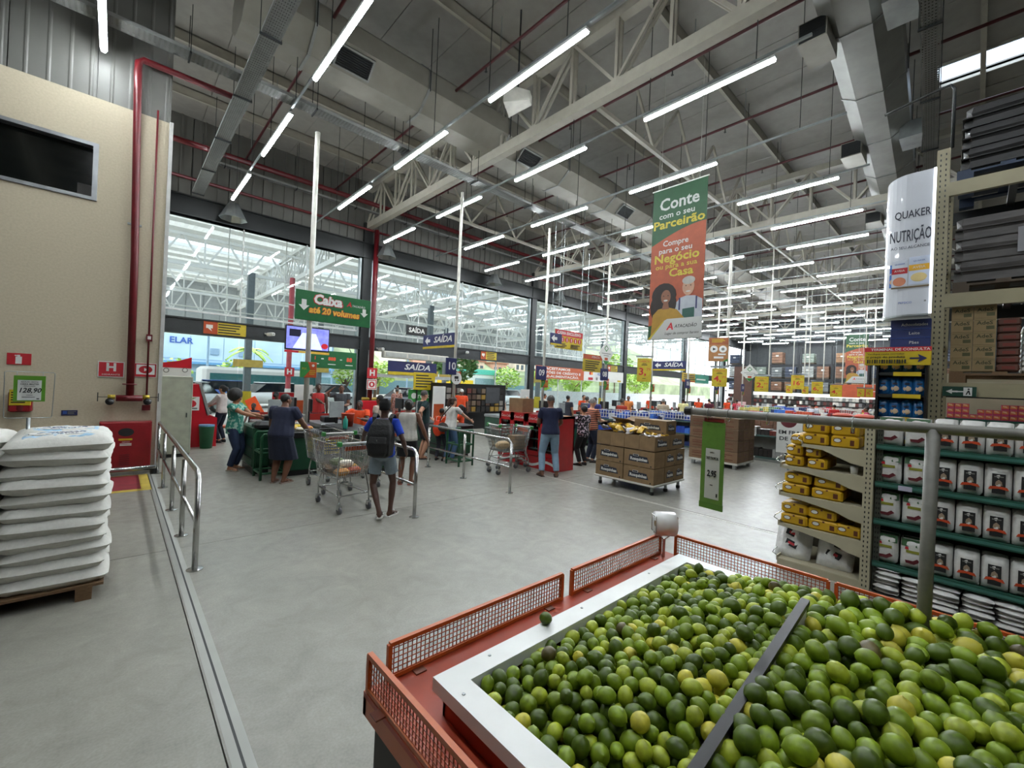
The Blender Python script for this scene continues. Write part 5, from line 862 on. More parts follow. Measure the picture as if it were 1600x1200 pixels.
person('person in a dark T-shirt seated on the bench, smaller, near the glass', 3.0, 14.4, 175, 1.35, .95, 'dark', ('short', 'black'), ('#1c2238', .5), ('shorts', '#1a1a20'), '#222222', sit=.46, lf=(-.1, .38), rf=(.1, .38), lh=(-.1, .3, .5), rh=(.1, .3, .5), vs=.014)
person('person in black with head bowed beside the seated child', 3.5, 14.0, 175, 1.45, 1., 'dark', ('cap', '#141416'), ('#17181c', .5), ('long', '#16161a'), '#222222', hp=.5, vs=.014)
person('person in a red vest standing behind the first white pole', 4.35, 13.0, 170, 1.75, 1.05, 'dark', ('short', 'black'), ('#b03030', 0), ('long', '#242a38'), '#222222', rh=(-.2, .3, 1.2), hy=.4, vs=.012)
person('person in a grey polo shirt raising one hand to the ear', 5.05, 13.1, 160, 1.74, 1.15, 'brown', ('short', 'black'), ('#3d3f44', .5), ('long', '#3a4a66'), '#222222', rh=(.28, .12, 1.58), re_=(1, .2, -.5), lh=(-.1, .3, 1.12), vs=.012)
person('cashier in an orange shirt resting both arms on the counter', 4.75, 11.0, 172, 1.62, 1.25, 'dark', ('bun', 'black'), (OR, .6), ('long', '#1a1a22'), '#222222', sit=.62, lean=.12, lf=(-.12, .3), rf=(.12, .3), rh=(.42, .42, .93), lh=(-.12, .42, .93), vs=.01)
person('person in a pale blouse seen in profile behind the backpack wearer', 4.6, 9.55, -70, 1.58, 1., 'brown', ('short', 'black'), ('#b9a79a', .5), ('long', '#2a2a30'), '#222222', vs=.012)
person('person in a dark green polo and shorts, hand on hip, at the middle checkout', 5.72, 9.45, 60, 1.72, 1.2, 'light', ('short', 'dark_grey'), ('#0e2a2c', .55), ('shorts', '#24242c'), 's1a1a1a', rh=(.2, -.12, 1.0), re_=(1, -.9, 0), lh=(-.1, .25, 1.0), hy=.2, hp=.25, vs=.009)
person('child in an orange shirt between the two shoppers at the middle checkout', 5.98, 9.0, 20, 1.3, 1., 'brown', ('short', 'black'), (OR, .55), ('long', '#2a2a34'), '#222222', vs=.011)
person('person in a white T-shirt with red sleeve and ponytail unloading at the belt', 6.05, 8.72, 35, 1.6, 1., 'light', ('pony', 'brown'), ('#c8c6c2', .55), ('long', '#3f5878'), '#8d8a88', lean=.12, rh=(.28, .52, .98), lh=(-.2, .3, .95), hy=-.2, hp=.3, vs=.009)
person('cashier in an orange shirt seated left of the red fridges', 7.28, 10.0, -100, 1.55, 1.05, 'dark', ('pony', 'black'), (OR, .6), ('long', '#1a1a22'), '#222222', sit=.6, lf=(-.1, .3), rf=(.1, .3), lh=(-.12, .4, .92), rh=(.12, .4, .92), vs=.012)
person('person in a navy T-shirt and pale jeans looking down at the red fridges', 7.0, 6.28, -8, 1.76, 1.08, 'brown', ('short', 'dark_grey'), ('#141b38', .62), ('long', '#7b93a8'), 's3a2a24', lean=.1, hp=.55, hy=.25, lh=(-.18, .38, 1.06), rh=(.22, .36, 1.05), lf=(-.16, .0), rf=(.16, -.03), vs=.009)
person('person in a black and white patterned blouse right of the red fridges', 8.72, 6.72, -40, 1.5, 1.12, 'tan', ('curly', 'black'), (PATT, .6, -.08), ('long', '#0d0d10'), '#2a2422', lh=(-.25, .45, .95), hp=.2, vs=.009)
person('person with grey hair in a pink and black striped T-shirt', 9.3, 6.9, 60, 1.68, 1.1, 'light', ('short', 'grey'), (STRI, .6), ('long', '#1a2233'), '#4a4442', hp=.35, rh=(.1, .35, 1.1), vs=.009)
# entrance and kiosk
person('person in a floral dress walking out through the sliding door', 8.9, 16.9, 5, 1.6, 1.1, 'tan', ('short', 'dark_grey'), (REDF, .4, -.1), ('skirt', REDF, .35), '#5a4a40', vs=.014)
person('guard in a blue uniform standing by the sliding door', 10.35, 17.4, 170, 1.72, 1.1, 'brown', ('cap', '#1a2a5a'), ('#1f3a8a', .6), ('long', '#121a30'), '#111111', vs=.014)
person('person in white walking far outside the sliding door', 12.4, 23.5, 10, 1.65, 1., 'brown', ('short', 'black'), ('#c8c8c4', .5), ('long', '#3a4150'), '#222222', vs=.018)
person('kiosk clerk in an orange shirt and white cap', 10.2, 14.0, 170, 1.7, 1.1, 'brown', ('cap', '#c8c8c4'), (OR, .6), ('long', '#1a1a22'), '#222222', vs=.014)
person('person in a light blue shirt beyond the black kiosk', 14.0, 15.9, 40, 1.65, 1.1, 'light', ('short', 'grey'), ('#8fb0d0', .6), ('long', '#3a4150'), '#222222', vs=.016)
person('person with grey hair standing behind the red fridges', 11.1, 11.2, 150, 1.56, 1., 'light', ('curly', 'grey'), ('#a8763a', .5), ('long', '#2a2a30'), '#222222', vs=.014)
far = [(13.1, 10.9, 40, 'black', '#2a2a34', 'black blouse', 'left'), (14.2, 13.2, 90, 'black', '#c4beb4', 'pale shirt', 'left of centre'), (12.95, 9.5, 20, 'dark_grey', '#3a3a78', 'violet polo', 'in front'), (13.4, 10.2, 30, 'dark_grey', '#4a4f58', 'grey shirt', 'beside the violet polo'), (13.35, 8.6, 60, 'dark_grey', '#a03020', 'rust shirt', 'nearest the belts')]
for i, (x, y, a, hc_, c, n_, w_) in enumerate(far): person(f'shopper in a {n_} queueing beyond the striped T-shirt, {w_}', x, y, a, 1.64, 1.05, 'tan', ('short', hc_), (c, .55), ('long', '#23262e'), '#222222', vs=.018)
far = [(15.0, 11.6, 160, OR, 'orange shirt under the white diamond sign'), (18.7, 11.7, 200, '#c8763a', 'amber vest right of the white diamond sign'), (22.45, 12.6, 180, OR, 'orange shirt behind the 3,79 card'), (26.2, 11.5, 190, OR, 'orange shirt by the 06 lane plate'), (30.1, 11.3, 170, OR, 'orange shirt furthest along the checkouts'), (20.6, 9.8, 20, '#d0c890', 'yellow top with dark hair beyond the 3,79 card'), (16.9, 8.9, 20, '#b9a890', 'beige shirt and grey hair behind the blue-goods shelf'), (24.6, 3.3, -60, '#b0325a', 'pink top near the chips stand'), (27.5, 5.0, 10, '#c22a2a', 'red shirt among the far shelves'), (26.0, 5.6, 40, '#c4c8d0', 'white shirt among the far shelves'), (24.35, 10.1, 30, '#5a2030', 'maroon shirt in the far queue'), (28.15, 10.0, 10, '#c23a4a', 'coral shirt in the far queue')]
for i, (x, y, a, c, n_) in enumerate(far): person(f'distant person in {"an" if n_[0] in "ao" else "a"} {n_}', x, y, a, 1.66, 1.05, 'brown' if i % 2 else 'tan', ('short', 'grey' if 'grey' in n_ else 'black'), (c, .55), ('long', '#20232c'), '#222222', vs=.02)
# things people carry
bp = thing('backpack', 'black backpack on the back of the blue-shirted man', 'backpack', (2.84, 5.72, 0), facing(0))
BK = mat('backpack_black', '#0b0b0d', .7, bump=.3, scale=30)
o = MB().loft([[(x * w, -.13 - d * (.5 - .5 * math.cos(2 * PI * 0)) if 0 else y, z) for x, y in ((-1, -.12), (-.85, -.12 - d), (.85, -.12 - d), (1, -.12), (1, -.1), (-1, -.1))] for z, w, d in ((.86, .1, .06), (.9, .165, .13), (1.05, .185, .17), (1.2, .18, .15), (1.32, .15, .1), (1.4, .09, .04))]).build('pack_body', BK, bp)
remesh(o, .012, 3)
remesh(MB().loft([[(x * w, y, z) for x, y in ((-1, -.25), (-.8, -.25 - d), (.8, -.25 - d), (1, -.25))] for z, w, d in ((.9, .1, .03), (.95, .14, .06), (1.08, .15, .07), (1.16, .13, .04))]).build('front_pocket', BK, bp), .01, 2)
for s_ in (-1, 1): MB().loft([[(s_ * a - .028, b, c), (s_ * a + .028, b, c), (s_ * a + .028, b + .014, c), (s_ * a - .028, b + .014, c)] for a, b, c in ((.1, -.15, 1.12), (.1, -.145, 1.3), (.115, -.115, 1.42), (.12, -.03, 1.465), (.12, .06, 1.42), (.125, .12, 1.3))]).build('strap', BK, bp)
text('Y', bp, 0, -.335, 1.12, .03, PGREY)
t = thing('drawstring_bag', 'bright orange drawstring bag on the child between the shoppers', 'bag', (5.98, 9.0, 0), facing(20)); remesh(MB().ell((0, -.17, .82), (.14, .09, .2), 12, 9).build('sack', cloth('#d8401c'), t, smooth=True), .012); MB().tube([(-.06, -.16, 1.0), (-.09, -.09, 1.08), (-.1, .02, 1.1)], .006, 6).tube([(.06, -.16, 1.0), (.09, -.09, 1.08), (.1, .02, 1.1)], .006, 6).build('cord', PWHITE, t)
t = thing('shoulder_bag', 'dark grey shoulder bag of the white-shirted shopper', 'bag', (6.05, 8.72, 0), facing(35)); remesh(MB().ell((-.05, -.2, .86), (.17, .07, .12), 12, 9).build('bag_body', cloth('#3a3430'), t, smooth=True), .012); MB().tube([(-.19, -.18, .93), (-.12, -.19, 1.1), (.05, -.15, 1.3), (.14, -.05, 1.45)], .012, 6).build('strap', BLACK, t)
# ---------------------------------------------------------------- carts
CWIRE = CHROME; WHL = mat('caster_grey', '#55565a', .5)
def cart(lab, x, y, rz, handle=PGREEN, L=.92, w=.52):
    """front of the cart towards +y, handle at y=0"""
    t = thing('shopping_cart', lab, 'cart', (x, y, 0), rz); b = MB(); r = .0035
    def lvl(f): return .5 + f * .47, (w / 2 - .05) + .05 * f, -.02 - .1 * f + .12, L - .12 + .1 * f
    for i in range(7):
        z, hw, y0, y1 = lvl(i / 6); z0 = z + (.05 * (1 - i / 6)); q = .007 if i == 6 else r
        b.tube([(-hw, y0, z), (-hw, y1, z + .02), (hw, y1, z + .02), (hw, y0, z), (-hw, y0, z)], q, 4, False)
    za, ha, ya, yb = lvl(0); zb, hb2, yc, yd = lvl(1)
    for k in range(24):
        f = k / 23; b.bar((-ha, ya + (yb - ya) * f, za), (-hb2, yc + (yd - yc) * f, zb + .01), r * 1.6); b.bar((ha, ya + (yb - ya) * f, za), (hb2, yc + (yd - yc) * f, zb + .01), r * 1.6); b.bar((-ha, ya + (yb - ya) * f, za), (ha, ya + (yb - ya) * f, za), r * 1.6)
    for k in range(14):
        f = k / 13; b.bar((-ha + 2 * ha * f, yb, za), (-hb2 + 2 * hb2 * f, yd, zb), r * 1.6); b.bar((-ha + 2 * ha * f, ya, za), (-hb2 + 2 * hb2 * f, yc, zb), r * 1.6); b.bar((-ha + 2 * ha * f, ya, za), (-ha + 2 * ha * f, yb, za), r * 1.6)
    b.build('wire_basket', CWIRE, t, kind='stuff')
    f = MB()
    for s_ in (-1, 1):
        f.tube([(s_ * .24, .02, 1.0), (s_ * .23, .1, .62), (s_ * .23, .12, .48), (s_ * .23, .04, .3), (s_ * .23, .02, .14)], .012, 8); f.tube([(s_ * .2, .12, .48), (s_ * .18, L - .2, .48), (s_ * .17, L - .1, .3), (s_ * .17, L - .1, .14)], .012, 8); f.tube([(s_ * .23, .05, .25), (s_ * .17, L - .12, .25)], .01, 8)
    f.build('frame', CWIRE, t, smooth=True); MB().tube([(-.23, .05, .25), (.23, .05, .25)], .01, 8).tube([(-.17, L - .12, .25), (.17, L - .12, .25)], .01, 8).build('cross_bar', CWIRE, t, kind='stuff')
    MB().tube([(-.27, 0, 1.01), (.27, 0, 1.01)], .016, 10).build('handle', PWHITE if handle is PGREEN else handle, t, smooth=True)
    for s_ in (-1, 1): MB().rbox(s_ * .27 - .03, s_ * .27 + .03, -.03, .04, .97, 1.04, .01).build('handle_end', PGREEN, t)
    MB().box(-.17, .17, .03, .04, .9, .97).build('ad_plate', ORANGE, t)
    for x_, y_ in ((-.23, .02), (.23, .02), (-.17, L - .1), (.17, L - .1)):
        c = MB().lathe([(.02, -.02), (.058, -.016), (.06, 0), (.058, .016), (.02, .02)], n=14).build('caster', WHL, t, smooth=True); c.location = (x_, y_, .06); c.rotation_euler = (0, PI / 2, 0)
        MB().box(-.07, -.01, -.03, .03, -.028, .028).build('fork', CWIRE, c)
    return t
cart('chrome cart with groceries that the backpack wearer leans on', 2.62, 6.1, .1); cart('chrome cart with a yellow flyer beside the woman in navy', 2.82, 7.3, .05)
cart('chrome cart of bagged water before the red fridges', 6.5, 7.6, -1.75); cart('chrome cart with cartons nearest the end of the middle handrail', 6.95, 7.05, -1.65 + PI); cart('chrome cart pushed by the white-sleeveless shopper', 3.78, 7.28, .0); cart('chrome cart beyond the patterned blouse', 8.7, 7.35, .5)
board('cart_flyer', 'yellow flyer clipped in the rear grocery cart', 'flyer', (2.75, 7.42, .78), .05, .3, .26, PYEL, lines(-.13, .13, -.1, .1, 4, PBLACK), .004)
for i, (x, y, zz, c) in enumerate(((2.5, 6.35, .5, '#c98a3a'), (2.7, 6.4, .5, '#b04a2a'), (2.6, 6.6, .5, '#d9c8a0'), (2.45, 6.62, .5, '#3a2a24'), (2.75, 6.65, .5, '#d8a030'), (2.6, 6.45, .6, '#e0d8c8'), (2.55, 6.65, .6, '#5a6a3a'))):
    tag(MB().rbox(-.1, .1, -.08, .08, 0, .1, .03).build('grocery_pack', mat('pack_' + c, c, .5), None, loc=(x, y, zz + .005)), f'grocery pack inside the nearest cart, {ORD[i]} packed', 'grocery', 'groceries in the nearest cart')
for i in range(8):
    tag(MB().lathe([(.045, 0), (.05, .02), (.05, .2), (.02, .27), (.02, .3), (0, .302)], n=10).build('water_bottle', glass_mat('pet_plastic', (.8, .9, .9)) if 'pet_plastic' not in MATS else MATS['pet_plastic'], None, smooth=True, loc=(6.62 + (i % 4) * .14, 7.5 + (i // 4) * .16, .52)), f'clear water bottle in the cart by the fridges, {ORD[i % 4]} in the {"near" if i < 4 else "far"} row', 'bottle', 'water bottles in the cart')
tag(MB().box(-.16, .16, -.12, .12, 0, .3).build('carton', KRAFT, None, loc=(6.72, 7.05, .52)), 'brown carton standing in the cart by the handrail end', 'carton'); remesh(tag(MB().ell((0, 0, .1), (.2, .12, .1), 10, 8).build('snack_bag', mat('snack_bag', '#c9a878', .4), None, smooth=True, loc=(6.3, 7.05, .52)), 'pale snack bag in the cart by the handrail end', 'bag'), .02)
# ================================================================ goods, racks, cartons
def pillow(w, d, h, nx=12, ny=9, seed=0, p=3.2, wr=.006, crimp=.9, fu=.55):
    """stuffed sack: x width, y depth, z thickness, centred, seams at the two x ends"""
    q = random.Random(seed); ph = [q.uniform(0, 6.3) for _ in range(6)]; vs = []; fs = []
    def pt(u, v, s):
        e = max(0., 1 - abs(u) ** p) ** fu * max(0., 1 - abs(v) ** p) ** fu
        n = wr * (math.sin(7 * u + ph[0] + 2 * v) + math.sin(11 * v + ph[1]) * math.sin(5 * u + ph[2]) + .7 * math.sin(19 * u + 13 * v + ph[3]))
        x = u * w / 2 * (1 - .04 * (1 - abs(v)) * 0 - .03 * v * v * crimp); y = v * d / 2 * (1 - .07 * abs(u) ** 4 * crimp)
        return (x, y, s * (h / 2 * e + n * min(1, e * 1.5)))
    for s in (1, -1):
        for i in range(nx + 1):
            for j in range(ny + 1): vs.append(pt(-1 + 2 * i / nx, -1 + 2 * j / ny, s))
    N = (nx + 1) * (ny + 1)
    for i in range(nx):
        for j in range(ny):
            a = i * (ny + 1) + j; b = a + ny + 1; fs.append((a, b, b + 1, a + 1)); fs.append((N + a, N + a + 1, N + b + 1, N + b))
    m = MB(); m.add(vs, fs); return m
# ---------------------------------------------------------------- white sacks on the left pallet
SACK = mat('woven_sack', '#c6c5be', .7, var=.05, scale=40, bump=.12); SBL = mat('sack_blue', '#8fb4cf', .6, var=.3, scale=20); SNAVY = mat('sack_navy', '#27335e', .6)
t = thing('pallet', 'wooden pallet under the white sacks', 'pallet', (0, 0, 0))
for i in range(4): MB().box(-1.3, -.02, 5.0 + i * .34, 5.16 + i * .34, .105, .127).build('plank', WOOD, t)
for x in (-1.2, -.66, -.14): MB().box(x - .05, x + .05, 5.0, 6.2, .0, .105).build('stringer', WOOD, t)
LV = [.127 + .11 * k for k in range(12)]
for c in range(2):
    for r_ in range(2):
        for k in range(11 if not (c == 1 and r_ == 0) else 10):
            seed = c * 100 + r_ * 37 + k; o = pillow(.66, .6, .155, 18, 14, seed, 4.4, .006, .9, .46).build('sugar_sack', SACK, None, smooth=True)
            q = random.Random(seed); o.location = (-.33 - c * .65 + q.uniform(-.02, .02), 5.3 + r_ * .58 + q.uniform(-.015, .015) + .012 * k * (1 - r_), LV[k] + .056); o.rotation_euler = (q.uniform(-.025, .025), q.uniform(-.035, .035), q.uniform(-.05, .05) + (PI if q.random() < .5 else 0))
            top_ = k >= 8
            tag(o, f'white sack{" with blue print" if top_ else ""}, {"right" if c == 0 else "left"} {"front" if r_ == 0 else "back"} pile on the pallet, {ORD[k]} up', 'sack', 'white sacks stacked on the left pallet')
            if top_:
                z = .066; rz0 = -o.rotation_euler[2] if k == 10 or 1 else 0
                m = pillow(.54, .48, .158, 12, 10, seed, 5., .004, .9, .3); m.build('printed_patch', SBL, o, smooth=True)
                pc = link('label_print', None, o); pc.rotation_euler = (0, 0, -round(o.rotation_euler[2] / PI) * PI)
                MB().prism([(.2 * math.cos(a * PI / 8), .13 * math.sin(a * PI / 8)) for a in range(16)], .05, .0815, 'z').build('oval', PWHITE, pc)
                text(['CAPUZ', 'DOLCE', 'CRISTAL'][k % 3] if 0 else 'AÇÚCAR', pc, 0, .03, .0825, .09, SNAVY, bold=.03, shear=.2, rot=(0, 0, 0), width=.3); text('CRISTAL', pc, 0, -.06, .0825, .06, SNAVY, rot=(0, 0, 0), shear=.2, width=.2)
t = thing('price_stand', 'wire-framed stand with green 128,90 card behind the sacks', 'sign', (-.575, 5.87, 0))
MB().tube([(0, 0, 0), (0, 0, 1.46)], .014, 10).build('pole', GALV, t, smooth=True); MB().lathe([(.12, 0), (.12, .02)], n=12).build('foot', GALV, t)
MB().tube([(-.135, 0, 1.46), (.135, 0, 1.46), (.145, 0, 1.47), (.155, 0, 1.87), (.145, 0, 1.88), (-.145, 0, 1.88), (-.155, 0, 1.87), (-.15, 0, 1.47), (-.135, 0, 1.46)], .0035, 6).build('wire_frame', GALV, t)
MB().box(-.098, .098, -.014, -.008, 1.61, 1.845).build('card_holder', mat('holder_green', '#5a8f2c', .35), t); MB().box(-.073, .073, -.018, -.014, 1.622, 1.805).build('paper', PWHITE, t)
put(t, [('t', '128,90', 0, 1.71, .06, PBLACK, dict(shear=.25, bold=.02, width=.136)), ('t', 'AÇÚCAR CRISTAL', 0, 1.788, .016, PBLACK, dict(width=.11)), ('t', 'CAIXA MASTER', 0, 1.768, .017, PBLACK, dict(width=.115, bold=.02)), ('r', -.035, .035, 1.75, 1.753, PBLACK, 'small_print'), ('r', -.02, .02, 1.668, 1.671, PBLACK, 'small_print'), ('r', -.045, .035, 1.648, 1.652, PBLACK, 'small_print'), ('r', .045, .062, 1.632, 1.64, PBLACK, 'small_print')], -.018)
MB().bar((-.08, -.008, 1.845), (-.08, 0, 1.88), .005).bar((.08, -.008, 1.845), (.08, 0, 1.88), .005).build('hook', GALV, t, kind='stuff')
# ---------------------------------------------------------------- end gondola with yellow packs, and green sugar shelving
BEIGE = mat('gondola_beige', '#a59e86', .45, var=.05); GSH = mat('shelf_green', '#1d4a3c', .45, var=.06); DKB = mat('back_panel_dark', '#1c1d1b', .7)
def post(t, x, y, z0, z1, w=.08, d=.07, m=BEIGE, pitch=.05):
    p = MB().box(x, x + d, y - w / 2, y + w / 2, z0, z1).build('upright', m, t); s = MB(); z = z0 + .04
    while z < z1 - .03:
        for dy in (-.2, .2): s.box(x - .0015, x, y + dy * w - .005, y + dy * w + .005, z, z + .022)
        z += pitch
    s.build('slots', BLACK, p, kind='stuff')
gd = thing('end_gondola', 'beige end gondola with sloping brackets holding yellow packs', 'shelf unit', (0, 0, 0))
post(gd, 5.70, .73, 0, 1.74); post(gd, 6.5, .73, 0, 1.74)
MB().box(5.77, 6.5, .69, .71, 0, 1.7).build('back_panel', BEIGE, gd); MB().box(6.56, 6.58, .77, 1.5, 0, 1.45).build('side_panel', mat('gondola_dark_side', '#3a3428', .7), gd)
SZ = [.08, .49, .84, 1.16, 1.43]
for k, z in enumerate(SZ):
    ye = 1.53 if k < 4 else 1.33
    s = MB().box(5.72, 6.55, .77, ye, z - .025, z).box(5.72, 6.55, ye - .015, ye, z - .03, z + .03).build('shelf', BEIGE, gd)
    for x in (5.715, 6.545): MB().prism([(.77, z - .17), (.88, z - .15), (1.0, z - .1), (ye - .2, z - .045), (ye - .01, z - .03), (ye - .01, z - .005), (.77, z - .005)] if k else [(.77, 0), (1.52, 0), (1.52, z - .005), (.77, z - .005)], x, x + .006, 'x').build('bracket', BEIGE, s)
    MB().tube([(5.72, ye, z + .03), (5.72, ye + .04, z + .05), (5.74, ye + .03, z + .08), (6.5, ye + .03, z + .08), (6.55, ye, z + .03)], .006, 6).build('front_wire', CHROME, s)
YP = mat('pack_yellow', '#bb9212', .42, var=.08, rnd=.05); YB = mat('pack_brown_print', '#5a2c14', .5)
ypk = [0]
def ypack(x, y, z, w, d, h, rz=0, lab=''):
    t = thing('yellow_pack', lab, 'pack', (x, y, z), rz, 'yellow packs on the end gondola'); remesh(MB().rbox(-d / 2, d / 2, -w / 2, w / 2, .002, h, .018).build('wrap', YP, t, smooth=True), .008, 2) if 0 else MB().rbox(-d / 2, d / 2, -w / 2, w / 2, 0, h, .018).build('wrap', YP, t)
    m = MB(); m.prism([(.03 * math.cos(-a * PI / 6), .018 * math.sin(-a * PI / 6)) for a in range(12)], 0, .003, 'z'); o = m.build('badge', PWHITE, t); o.location = (-d / 2, w * .25, h * .6); o.rotation_euler = (PI / 2, 0, -PI / 2)
    m = MB(); m.prism([(.038 * math.cos(-a * PI / 6), .024 * math.sin(-a * PI / 6)) for a in range(12)], 0, .002, 'z'); o = m.build('badge_rim', YB, t); o.location = (-d / 2, w * .25, h * .6); o.rotation_euler = (PI / 2, 0, -PI / 2)
    MB().box(-d / 2 - .002, -d / 2, -w * .35, -w * .2, h * .25, h * .7).build('print_block', YB, t); MB().box(-.02, .02, -w * .1, w * .1, h, h + .002).build('print_block', YB, t); MB().box(-d / 2 - .002, -d / 2, -.01, .01, h * .8, h * .95).build('print_block', YB, t)
for si, (z, packs) in enumerate(zip(SZ[1:], [[(1.38, 0, .26), (1.38, .125, .26), (1.1, 0, .28), (1.12, .125, .26), (.88, 0, .22)], [(1.38, 0, .26), (1.36, .125, .26), (1.08, 0, .28), (1.06, .125, .28)], [(1.4, 0, .18), (1.4, .125, .16), (1.18, 0, .18), (1.22, .125, .14), (1.36, .25, .16)]])):
    for i, (y, dz, w) in enumerate(packs):
        for xi in range(2): ypack(5.86 + xi * .28, y, z + dz, w, .22, .118, 0, f'yellow pack, {["lowest open", "middle", "upper"][si]} shelf of the end gondola, {ORD[i]} placed, {"front" if xi == 0 else "inner"} row')
for i in range(4):
    for k in range(2):
        ypack(5.86 + (i % 2) * .34, 1.2 - (i // 2) * .26, 1.43 + k * .13, .24, .28, .128, 0, f'yellow pack on the topmost shelf of the end gondola, {ORD[i]} stack, {["lower", "upper"][k]} layer')
tag(MB().lathe([(.028, 0), (.036, .085), (.033, .085), (.026, .005)], n=14).build('plastic_cup', PWHITE, None, smooth=True, loc=(5.8, .86, SZ[3])), 'small white plastic cup at the post end of the gondola shelf', 'cup')
# bagged sugar on its base shelf
SUG = mat('clear_white_bag', '#dcdcda', .3, var=.06, scale=25, bump=.3, coat=.5)
def bale(lab, x, y, z, w, d, h, rx, rz=0):
    t = thing('sugar_bale', lab, 'bag', (x, y, z), rz, 'plastic-wrapped sugar bales on the gondola base'); o = pillow(w, d, h, 12, 9, int(x * 100 + y * 10), 3.2, .012).build('wrap', SUG, t, smooth=True); o.location = (0, 0, d * .42); o.rotation_euler = (0, 0, 0); o.rotation_euler = (PI / 2 - rx, 0, -PI / 2)
    for k in (-1, 1): b = MB().box(-.065, .065, -.035, .035, h * .3, h * .5).build('label_patch', PBLACK, o); b.location = (.0, .0 + .06 * k, .0); b.rotation_euler = (0, 0, -.3); b2 = MB().box(-.03, .04, -.014, .014, 0, .003).build('label_red', PRED, b); b2.location = (0, 0, h * .5)
bale('large plastic sugar bale leaning at the outer end of the gondola base', 5.98, 1.42, .06, .36, .46, .24, .42); bale('plastic sugar bale leaning beside the gondola post', 6.0, 1.02, .06, .34, .42, .24, .5); bale('second plastic sugar bale behind the outer one', 6.2, 1.45, .06, .34, .4, .16, .4)
bale('third plastic sugar bale inside the gondola base', 6.22, 1.05, .06, .32, .36, .16, .5)
sg = thing('sugar_shelving', 'long green shelving full of white sugar bags beside the lime bin', 'shelf unit', (0, 0, 0))
MB().box(6.14, 6.18, -2.2, .68, 0, 1.72).build('back_panel', DKB, sg); ZS = [.31, .74, 1.12, 1.5]
for z in ZS: s = MB().box(5.76, 6.14, -2.2, .68, z - .03, z).box(5.74, 5.76, -2.2, .68, z - .045, z + .012).build('shelf', GSH, sg); MB().box(5.735, 5.74, -2.2, .68, z - .03, z - .005).build('price_rail', mat('rail_teal', '#3b6a60', .35), s)
post(sg, 5.78, .655, 0, 1.72, .05, .04, mat('post_dark', '#44473f', .5)); MB().box(5.72, 5.735, .4, .5, 1.075, 1.12).build('price_tag', mat('tag_lilac', '#a9a6b8', .5), sg)
put(link('tag_print', None, sg), []) if 0 else None
BAGW = mat('sugar_bag_white', '#c9c8c4', .35, var=.05, bump=.15, scale=30, coat=.3); BGRN = mat('bag_green', '#1f4f22', .45); BOL = mat('bag_olive', '#7f7f2c', .5); BMAR = mat('bag_maroon', '#5a1a22', .5); BORG = mat('bag_orange_red', '#b8431f', .5)
def bag(kind, loc, lab, grp, sd):
    t = thing('sugar_bag', lab, 'bag', loc, 0, grp); w, hh = (.185, .29) if kind == 'green' else (.165, .3)
    o = pillow(w, hh, .1, 8, 10, sd, 3.6, .004, .6).build('bag_body', BAGW, t, smooth=True); o.rotation_euler = (PI / 2, 0, -PI / 2); o.location = (0, 0, hh / 2)
    x = -.05
    if kind == 'green':
        m = MB(); m.loft([[(-.022, y, hh - .005) for y in (-w * .46, w * .46)] + [(.022, y, hh - .005) for y in (w * .46, -w * .46)], [(-.046, y, hh - .07) for y in (-w * .45, w * .45)] + [(.046, y, hh - .07) for y in (w * .45, -w * .45)]]); m.build('green_top', BGRN, t)
        MB().box(x - .004, x + .02, -.045, .05, .16, .185).build('name_band', BOL, t); MB().prism([(-.055, .09), (-.01, .055), (.05, .06), (.055, .085), (.0, .085), (-.03, .11)], x - .004, x + .02, 'x').build('swoosh', BMAR, t); MB().prism([(.03, .19), (.06, .19), (.055, .215), (.035, .215)], x - .001, x + .02, 'x').build('crest', PRED, t)
    else:
        MB().box(x - .003, x + .02, -.04, .04, .05, .225).build('label_patch', PBLACK, t); MB().prism([(-.062, .085), (-.05, .11), (0, .118), (.05, .11), (.062, .085), (.04, .088), (0, .096), (-.04, .088)][::-1], x - .006, x + .02, 'x').build('ribbon', BORG, t); MB().prism([(-.022, .125), (.022, .125), (.018, .155), (0, .175), (-.018, .155)], x - .005, x + .02, 'x').build('crown_mark', mat('label_sand', '#8c7a66', .5), t)
        MB().box(x - .005, x + .02, -.028, .028, .195, .205).build('label_line', PGREY, t)
    return t
first = {}; SN = ['second lowest', 'third', 'fourth', 'top']; SN = ['lowest', 'second', 'third', 'top']
for si, z in enumerate(ZS):
    for i in range(11):
        k = 'green' if i < 2 else 'black'; y = .58 - .2 * i if i < 2 else .19 - .172 * (i - 2)
        for row in range(2):
            x = 5.83 + row * .12; lab = f'sugar bag with {"green top" if k == "green" else "black label"}, {SN[si]} green shelf, {ORD[i]} from the post, {"front" if row == 0 else "back"} row'
            if row and i > 7: continue
            q = random.Random(si * 50 + i)
            loc = (x + q.uniform(-.004, .006), y, z + .002)
            if k not in first: first[k] = bag(k, loc, lab, 'sugar bags on the green shelves', 3)
            else: dup(first[k], loc, q.uniform(-.05, .05), lab)
for c in range(7):
    for k in range(5 if c else 6):
        q = random.Random(c * 9 + k); o = pillow(.26, .2, .058, 8, 6, c * 9 + k, 3.4, .003).build('flat_sugar_bag', BAGW, None, smooth=True, loc=(5.86 + q.uniform(-.02, .02), .56 - c * .205 + q.uniform(-.015, .015), .028 + k * .046)); o.rotation_euler = (0, 0, q.uniform(-.08, .08))
        tag(o, f'white sugar bag lying flat under the green shelves, {ORD[c]} pile from the post, {ORD[k]} up', 'bag', 'flat sugar bags under the shelves')
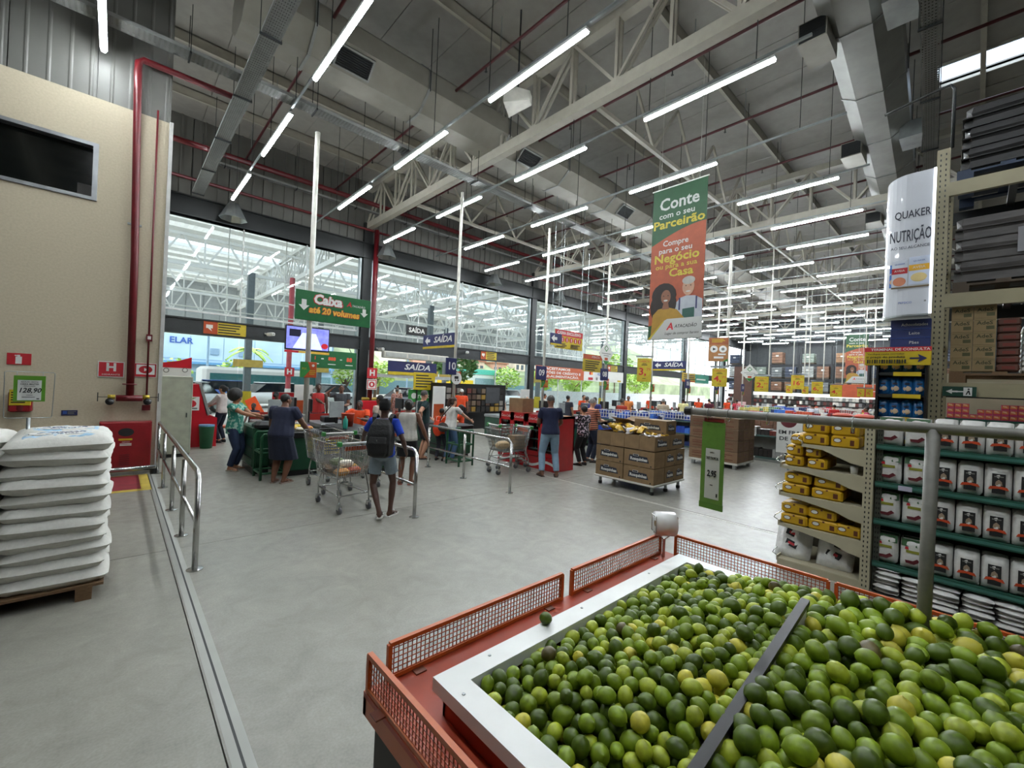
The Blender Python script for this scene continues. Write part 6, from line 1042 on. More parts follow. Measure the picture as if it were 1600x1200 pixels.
# ---------------------------------------------------------------- tall pallet rack
RK = thing('pallet_rack', 'tall beige pallet rack with perforated uprights at the right', 'rack', (0, 0, 0)); RB = mat('rack_beige', '#8f876c', .5, var=.06)
for y in (.3, -2.6):
    for x in (6.3, 7.35): post(RK, x, y, 0, 4.62, .1, .09, RB, .055)
    for k in range(5): MB().bar((6.38, y, .4 + k * .9), (7.36, y, .85 + k * .9), .035).build('brace', RB, RK)
for z in (2.1, 3.02, 4.18):
    for x in (6.32, 7.38): MB().box(x - .025, x + .025, -2.55, .25, z - .07, z + .07).build('beam', RB if x < 7 else DARK, RK)
    for y in (-.2, -1.0, -1.8): MB().box(6.33, 7.38, y - .03, y + .03, z + .03, z + .06).build('support_bar', DARK, RK)
MB().box(6.31, 6.33, .25, .35, 1.6, 1.85).build('guard_plate', YEL, RK)
t = thing('pipe_hoop', 'thin dark pipe hoop above the rack upright', 'pipe', (6.32, .3, 4.62)); MB().tube([(0, -.06, 0), (0, -.06, .62), (.02, -.03, .68), (.05, .1, .68), (.05, .5, .6)], .014, 8).build('pipe', DARK, t, smooth=True)
def pal(lab, x, y, z, w=1.2, d=1.0, m=WOOD):
    t = thing('pallet', lab, 'pallet', (x, y, z))
    for i in range(5): MB().box(0, d, -w / 2 + i * (w - .1) / 4, -w / 2 + .1 + i * (w - .1) / 4, .1, .12).build('plank', m, t)
    for a in (0, d / 2 - .05, d - .1): MB().box(a, a + .1, -w / 2, w / 2, .08, .1).build('stringer', m, t); [MB().box(a, a + .1, yy - .06, yy + .06, 0, .08).build('block', m, t) for yy in (-w / 2 + .06, 0, w / 2 - .06)]
    return t
PB = mat('pallet_blue', '#1b2c44', .6)
pal('dark pallet under the 08 load on the top beam', 6.36, -.45, 4.25, 1.3, .95, PB); pal('dark pallet under the 06 load on the middle beam', 6.36, -.45, 3.09, 1.3, .95, mat('pallet_dark', '#4a3f33', .8)); pal('wooden pallet under the soy drink cartons on the low beam', 6.36, -.45, 2.17, 1.3, .95)
FILM = mat('stretch_film_dark', '#161515', .5, var=.5, scale=2, bump=.1, grain=(2, 1, 9), spec=.3, coat=.12); FILM2 = mat('stretch_film_grey', '#454240', .5, var=.3, scale=2, bump=.1, grain=(2, 2, 8), spec=.3, coat=.15)
def wrapped(lab, x, y0, y1, z0, z1, m, num, lean=.0):
    t = thing('wrapped_load', lab, 'load', (x, 0, z0)); n = 9; rings = []
    for i in range(n + 1):
        z = (z1 - z0) * i / n; b = .012 * math.sin(i * 2.1); s_ = lean * i / n; rings.append([(b, y0 + .05 + b - s_, z), (b, (y0 + y1) / 2, z + .01 * math.sin(i)), (b, y1 - .05 - b - s_, z), (.06, y1 + b - s_, z), (.9, y1 - s_, z), (.9, y0 - s_, z), (.06, y0 - b - s_, z)])
    MB().loft(rings).build('film', m, t, smooth=False); 
    for i in range(1, 6): MB().box(-.014, .9, y0 - .012, y1 + .004, (z1 - z0) * i / 6 - .006, (z1 - z0) * i / 6 + .004).build('layer_ridge', m, t)
    put_t = link('paper_tag', None, t); put_t.location = (-.02, y1 - .62, (z1 - z0) * .55); put_t.rotation_euler = (0, 0, FACE_X); MB().box(-.2, .2, 0, .004, -.12, .12).build('paper', mat('tag_grey', '#77767a', .5), put_t); text(num, put_t, .07, -.002, .05, .1, PBLACK)
wrapped('dark film-wrapped load tagged 08 on the top rack beam', 6.36, -1.1, .17, 4.375, 5.0, FILM, '08', .02); wrapped('grey film-wrapped load tagged 06 on the middle rack beam', 6.36, -1.1, .19, 3.21, 3.86, FILM2, '06')
SOY = mat('soy_carton', '#86724f', .75, var=.08, rnd=.1); SOYG = mat('soy_green_block', '#4a4a2c', .7)
for c in range(2):
    for k in range(5):
        t = thing('carton', f'tan soy drink carton on the low rack beam, {"left" if c == 0 else "right"} column, {ORD[k]} from the pallet', 'carton', (6.36, .12 - c * .158, 2.292 + k * .133), 0, 'soy drink cartons on the rack'); MB().box(0, .3, -.077, .077, 0, .131).build('box', SOY, t)
        text('AdeS', t, -.002, .0, .085, .05, mat('print_olive', '#3a3a20', .7), rot=(PI / 2, 0, -PI / 2), bold=.02, width=.11); MB().box(-.002, 0, -.065, -.01, .02, .055).build('code_block', SOYG, t); MB().box(-.001, 0, -.07, .07, .112, .115).build('seam', SOYG, t)
RBX = mat('red_film_pack', '#4f3026', .5, var=.3, rnd=.2)
for k in range(7): t = thing('red_pack', f'flat reddish wrapped pack right of the soy cartons, {ORD[k]} from the pallet', 'pack', (6.36, -.2, 2.292 + k * .075), 0, 'reddish packs on the rack'); MB().rbox(0, .3, -.075, .075, 0, .072, .012).build('wrap', RBX, t); MB().box(-.002, .0, -.045, .04, .02, .05).build('band', mat('dull_red_band', '#6a2a1e', .6), t)
for k in range(9): tag(MB().rbox(6.37, 6.8, -.62, -.29, 2.292 + k * .05, 2.34 + k * .05, .01).build('white_pack', BAGW), f'flat white pack at the right of the low rack beam, {ORD[k]} from the pallet', 'pack', 'white packs on the rack')
t = board('exit_arrow_sign', 'green emergency exit arrow sign hung on the low rack beam', 'sign', (6.27, .12, 2.08), FACE_X, .24, .1, mat('exit_green', '#0d3a2c', .5), [('r', -.02, .03, -.006, .006, PWHITE), ('r', -.06, -.01, -.008, .008, PWHITE), ('p', [(-.05, .025), (-.095, 0), (-.05, -.025)][::-1], PWHITE), ('r', .03, .09, -.042, .042, PWHITE), ('c', .066, .025, .008, 0, PBLACK), ('p', [(.045, -.03), (.06, .012), (.072, .012), (.08, -.03), (.07, -.03), (.064, -.005), (.055, -.03)][::-1], PBLACK)], .01)
# chips stand, curved lightbox and signs on the rack end
CHS = 1
t = thing('chips_stand', 'tall black stand of blue chip bags hung beside the rack upright', 'stand', (6.02, 0, 0)); MB().box(.2, .22, .36, .72, .0, 2.36).box(0, .22, .34, .36, 0, 2.36).box(0, .22, .72, .74, 0, 2.36).build('frame', BLACK, t)
for k, z in enumerate((1.55, 1.78, 2.02, 2.25)): s = MB().box(0, .2, .36, .72, z - .012, z).build('shelf', BLACK, t); MB().box(-.012, 0, .385, .6, z - .03, z + .012).build('price_strip', YEL, s); MB().box(-.01, 0, .6, .71, z - .025, z + .008).build('price_strip', DARK, s)
CB = mat('chips_blue', '#1f5f9a', .25, var=.1, coat=.6); cp = None
for k, z in enumerate((1.55, 1.78, 2.02, 2.25)):
    for i in range(4):
        lab = f'blue chip bag on the black stand, {ORD[i]} from the left, {["lowest", "second", "third", "top"][k]} shelf in view'
        if k == 3 and i > 3: continue
        if cp is None:
            cp = thing('chip_bag', lab, 'bag', (6.1, .68, z), 0, 'blue chip bags on the stand'); o = pillow(.1, .19 if k < 3 else .1, .07, 8, 8, 5, 2.6, .006).build('bag_body', CB, cp, smooth=True); o.rotation_euler = (PI / 2, 0, -PI / 2); o.location = (0, 0, .095); MB().ell((-.034, 0, .07), (.006, .034, .028), 10, 6).build('chips_picture', mat('chips_tan', '#b9a58a', .4), cp); MB().ell((-.036, .0, .12), (.005, .025, .012), 10, 6).build('badge', mat('chips_badge', '#10243f', .4), cp)
        else: dup(cp, (6.1, .68 - i * .093, z), .05 * (i - 1), lab)
t = thing('lightbox', 'tall curved backlit Nutrição advertising panel on the rack end', 'sign', (5.88, 0, 2.84)); LBX = mat('lightbox_face', '#9a9ea4', .3, var=.02, emit=.2, coat=.5)
arc = [(0, .345), (0, .5)] + [(.3 * (1 - math.cos(a * PI / 16)), .5 + .22 * math.sin(a * PI / 16)) for a in range(1, 9)]
m = MB(); m.loft([[(x, y, 0) for x, y in arc] + [(.3, .345, 0)], [(x, y, 1.44) for x, y in arc] + [(.3, .345, 1.44)]]); m.build('panel', LBX, t)
MB().box(-.012, .03, .325, .345, 0, 1.44).build('tube_edge', mat('lightbox_edge', '#e6ecf6', .3, var=0, emit=1.3), t); MB().loft([[(x - .006, y, -.02) for x, y in arc] + [(.3, .345, -.02)], [(x - .006, y, 0) for x, y in arc] + [(.3, .345, 0)]]).build('bottom_trim', GALV, t)
lt = link('printed_face', None, t); lt.rotation_euler = (0, 0, FACE_X); lt.location = (-.001, .5, 0)
INK = mat('ink_navy', '#1c2230', .5)
put(lt, [('t', 'QUAKER', .01, 1.02, .11, INK, dict(bold=.012, width=.27)), ('t', 'NUTRIÇÃO', .0, .8, .165, INK, dict(bold=.012, width=.31)), ('t', 'AO SEU ALCANCE', .0, .685, .04, INK, dict(width=.29)), ('t', 'PEPSICO', -.02, .12, .03, PBLUE, dict(width=.1)), ('r', .12, .135, .12, .135, PGREY, 'small_print'),
         ('r', -.0, .15, .3, .58, mat('box_pale', '#b9c2d4', .4), 'pack_picture'), ('r', .0, .15, .44, .5, mat('box_yellow', '#d8a42c', .4), 'pack_picture'), ('t', 'AVEIA', .075, .47, .035, PWHITE), ('c', .075, .37, .06, .045, mat('oat_cream', '#c9b47c', .5), 'pack_picture'), ('t', 'QUAKER', .075, .535, .022, PBLUE), ('r', -.13, -.01, .29, .56, mat('box_pale2', '#c1c6d0', .4), 'pack_picture'), ('r', -.13, -.01, .42, .48, PRED, 'pack_picture'), ('t', 'AVEIA', -.07, .45, .03, PWHITE), ('c', -.07, .34, .05, .045, mat('oat_red', '#c07a5a', .5), 'pack_picture'), ('t', 'QUAKER', -.07, .52, .02, PBLUE), ('r', -.13, .16, .27, .285, mat('wood_edge', '#6a5a40', .6), 'pack_picture')])
board('pack_side', 'narrow blue pack print at the left of the curved panel', 'sign', (5.935, .625, 3.26), FACE_X - .55, .075, .24, mat('box_blue', '#2a5fa8', .4), [('t', 'AVEIA', 0, .02, .025, PWHITE), ('c', 0, -.06, .03, 0, mat('oat_tan', '#c09a6a', .5))], .006)
board('aisle_sign', 'dark blue aisle sign listing Achocolatados, Leite, Pães', 'sign', (6.0, .48, 2.66), FACE_X, .31, .29, mat('aisle_navy', '#27305c', .4), [('t', 'Achocolatados', .03, .09, .042, PWHITE, dict(width=.2)), ('t', 'Leite', .03, -.0, .042, PWHITE), ('t', 'Pães', .03, -.095, .042, PWHITE), ('r', -.155, .155, .042, .045, PBLUE), ('r', -.155, .155, -.048, -.045, PBLUE)], .015)
board('terminal_sign', 'red and yellow Terminal de Consulta arrow sign on the rack end', 'sign', (5.98, .575, 2.425), FACE_X, .52, .19, YEL, [('r', -.26, .26, .05, .095, PRED), ('t', 'TERMINAL DE CONSULTA', .02, .07, .035, PWHITE, dict(bold=.02, width=.46)), ('t', 'Verifique neste corredor', -.09, .025, .024, PBLACK, dict(width=.3)), ('t', 'o preço do produto', -.09, -.008, .03, PBLACK, dict(bold=.02, width=.31)), ('r', .1, .19, -.03, -.015, NAVY, 'arrow'), ('p', [(.16, .02), (.23, -.022), (.16, -.065), (.175, -.022)], NAVY, 'arrow')] + [('r', -.24 + i * .02, -.24 + i * .02 + (.008 if i % 3 else .013), -.075, -.035, PBLACK, 'code_bar') for i in range(16)], .012)
# boxes on the next aisle's shelf, pink and orange
ns = thing('juice_shelving', 'shelving with pink and orange boxes seen under the rack', 'shelf unit', (8.6, 0, 0)); MB().box(.45, .48, -3, .6, 0, 2.4).build('back_panel', BEIGE, ns); MB().box(0, .45, -3, .6, 1.68, 1.75).box(-.02, 0, -3, .6, 1.66, 1.76).build('shelf', GSH, ns); MB().box(0, .45, -3, .6, 1.2, 1.26).build('shelf', GSH, ns); MB().box(0, .45, -3, .6, 0, .1).build('base', GSH, ns)
PK = mat('juice_pink', '#c83a6a', .4); OJ = mat('juice_orange', '#d87a4a', .4); PCR = mat('juice_cream', '#e0b890', .4)
j0 = None
for k in range(3):
    for i in range(22):
        if (k == 2 and 3 <= i < 7) or (k == 1 and i == 3): continue
        lab = f'pink and orange juice box under the rack, {ORD[i]} from the upright, {["bottom", "middle", "top"][k]} layer'
        loc = (8.62, .24 - i * .072, 1.752 + k * .072)
        if j0 is None: j0 = thing('juice_box', lab, 'box', loc, 0, 'pink juice boxes under the rack'); MB().box(0, .2, -.034, .034, 0, .068).build('carton', PK, j0); MB().box(-.002, 0, -.03, .03, .02, .06).build('fruit_picture', OJ, j0); MB().prism([(-.02, .03), (.025, .045), (.02, .06), (-.01, .055)][::-1], -.003, 0, 'x').build('highlight_print', PCR, j0)
        else: dup(j0, loc, 0, lab)
for i in range(20): tag(MB().rbox(8.63, 8.9, .2 - i * .11, .3 - i * .11, 1.262, 1.6, .01).build('dark_pack', mat('brown_pack', '#4a1f18', .5, rnd=.2)), f'dark brown pack on the shelf below the juice boxes, {ORD[i]} from the upright', 'pack', 'brown packs below the juice boxes')
# ---------------------------------------------------------------- biscuit cartons on a dolly
dl = thing('dolly', 'flat trolley on stubby legs under the biscuit cartons', 'trolley', (7.95, 4.65, 0)); MB().rbox(-.62, .62, -.67, .67, .16, .2, .01).build('deck', OFFWHITE, dl)
for x in (-.52, .0, .52):
    for y in (-.58, .58): l_ = MB().tube([(x, y, .06), (x, y, .16)], .03, 8).build('leg', GALV, dl); MB().lathe([(.02, 0), (.04, .01), (.04, .06), (.02, .07)], (x, y, 0), 10).build('foot', BLACK, l_)
def bcarton(lab, x, y, z, dx, dy, dz, fx=True, fy=True, open_=False, text_='Rosquinhas', m=KRAFT):
    t = thing('biscuit_carton', lab, 'carton', (x, y, z), 0, 'biscuit cartons on the dolly')
    if open_: MB().box(0, dx, 0, dy, 0, .01).box(0, .006, 0, dy, .01, dz).box(dx - .006, dx, 0, dy, .01, dz).box(.006, dx - .006, 0, .006, .01, dz).box(.006, dx - .006, dy - .006, dy, .01, dz).build('box', m, t)
    else: MB().box(0, dx, 0, dy, 0, dz).build('box', m, t); MB().box(.0, dx, dy / 2 - .025, dy / 2 + .025, dz, dz + .001).build('tape', mat('tape_brown', '#7a5a38', .3), t)
    def face(w, rz, loc):
        f = link('logo_face', None, t); f.location = loc; f.rotation_euler = (0, 0, rz); a = min(w * .34, .24); h_ = dz * .2; put(f, [('p', [(-a, -h_), (-a * .92, h_), (a * .8, h_ * .8), (a, -h_)], INK), ('r', -a * .55, a * -.02, h_ * .75, h_ * 1.35, PWHITE), ('r', -a * .52, a * -.05, h_ * .82, h_ * 1.28, INK), ('t', text_, -.0, -h_ * .15, dz * .26, PWHITE, dict(bold=.03, width=a * 1.65)), ('r', w * .38, w * .42, -dz * .42, -dz * .34, PBLACK, 'small_print')])
    if fx: face(dy, FACE_X, (0, dy / 2, dz * .48))
    if fy: face(dx, 0, (dx / 2, 0, dz * .48))
    return t
L1 = ['bottom', 'second', 'third']
for k in range(2):
    for i, y in enumerate((4.0, 4.66)):
        for j, x in enumerate((7.35, 7.77, 8.17)): bcarton(f'biscuit carton in the {L1[k]} layer of the dolly stack, {"near" if i == 0 else "far"} side, {ORD[j]} across', x, y, .2 + k * .31, .4 if j < 2 else .38, .64, .3, j == 0, i == 0 and j != 0)
for i in range(4): bcarton(f'open biscuit carton in the third layer of the dolly stack, {ORD[i]} from the near corner', 7.35, 4.0 + i * .325, .83, .56, .32, .27, False, i == 0, True)
for i in range(2): bcarton(f'open biscuit carton at the back of the third dolly layer, {"near" if i == 0 else "far"} one', 7.93, 4.0 + i * .65, .83, .6, .64, .27, False, i == 0, True)
bcarton('closed biscuit carton lying on top of the dolly stack', 7.95, 4.1, 1.1, .4, .7, .27, True, True)
t = thing('opened_carton', 'opened empty carton with raised flap at the back of the dolly stack', 'carton', (8.0, 4.85, 1.1)); MB().box(0, .4, 0, .45, 0, .2).build('box', KRAFT, t); MB().add([(0, 0, .2), (0, .45, .2), (-.25, .4, .27), (-.25, -.02, .25), (0, 0, .205), (0, .45, .205), (-.25, .4, .275), (-.25, -.02, .255)], [(0, 1, 2, 3), (7, 6, 5, 4), (0, 3, 7, 4), (1, 5, 6, 2), (2, 6, 7, 3), (0, 4, 5, 1)]).build('flap', KRAFT, t)
MB().add([(.4, 0, .2), (.4, .45, .2), (.62, .45, .26), (.62, 0, .26), (.4, 0, .205), (.4, .45, .205), (.62, .45, .265), (.62, 0, .265)], [(3, 2, 1, 0), (4, 5, 6, 7), (4, 7, 3, 0), (2, 6, 5, 1), (3, 7, 6, 2), (1, 5, 4, 0)]).build('flap', KRAFT, t)
SBG = [mat('snack_yellow', '#c9a01c', .3, var=.1, coat=.5), mat('snack_brown', '#5a4034', .35, var=.4, scale=20, coat=.5), mat('snack_silver', '#a9a4a0', .25, var=.3, scale=20, coat=.5)]
sn = sorted((random.Random(i + 900).uniform(4.06, 5.22), i) for i in range(64)); cn = [0, 0, 0]
for y, i in sn:
    q = random.Random(i + 2900); x = q.uniform(7.42, 7.9); hump = .1 + .12 * min(1, (y - 3.9) / .5) * (1 - abs(x - 7.75))
    if y < 4.45: hump = .06
    mi = 0 if x > 7.68 else q.choice([1, 2, 2, 0]); o = pillow(.17, .12, .06, 6, 5, i, 2.4, .01).build('snack_bag', SBG[mi], None, smooth=True, loc=(x, y, 1.03 + hump * q.uniform(.4, .85))); o.rotation_euler = (q.uniform(-.7, .7), q.uniform(-.7, .7), q.uniform(0, 3))
    tag(o, f'{["yellow", "brown printed", "silver printed"][mi]} snack bag in the dolly heap, {ORD[cn[mi]]} of its colour from the near corner', 'bag', 'snack bags heaped in the open cartons'); cn[mi] += 1
def cstack(nm, x0, y0, nx, ny, nz, dx, dy, dz, zb, m):
    d = thing('dolly', f'flat trolley under {nm}', 'trolley', (x0, y0, 0)); MB().box(0, nx * dx, 0, ny * dy, zb - .05, zb).build('deck', OFFWHITE, d)
    for x in (.1, nx * dx - .1):
        for y in (.1, ny * dy / 2, ny * dy - .1): MB().box(x - .04, x + .04, y - .04, y + .04, .0, zb - .05).build('leg', GALV, d)
    for k in range(nz):
        for i in range(nx):
            for j in range(ny):
                t = thing('carton', f'carton in {nm[4:]}, {ORD[k]} layer, {ORD[i]} deep, {ORD[j]} along', 'carton', (x0 + i * dx, y0 + j * dy, zb + k * dz), 0, f'cartons in {nm}'); MB().rbox(.004, dx - .004, .004, dy - .004, 0, dz - .005, .008).build('box', m, t)
                if i == 0: f = link('print', None, t); f.location = (.004, dy / 2, dz / 2); f.rotation_euler = (0, 0, FACE_X); put(f, [('r', -dy * .35, dy * .3, dz * .15, dz * .22, YB, 'print_bar'), ('r', -dy * .35, dy * .05, -.01, .02, YB, 'print_bar'), ('r', -dy * .35, dy * .32, -dz * .3, -dz * .22, YB, 'print_bar')])
                if j == 0: f = link('print', None, t); f.location = (dx / 2, .004, dz / 2); put(f, [('r', -dx * .3, dx * .1, dz * .1, dz * .2, YB, 'print_bar'), ('r', -dx * .3, dx * .3, -dz * .28, -dz * .2, YB, 'print_bar')])
cstack('the tall brown stack behind the green card', 11.8, 4.12, 3, 2, 4, .4, .64, .29, .17, KRAFT2); cstack('the long brown stack beyond the green card', 16.8, 4.35, 3, 3, 4, .38, .4, .27, .14, mat('dark_carton', '#6a4c3c', .8, rnd=.12))
for i in range(5): tag(MB().rbox(11.9 + (i % 2) * .35, 12.2 + (i % 2) * .35, 4.3 + i * .16, 4.44 + i * .16, 1.334, 1.39, .015).build('orange_pack', mat('orange_pack', '#b8501e', .45)), f'flat orange pack lying on the tall carton stack, {ORD[i]} of five', 'pack', 'orange packs on the carton stack')
# ================================================================ lime bin, limes, price stand
OP = mat('bin_orange_paint', '#ae5420', .4, var=.08, scale=12); ORD_ = mat('bin_red_paint', '#9a3a20', .5, var=.1, scale=5); RIM = mat('bin_rim_white', '#d2d3d0', .35, var=.04, scale=8)
BX0, BX1, BY0, BY1, BZ = .905, 2.86, -.95, 1.345, .85
b = thing('lime_bin', 'large orange display bin with white rim and orange wire guards', 'display bin', (0, 0, 0))
def rimboard(p):   # mitred rim boards with bevelled section
    MB().prism(p, BZ - .05, BZ, 'z').build('rim_board', RIM, b)
w = .1
rimboard([(BX0, BY1), (BX0 + w, BY1 - w), (BX1 - w, BY1 - w), (BX1, BY1)]); rimboard([(BX0, BY0), (BX0 + w, BY0 + w), (BX0 + w, BY1 - w), (BX0, BY1)]); rimboard([(BX1, BY1), (BX1 - w, BY1 - w), (BX1 - w, BY0 + w), (BX1, BY0)])
m = MB()
for x in (1.15, 1.75, 2.4): m.lathe([(.0, 0), (.007, 0), (.006, .003), (0, .003)], (x, BY1 - .035, BZ), 8)
for y in (1.2, .6, 0): m.lathe([(.0, 0), (.007, 0), (.006, .003), (0, .003)], (BX0 + .035, y, BZ), 8)
m.build('rim_screws', GALV, b, kind='stuff')
MB().box(BX0 + .03, BX0 + .045, BY0, BY1 - .03, .46, .8).build('side_panel', ORD_, b); MB().box(BX0 + .03, BX1 - .03, BY1 - .045, BY1 - .03, .46, .8).build('side_panel', ORD_, b); MB().box(BX1 - .045, BX1 - .03, BY0, BY1 - .03, .46, .8).build('side_panel', ORD_, b)
MB().box(BX0 + .04, BX1 - .04, BY0, BY1 - .04, .5, .52).build('bin_floor', RIM, b)
MB().box(.765, BX0 + .03, BY0, 1.62, .69, .71).box(BX0 + .03, 3.18, BY1 - .03, 1.62, .69, .71).box(BX1 - .03, 3.18, BY0, BY1 - .03, .69, .71).build('ledge', ORD_, b)
MB().box(.8, 3.15, BY0, 1.58, .12, .69).build('base_cabinet', mat('bin_dark_base', '#2a2320', .6), b); MB().box(.765, .79, BY0, 1.62, .62, .69).box(.765, 3.18, 1.595, 1.62, .62, .69).box(3.155, 3.18, BY0, 1.62, .62, .69).build('apron', OP, b)
for x, y in ((.85, 1.52), (3.1, 1.52), (.85, -.8), (3.1, -.8)): MB().box(x - .05, x + .05, y - .05, y + .05, 0, .12).build('leg', DARK, b)
def guard(a, c, z0=.71, z1=.86):
    a = V((*a, 0)); c = V((*c, 0)); d = (c - a); L = d.length; d.normalize(); up = V((0, 0, 1)); m = MB(); Z = lambda z: up * z
    m.bar(a + Z(z1), c + Z(z1), .02, .018); m.bar(a + Z(z0 + .012), c + Z(z0 + .012), .016, .016); m.bar(a + Z(z0), a + Z(z1), .018); m.bar(c + Z(z0), c + Z(z1), .018); g = m.build('wire_guard', OP, b)
    m = MB(); n = int(L / .021)
    for i in range(1, n): p = a + d * (L * i / n); m.bar(p + Z(z0 + .01), p + Z(z1), .0036)
    for k in range(1, 7): z = z0 + (z1 - z0) * k / 7; m.bar(a + Z(z), c + Z(z), .0036)
    m.build('wire_mesh', mat('mesh_orange', '#9a4620', .45), g, kind='stuff')
    for f in (.12, .88): p = a + d * L * f; m = MB(); m.cbox(p + V((0, 0, z0 + .003)) + V((-d.y, d.x, 0)) * -.02, (.05, .05, .006)); m.build('bracket_foot', mat('worn_bracket', '#6a3018', .5), g)
guard((.775, 1.6), (.775, .45)); guard((.775, .42), (.775, -.8)); guard((.865, 1.61), (1.95, 1.61)); guard((2.04, 1.61), (3.1, 1.61)); guard((3.17, 1.52), (3.17, .57)); guard((3.17, .53), (3.17, -.6))
# divider: sloping black-topped board that climbs with the heap
dv = thing('bin_divider', 'black-edged sloping divider board between the two lime heaps', 'divider', (0, 0, 0)); DVY = .5
DZ = lambda x: .87 + (x - .95) * .115
MB().prism([(.95, .54), (2.32, .54), (2.32, DZ(2.32)), (.95, DZ(.95))], DVY - .008, DVY + .008, 'y').build('board', RIM, dv)
MB().bar((1.0, DVY, DZ(1.0)), (2.33, DVY, DZ(2.33)), .034, .022).build('edge_strip', BLACK, dv)
# heap surface
def heap(x, y):
    ex = min(x - (BX0 + w), (BX1 - w - x) * 3 + .35); ey = BY1 - w - y; e = max(0, min(ex, ey)); t = min(1, e / .75); s = t * t * (3 - 2 * t)
    h = .835 + .13 * s
    if y < DVY: q = min(1, (DVY - y) / .25); hx = min(1, max(0, (x - 1.5) / .7)); h += .05 * q * hx * s
    return h + .012 * math.sin(5 * x + 3 * y) * s
q = np.random.RandomState(4); P = []; D = .0595
for layer in range(3):
    zz = -.042 * layer; yy = -.72 if layer < 2 else -.5; j = 0
    while yy < BY1 - w + .005:
        xx = BX0 + w + .025 + (.5 * D if j % 2 else 0) + (.3 * D if layer == 1 else 0)
        while xx < BX1 - w + .01:
            if abs(yy - DVY) > .012: P.append((xx + q.uniform(-.026, .026), yy + q.uniform(-.026, .026), zz, layer))
            xx += D * (1.08 if yy > DVY else 1.22)
        yy += D * (.96 if yy > DVY else 1.1); j += 1
for i in range(110):      # loose limes riding on top of the heap
    a, c = q.uniform(1.1, 2.7), q.uniform(-.7, 1.15)
    if abs(c - DVY) > .06: P.append((a, c, .03, 0))
P = np.array(P); N = len(P); rad = q.normal(.0288, .0028, N).clip(.023, .037) + np.where(P[:, 1] < DVY, .005, 0)
pos = np.zeros((N, 3)); pos[:, :2] = P[:, :2]
base = np.array([heap(a, c) for a, c in P[:, :2]]); pos[:, 2] = base + P[:, 2] - rad + q.uniform(-.018, .03, N) * (P[:, 3] == 0)
# relax overlaps on a grid of neighbours
for it in range(26):
    cell = {}; K = np.floor(pos / .075).astype(int)
    for i, k in enumerate(map(tuple, K)): cell.setdefault(k, []).append(i)
    mv = np.zeros_like(pos); cnt = np.zeros(N)
    for (a, c, e), ids in cell.items():
        nb = [n for dx in (-1, 0, 1) for dy in (-1, 0, 1) for dz in (-1, 0, 1) for n in cell.get((a + dx, c + dy, e + dz), ())]
        A = np.array(ids); Bn = np.array(nb); d = pos[A][:, None] - pos[Bn][None]; L = np.sqrt((d ** 2).sum(2)) + 1e-9; ov = (rad[A][:, None] + rad[Bn][None]) * .99 - L
        ov[(ov < 0) | (A[:, None] == Bn[None])] = 0; mv[A] += (d / L[..., None] * ov[..., None] * .5).sum(1); cnt[A] += (ov > 0).sum(1)
    pos += mv * np.minimum(1, 2.2 / np.maximum(cnt, 1))[:, None] * .9
    pos[:, 2] += (np.array([heap(a, c) for a, c in pos[:, :2]]) + P[:, 2] - rad - pos[:, 2]) * .028
    pos[:, 0] = pos[:, 0].clip(BX0 + w + .012, BX1 - w - .0); pos[:, 1] = pos[:, 1].clip(-.8, BY1 - w - .01)
    s = pos[:, 1] - DVY; near = (np.abs(s) < .03) & (pos[:, 0] < 2.34); pos[near, 1] = DVY + np.where(s[near] >= 0, .03, -.03)
LM = [mat('lime_dark', '#44570f', .42, var=.3, scale=1.6, bump=.04, spec=.4, rnd=.22), mat('lime_mid', '#6c8119', .42, var=.28, scale=1.4, bump=.04, spec=.4, rnd=.2), mat('lime_light', '#94a02a', .42, var=.25, scale=1.3, bump=.04, spec=.4, rnd=.16), mat('lime_yellow', '#b3ab3a', .42, var=.22, scale=1.2, bump=.04, spec=.4, rnd=.12), mat('lime_brown', '#544a24', .45, var=.3, scale=1.5, rnd=.15)]
LNAME = ['dark green', 'mid green', 'light green', 'yellowing', 'browned']; STEM = mat('lime_stem_scar', '#5b5a2c', .7)
def lime_mesh(seed, n=14, mm=9):
    r_ = random.Random(seed); el = r_.uniform(1.08, 1.24); m = MB(); rings = []
    prof = [(-1.06, .05), (-1.0, .14), (-.93, .36), (-.78, .62), (-.5, .87), (-.1, 1.0), (.3, .96), (.62, .78), (.85, .5), (.97, .24), (1.04, .13), (1.09, .06)]
    for z, r in prof: rings.append([(r * math.cos(2 * PI * k / n) * (1 + .03 * math.sin(3 * k + seed)), r * math.sin(2 * PI * k / n), z * el) for k in range(n)])
    m.loft(rings); me = bpy.data.meshes.new('lime'); me.from_pydata(m.v, [], m.f); me.polygons.foreach_set('use_smooth', [True] * len(m.f)); me.update(); return me
LMESH = {}
for mi in range(5):
    for sd in range(4): me = lime_mesh(sd + mi * 4); me.materials.append(LM[mi]); LMESH[mi, sd] = me
cb_ = np.array([float(v) for v in ((V(p) - cam.matrix_world.translation).length for p in pos)])
inv = cam.matrix_world.inverted(); vis = []
for i in range(N):
    c = inv @ V(pos[i]); ok = c.z < 0 and abs(c.x / -c.z) < 1.24 and abs(c.y / -c.z) < .93 and P[i, 3] == 0
    vis.append(cb_[i] if ok else 99)
order = np.argsort(vis); chosen = set(order[:300].tolist()); lrow = {}; lpos = {}
for sd in (0, 1):                                   # count each heap in rows away from the divider, then along each row
    g = {}
    for i in chosen:
        if (pos[i][1] > DVY) == bool(sd): g.setdefault(int(abs(pos[i][1] - DVY) / .058), []).append(i)
    for r_, k in enumerate(sorted(g)):
        for j, i in enumerate(sorted(g[k], key=lambda n: pos[n][0])): lrow[i] = r_; lpos[i] = j
rest = MB(); mats_r = []; ci = 0
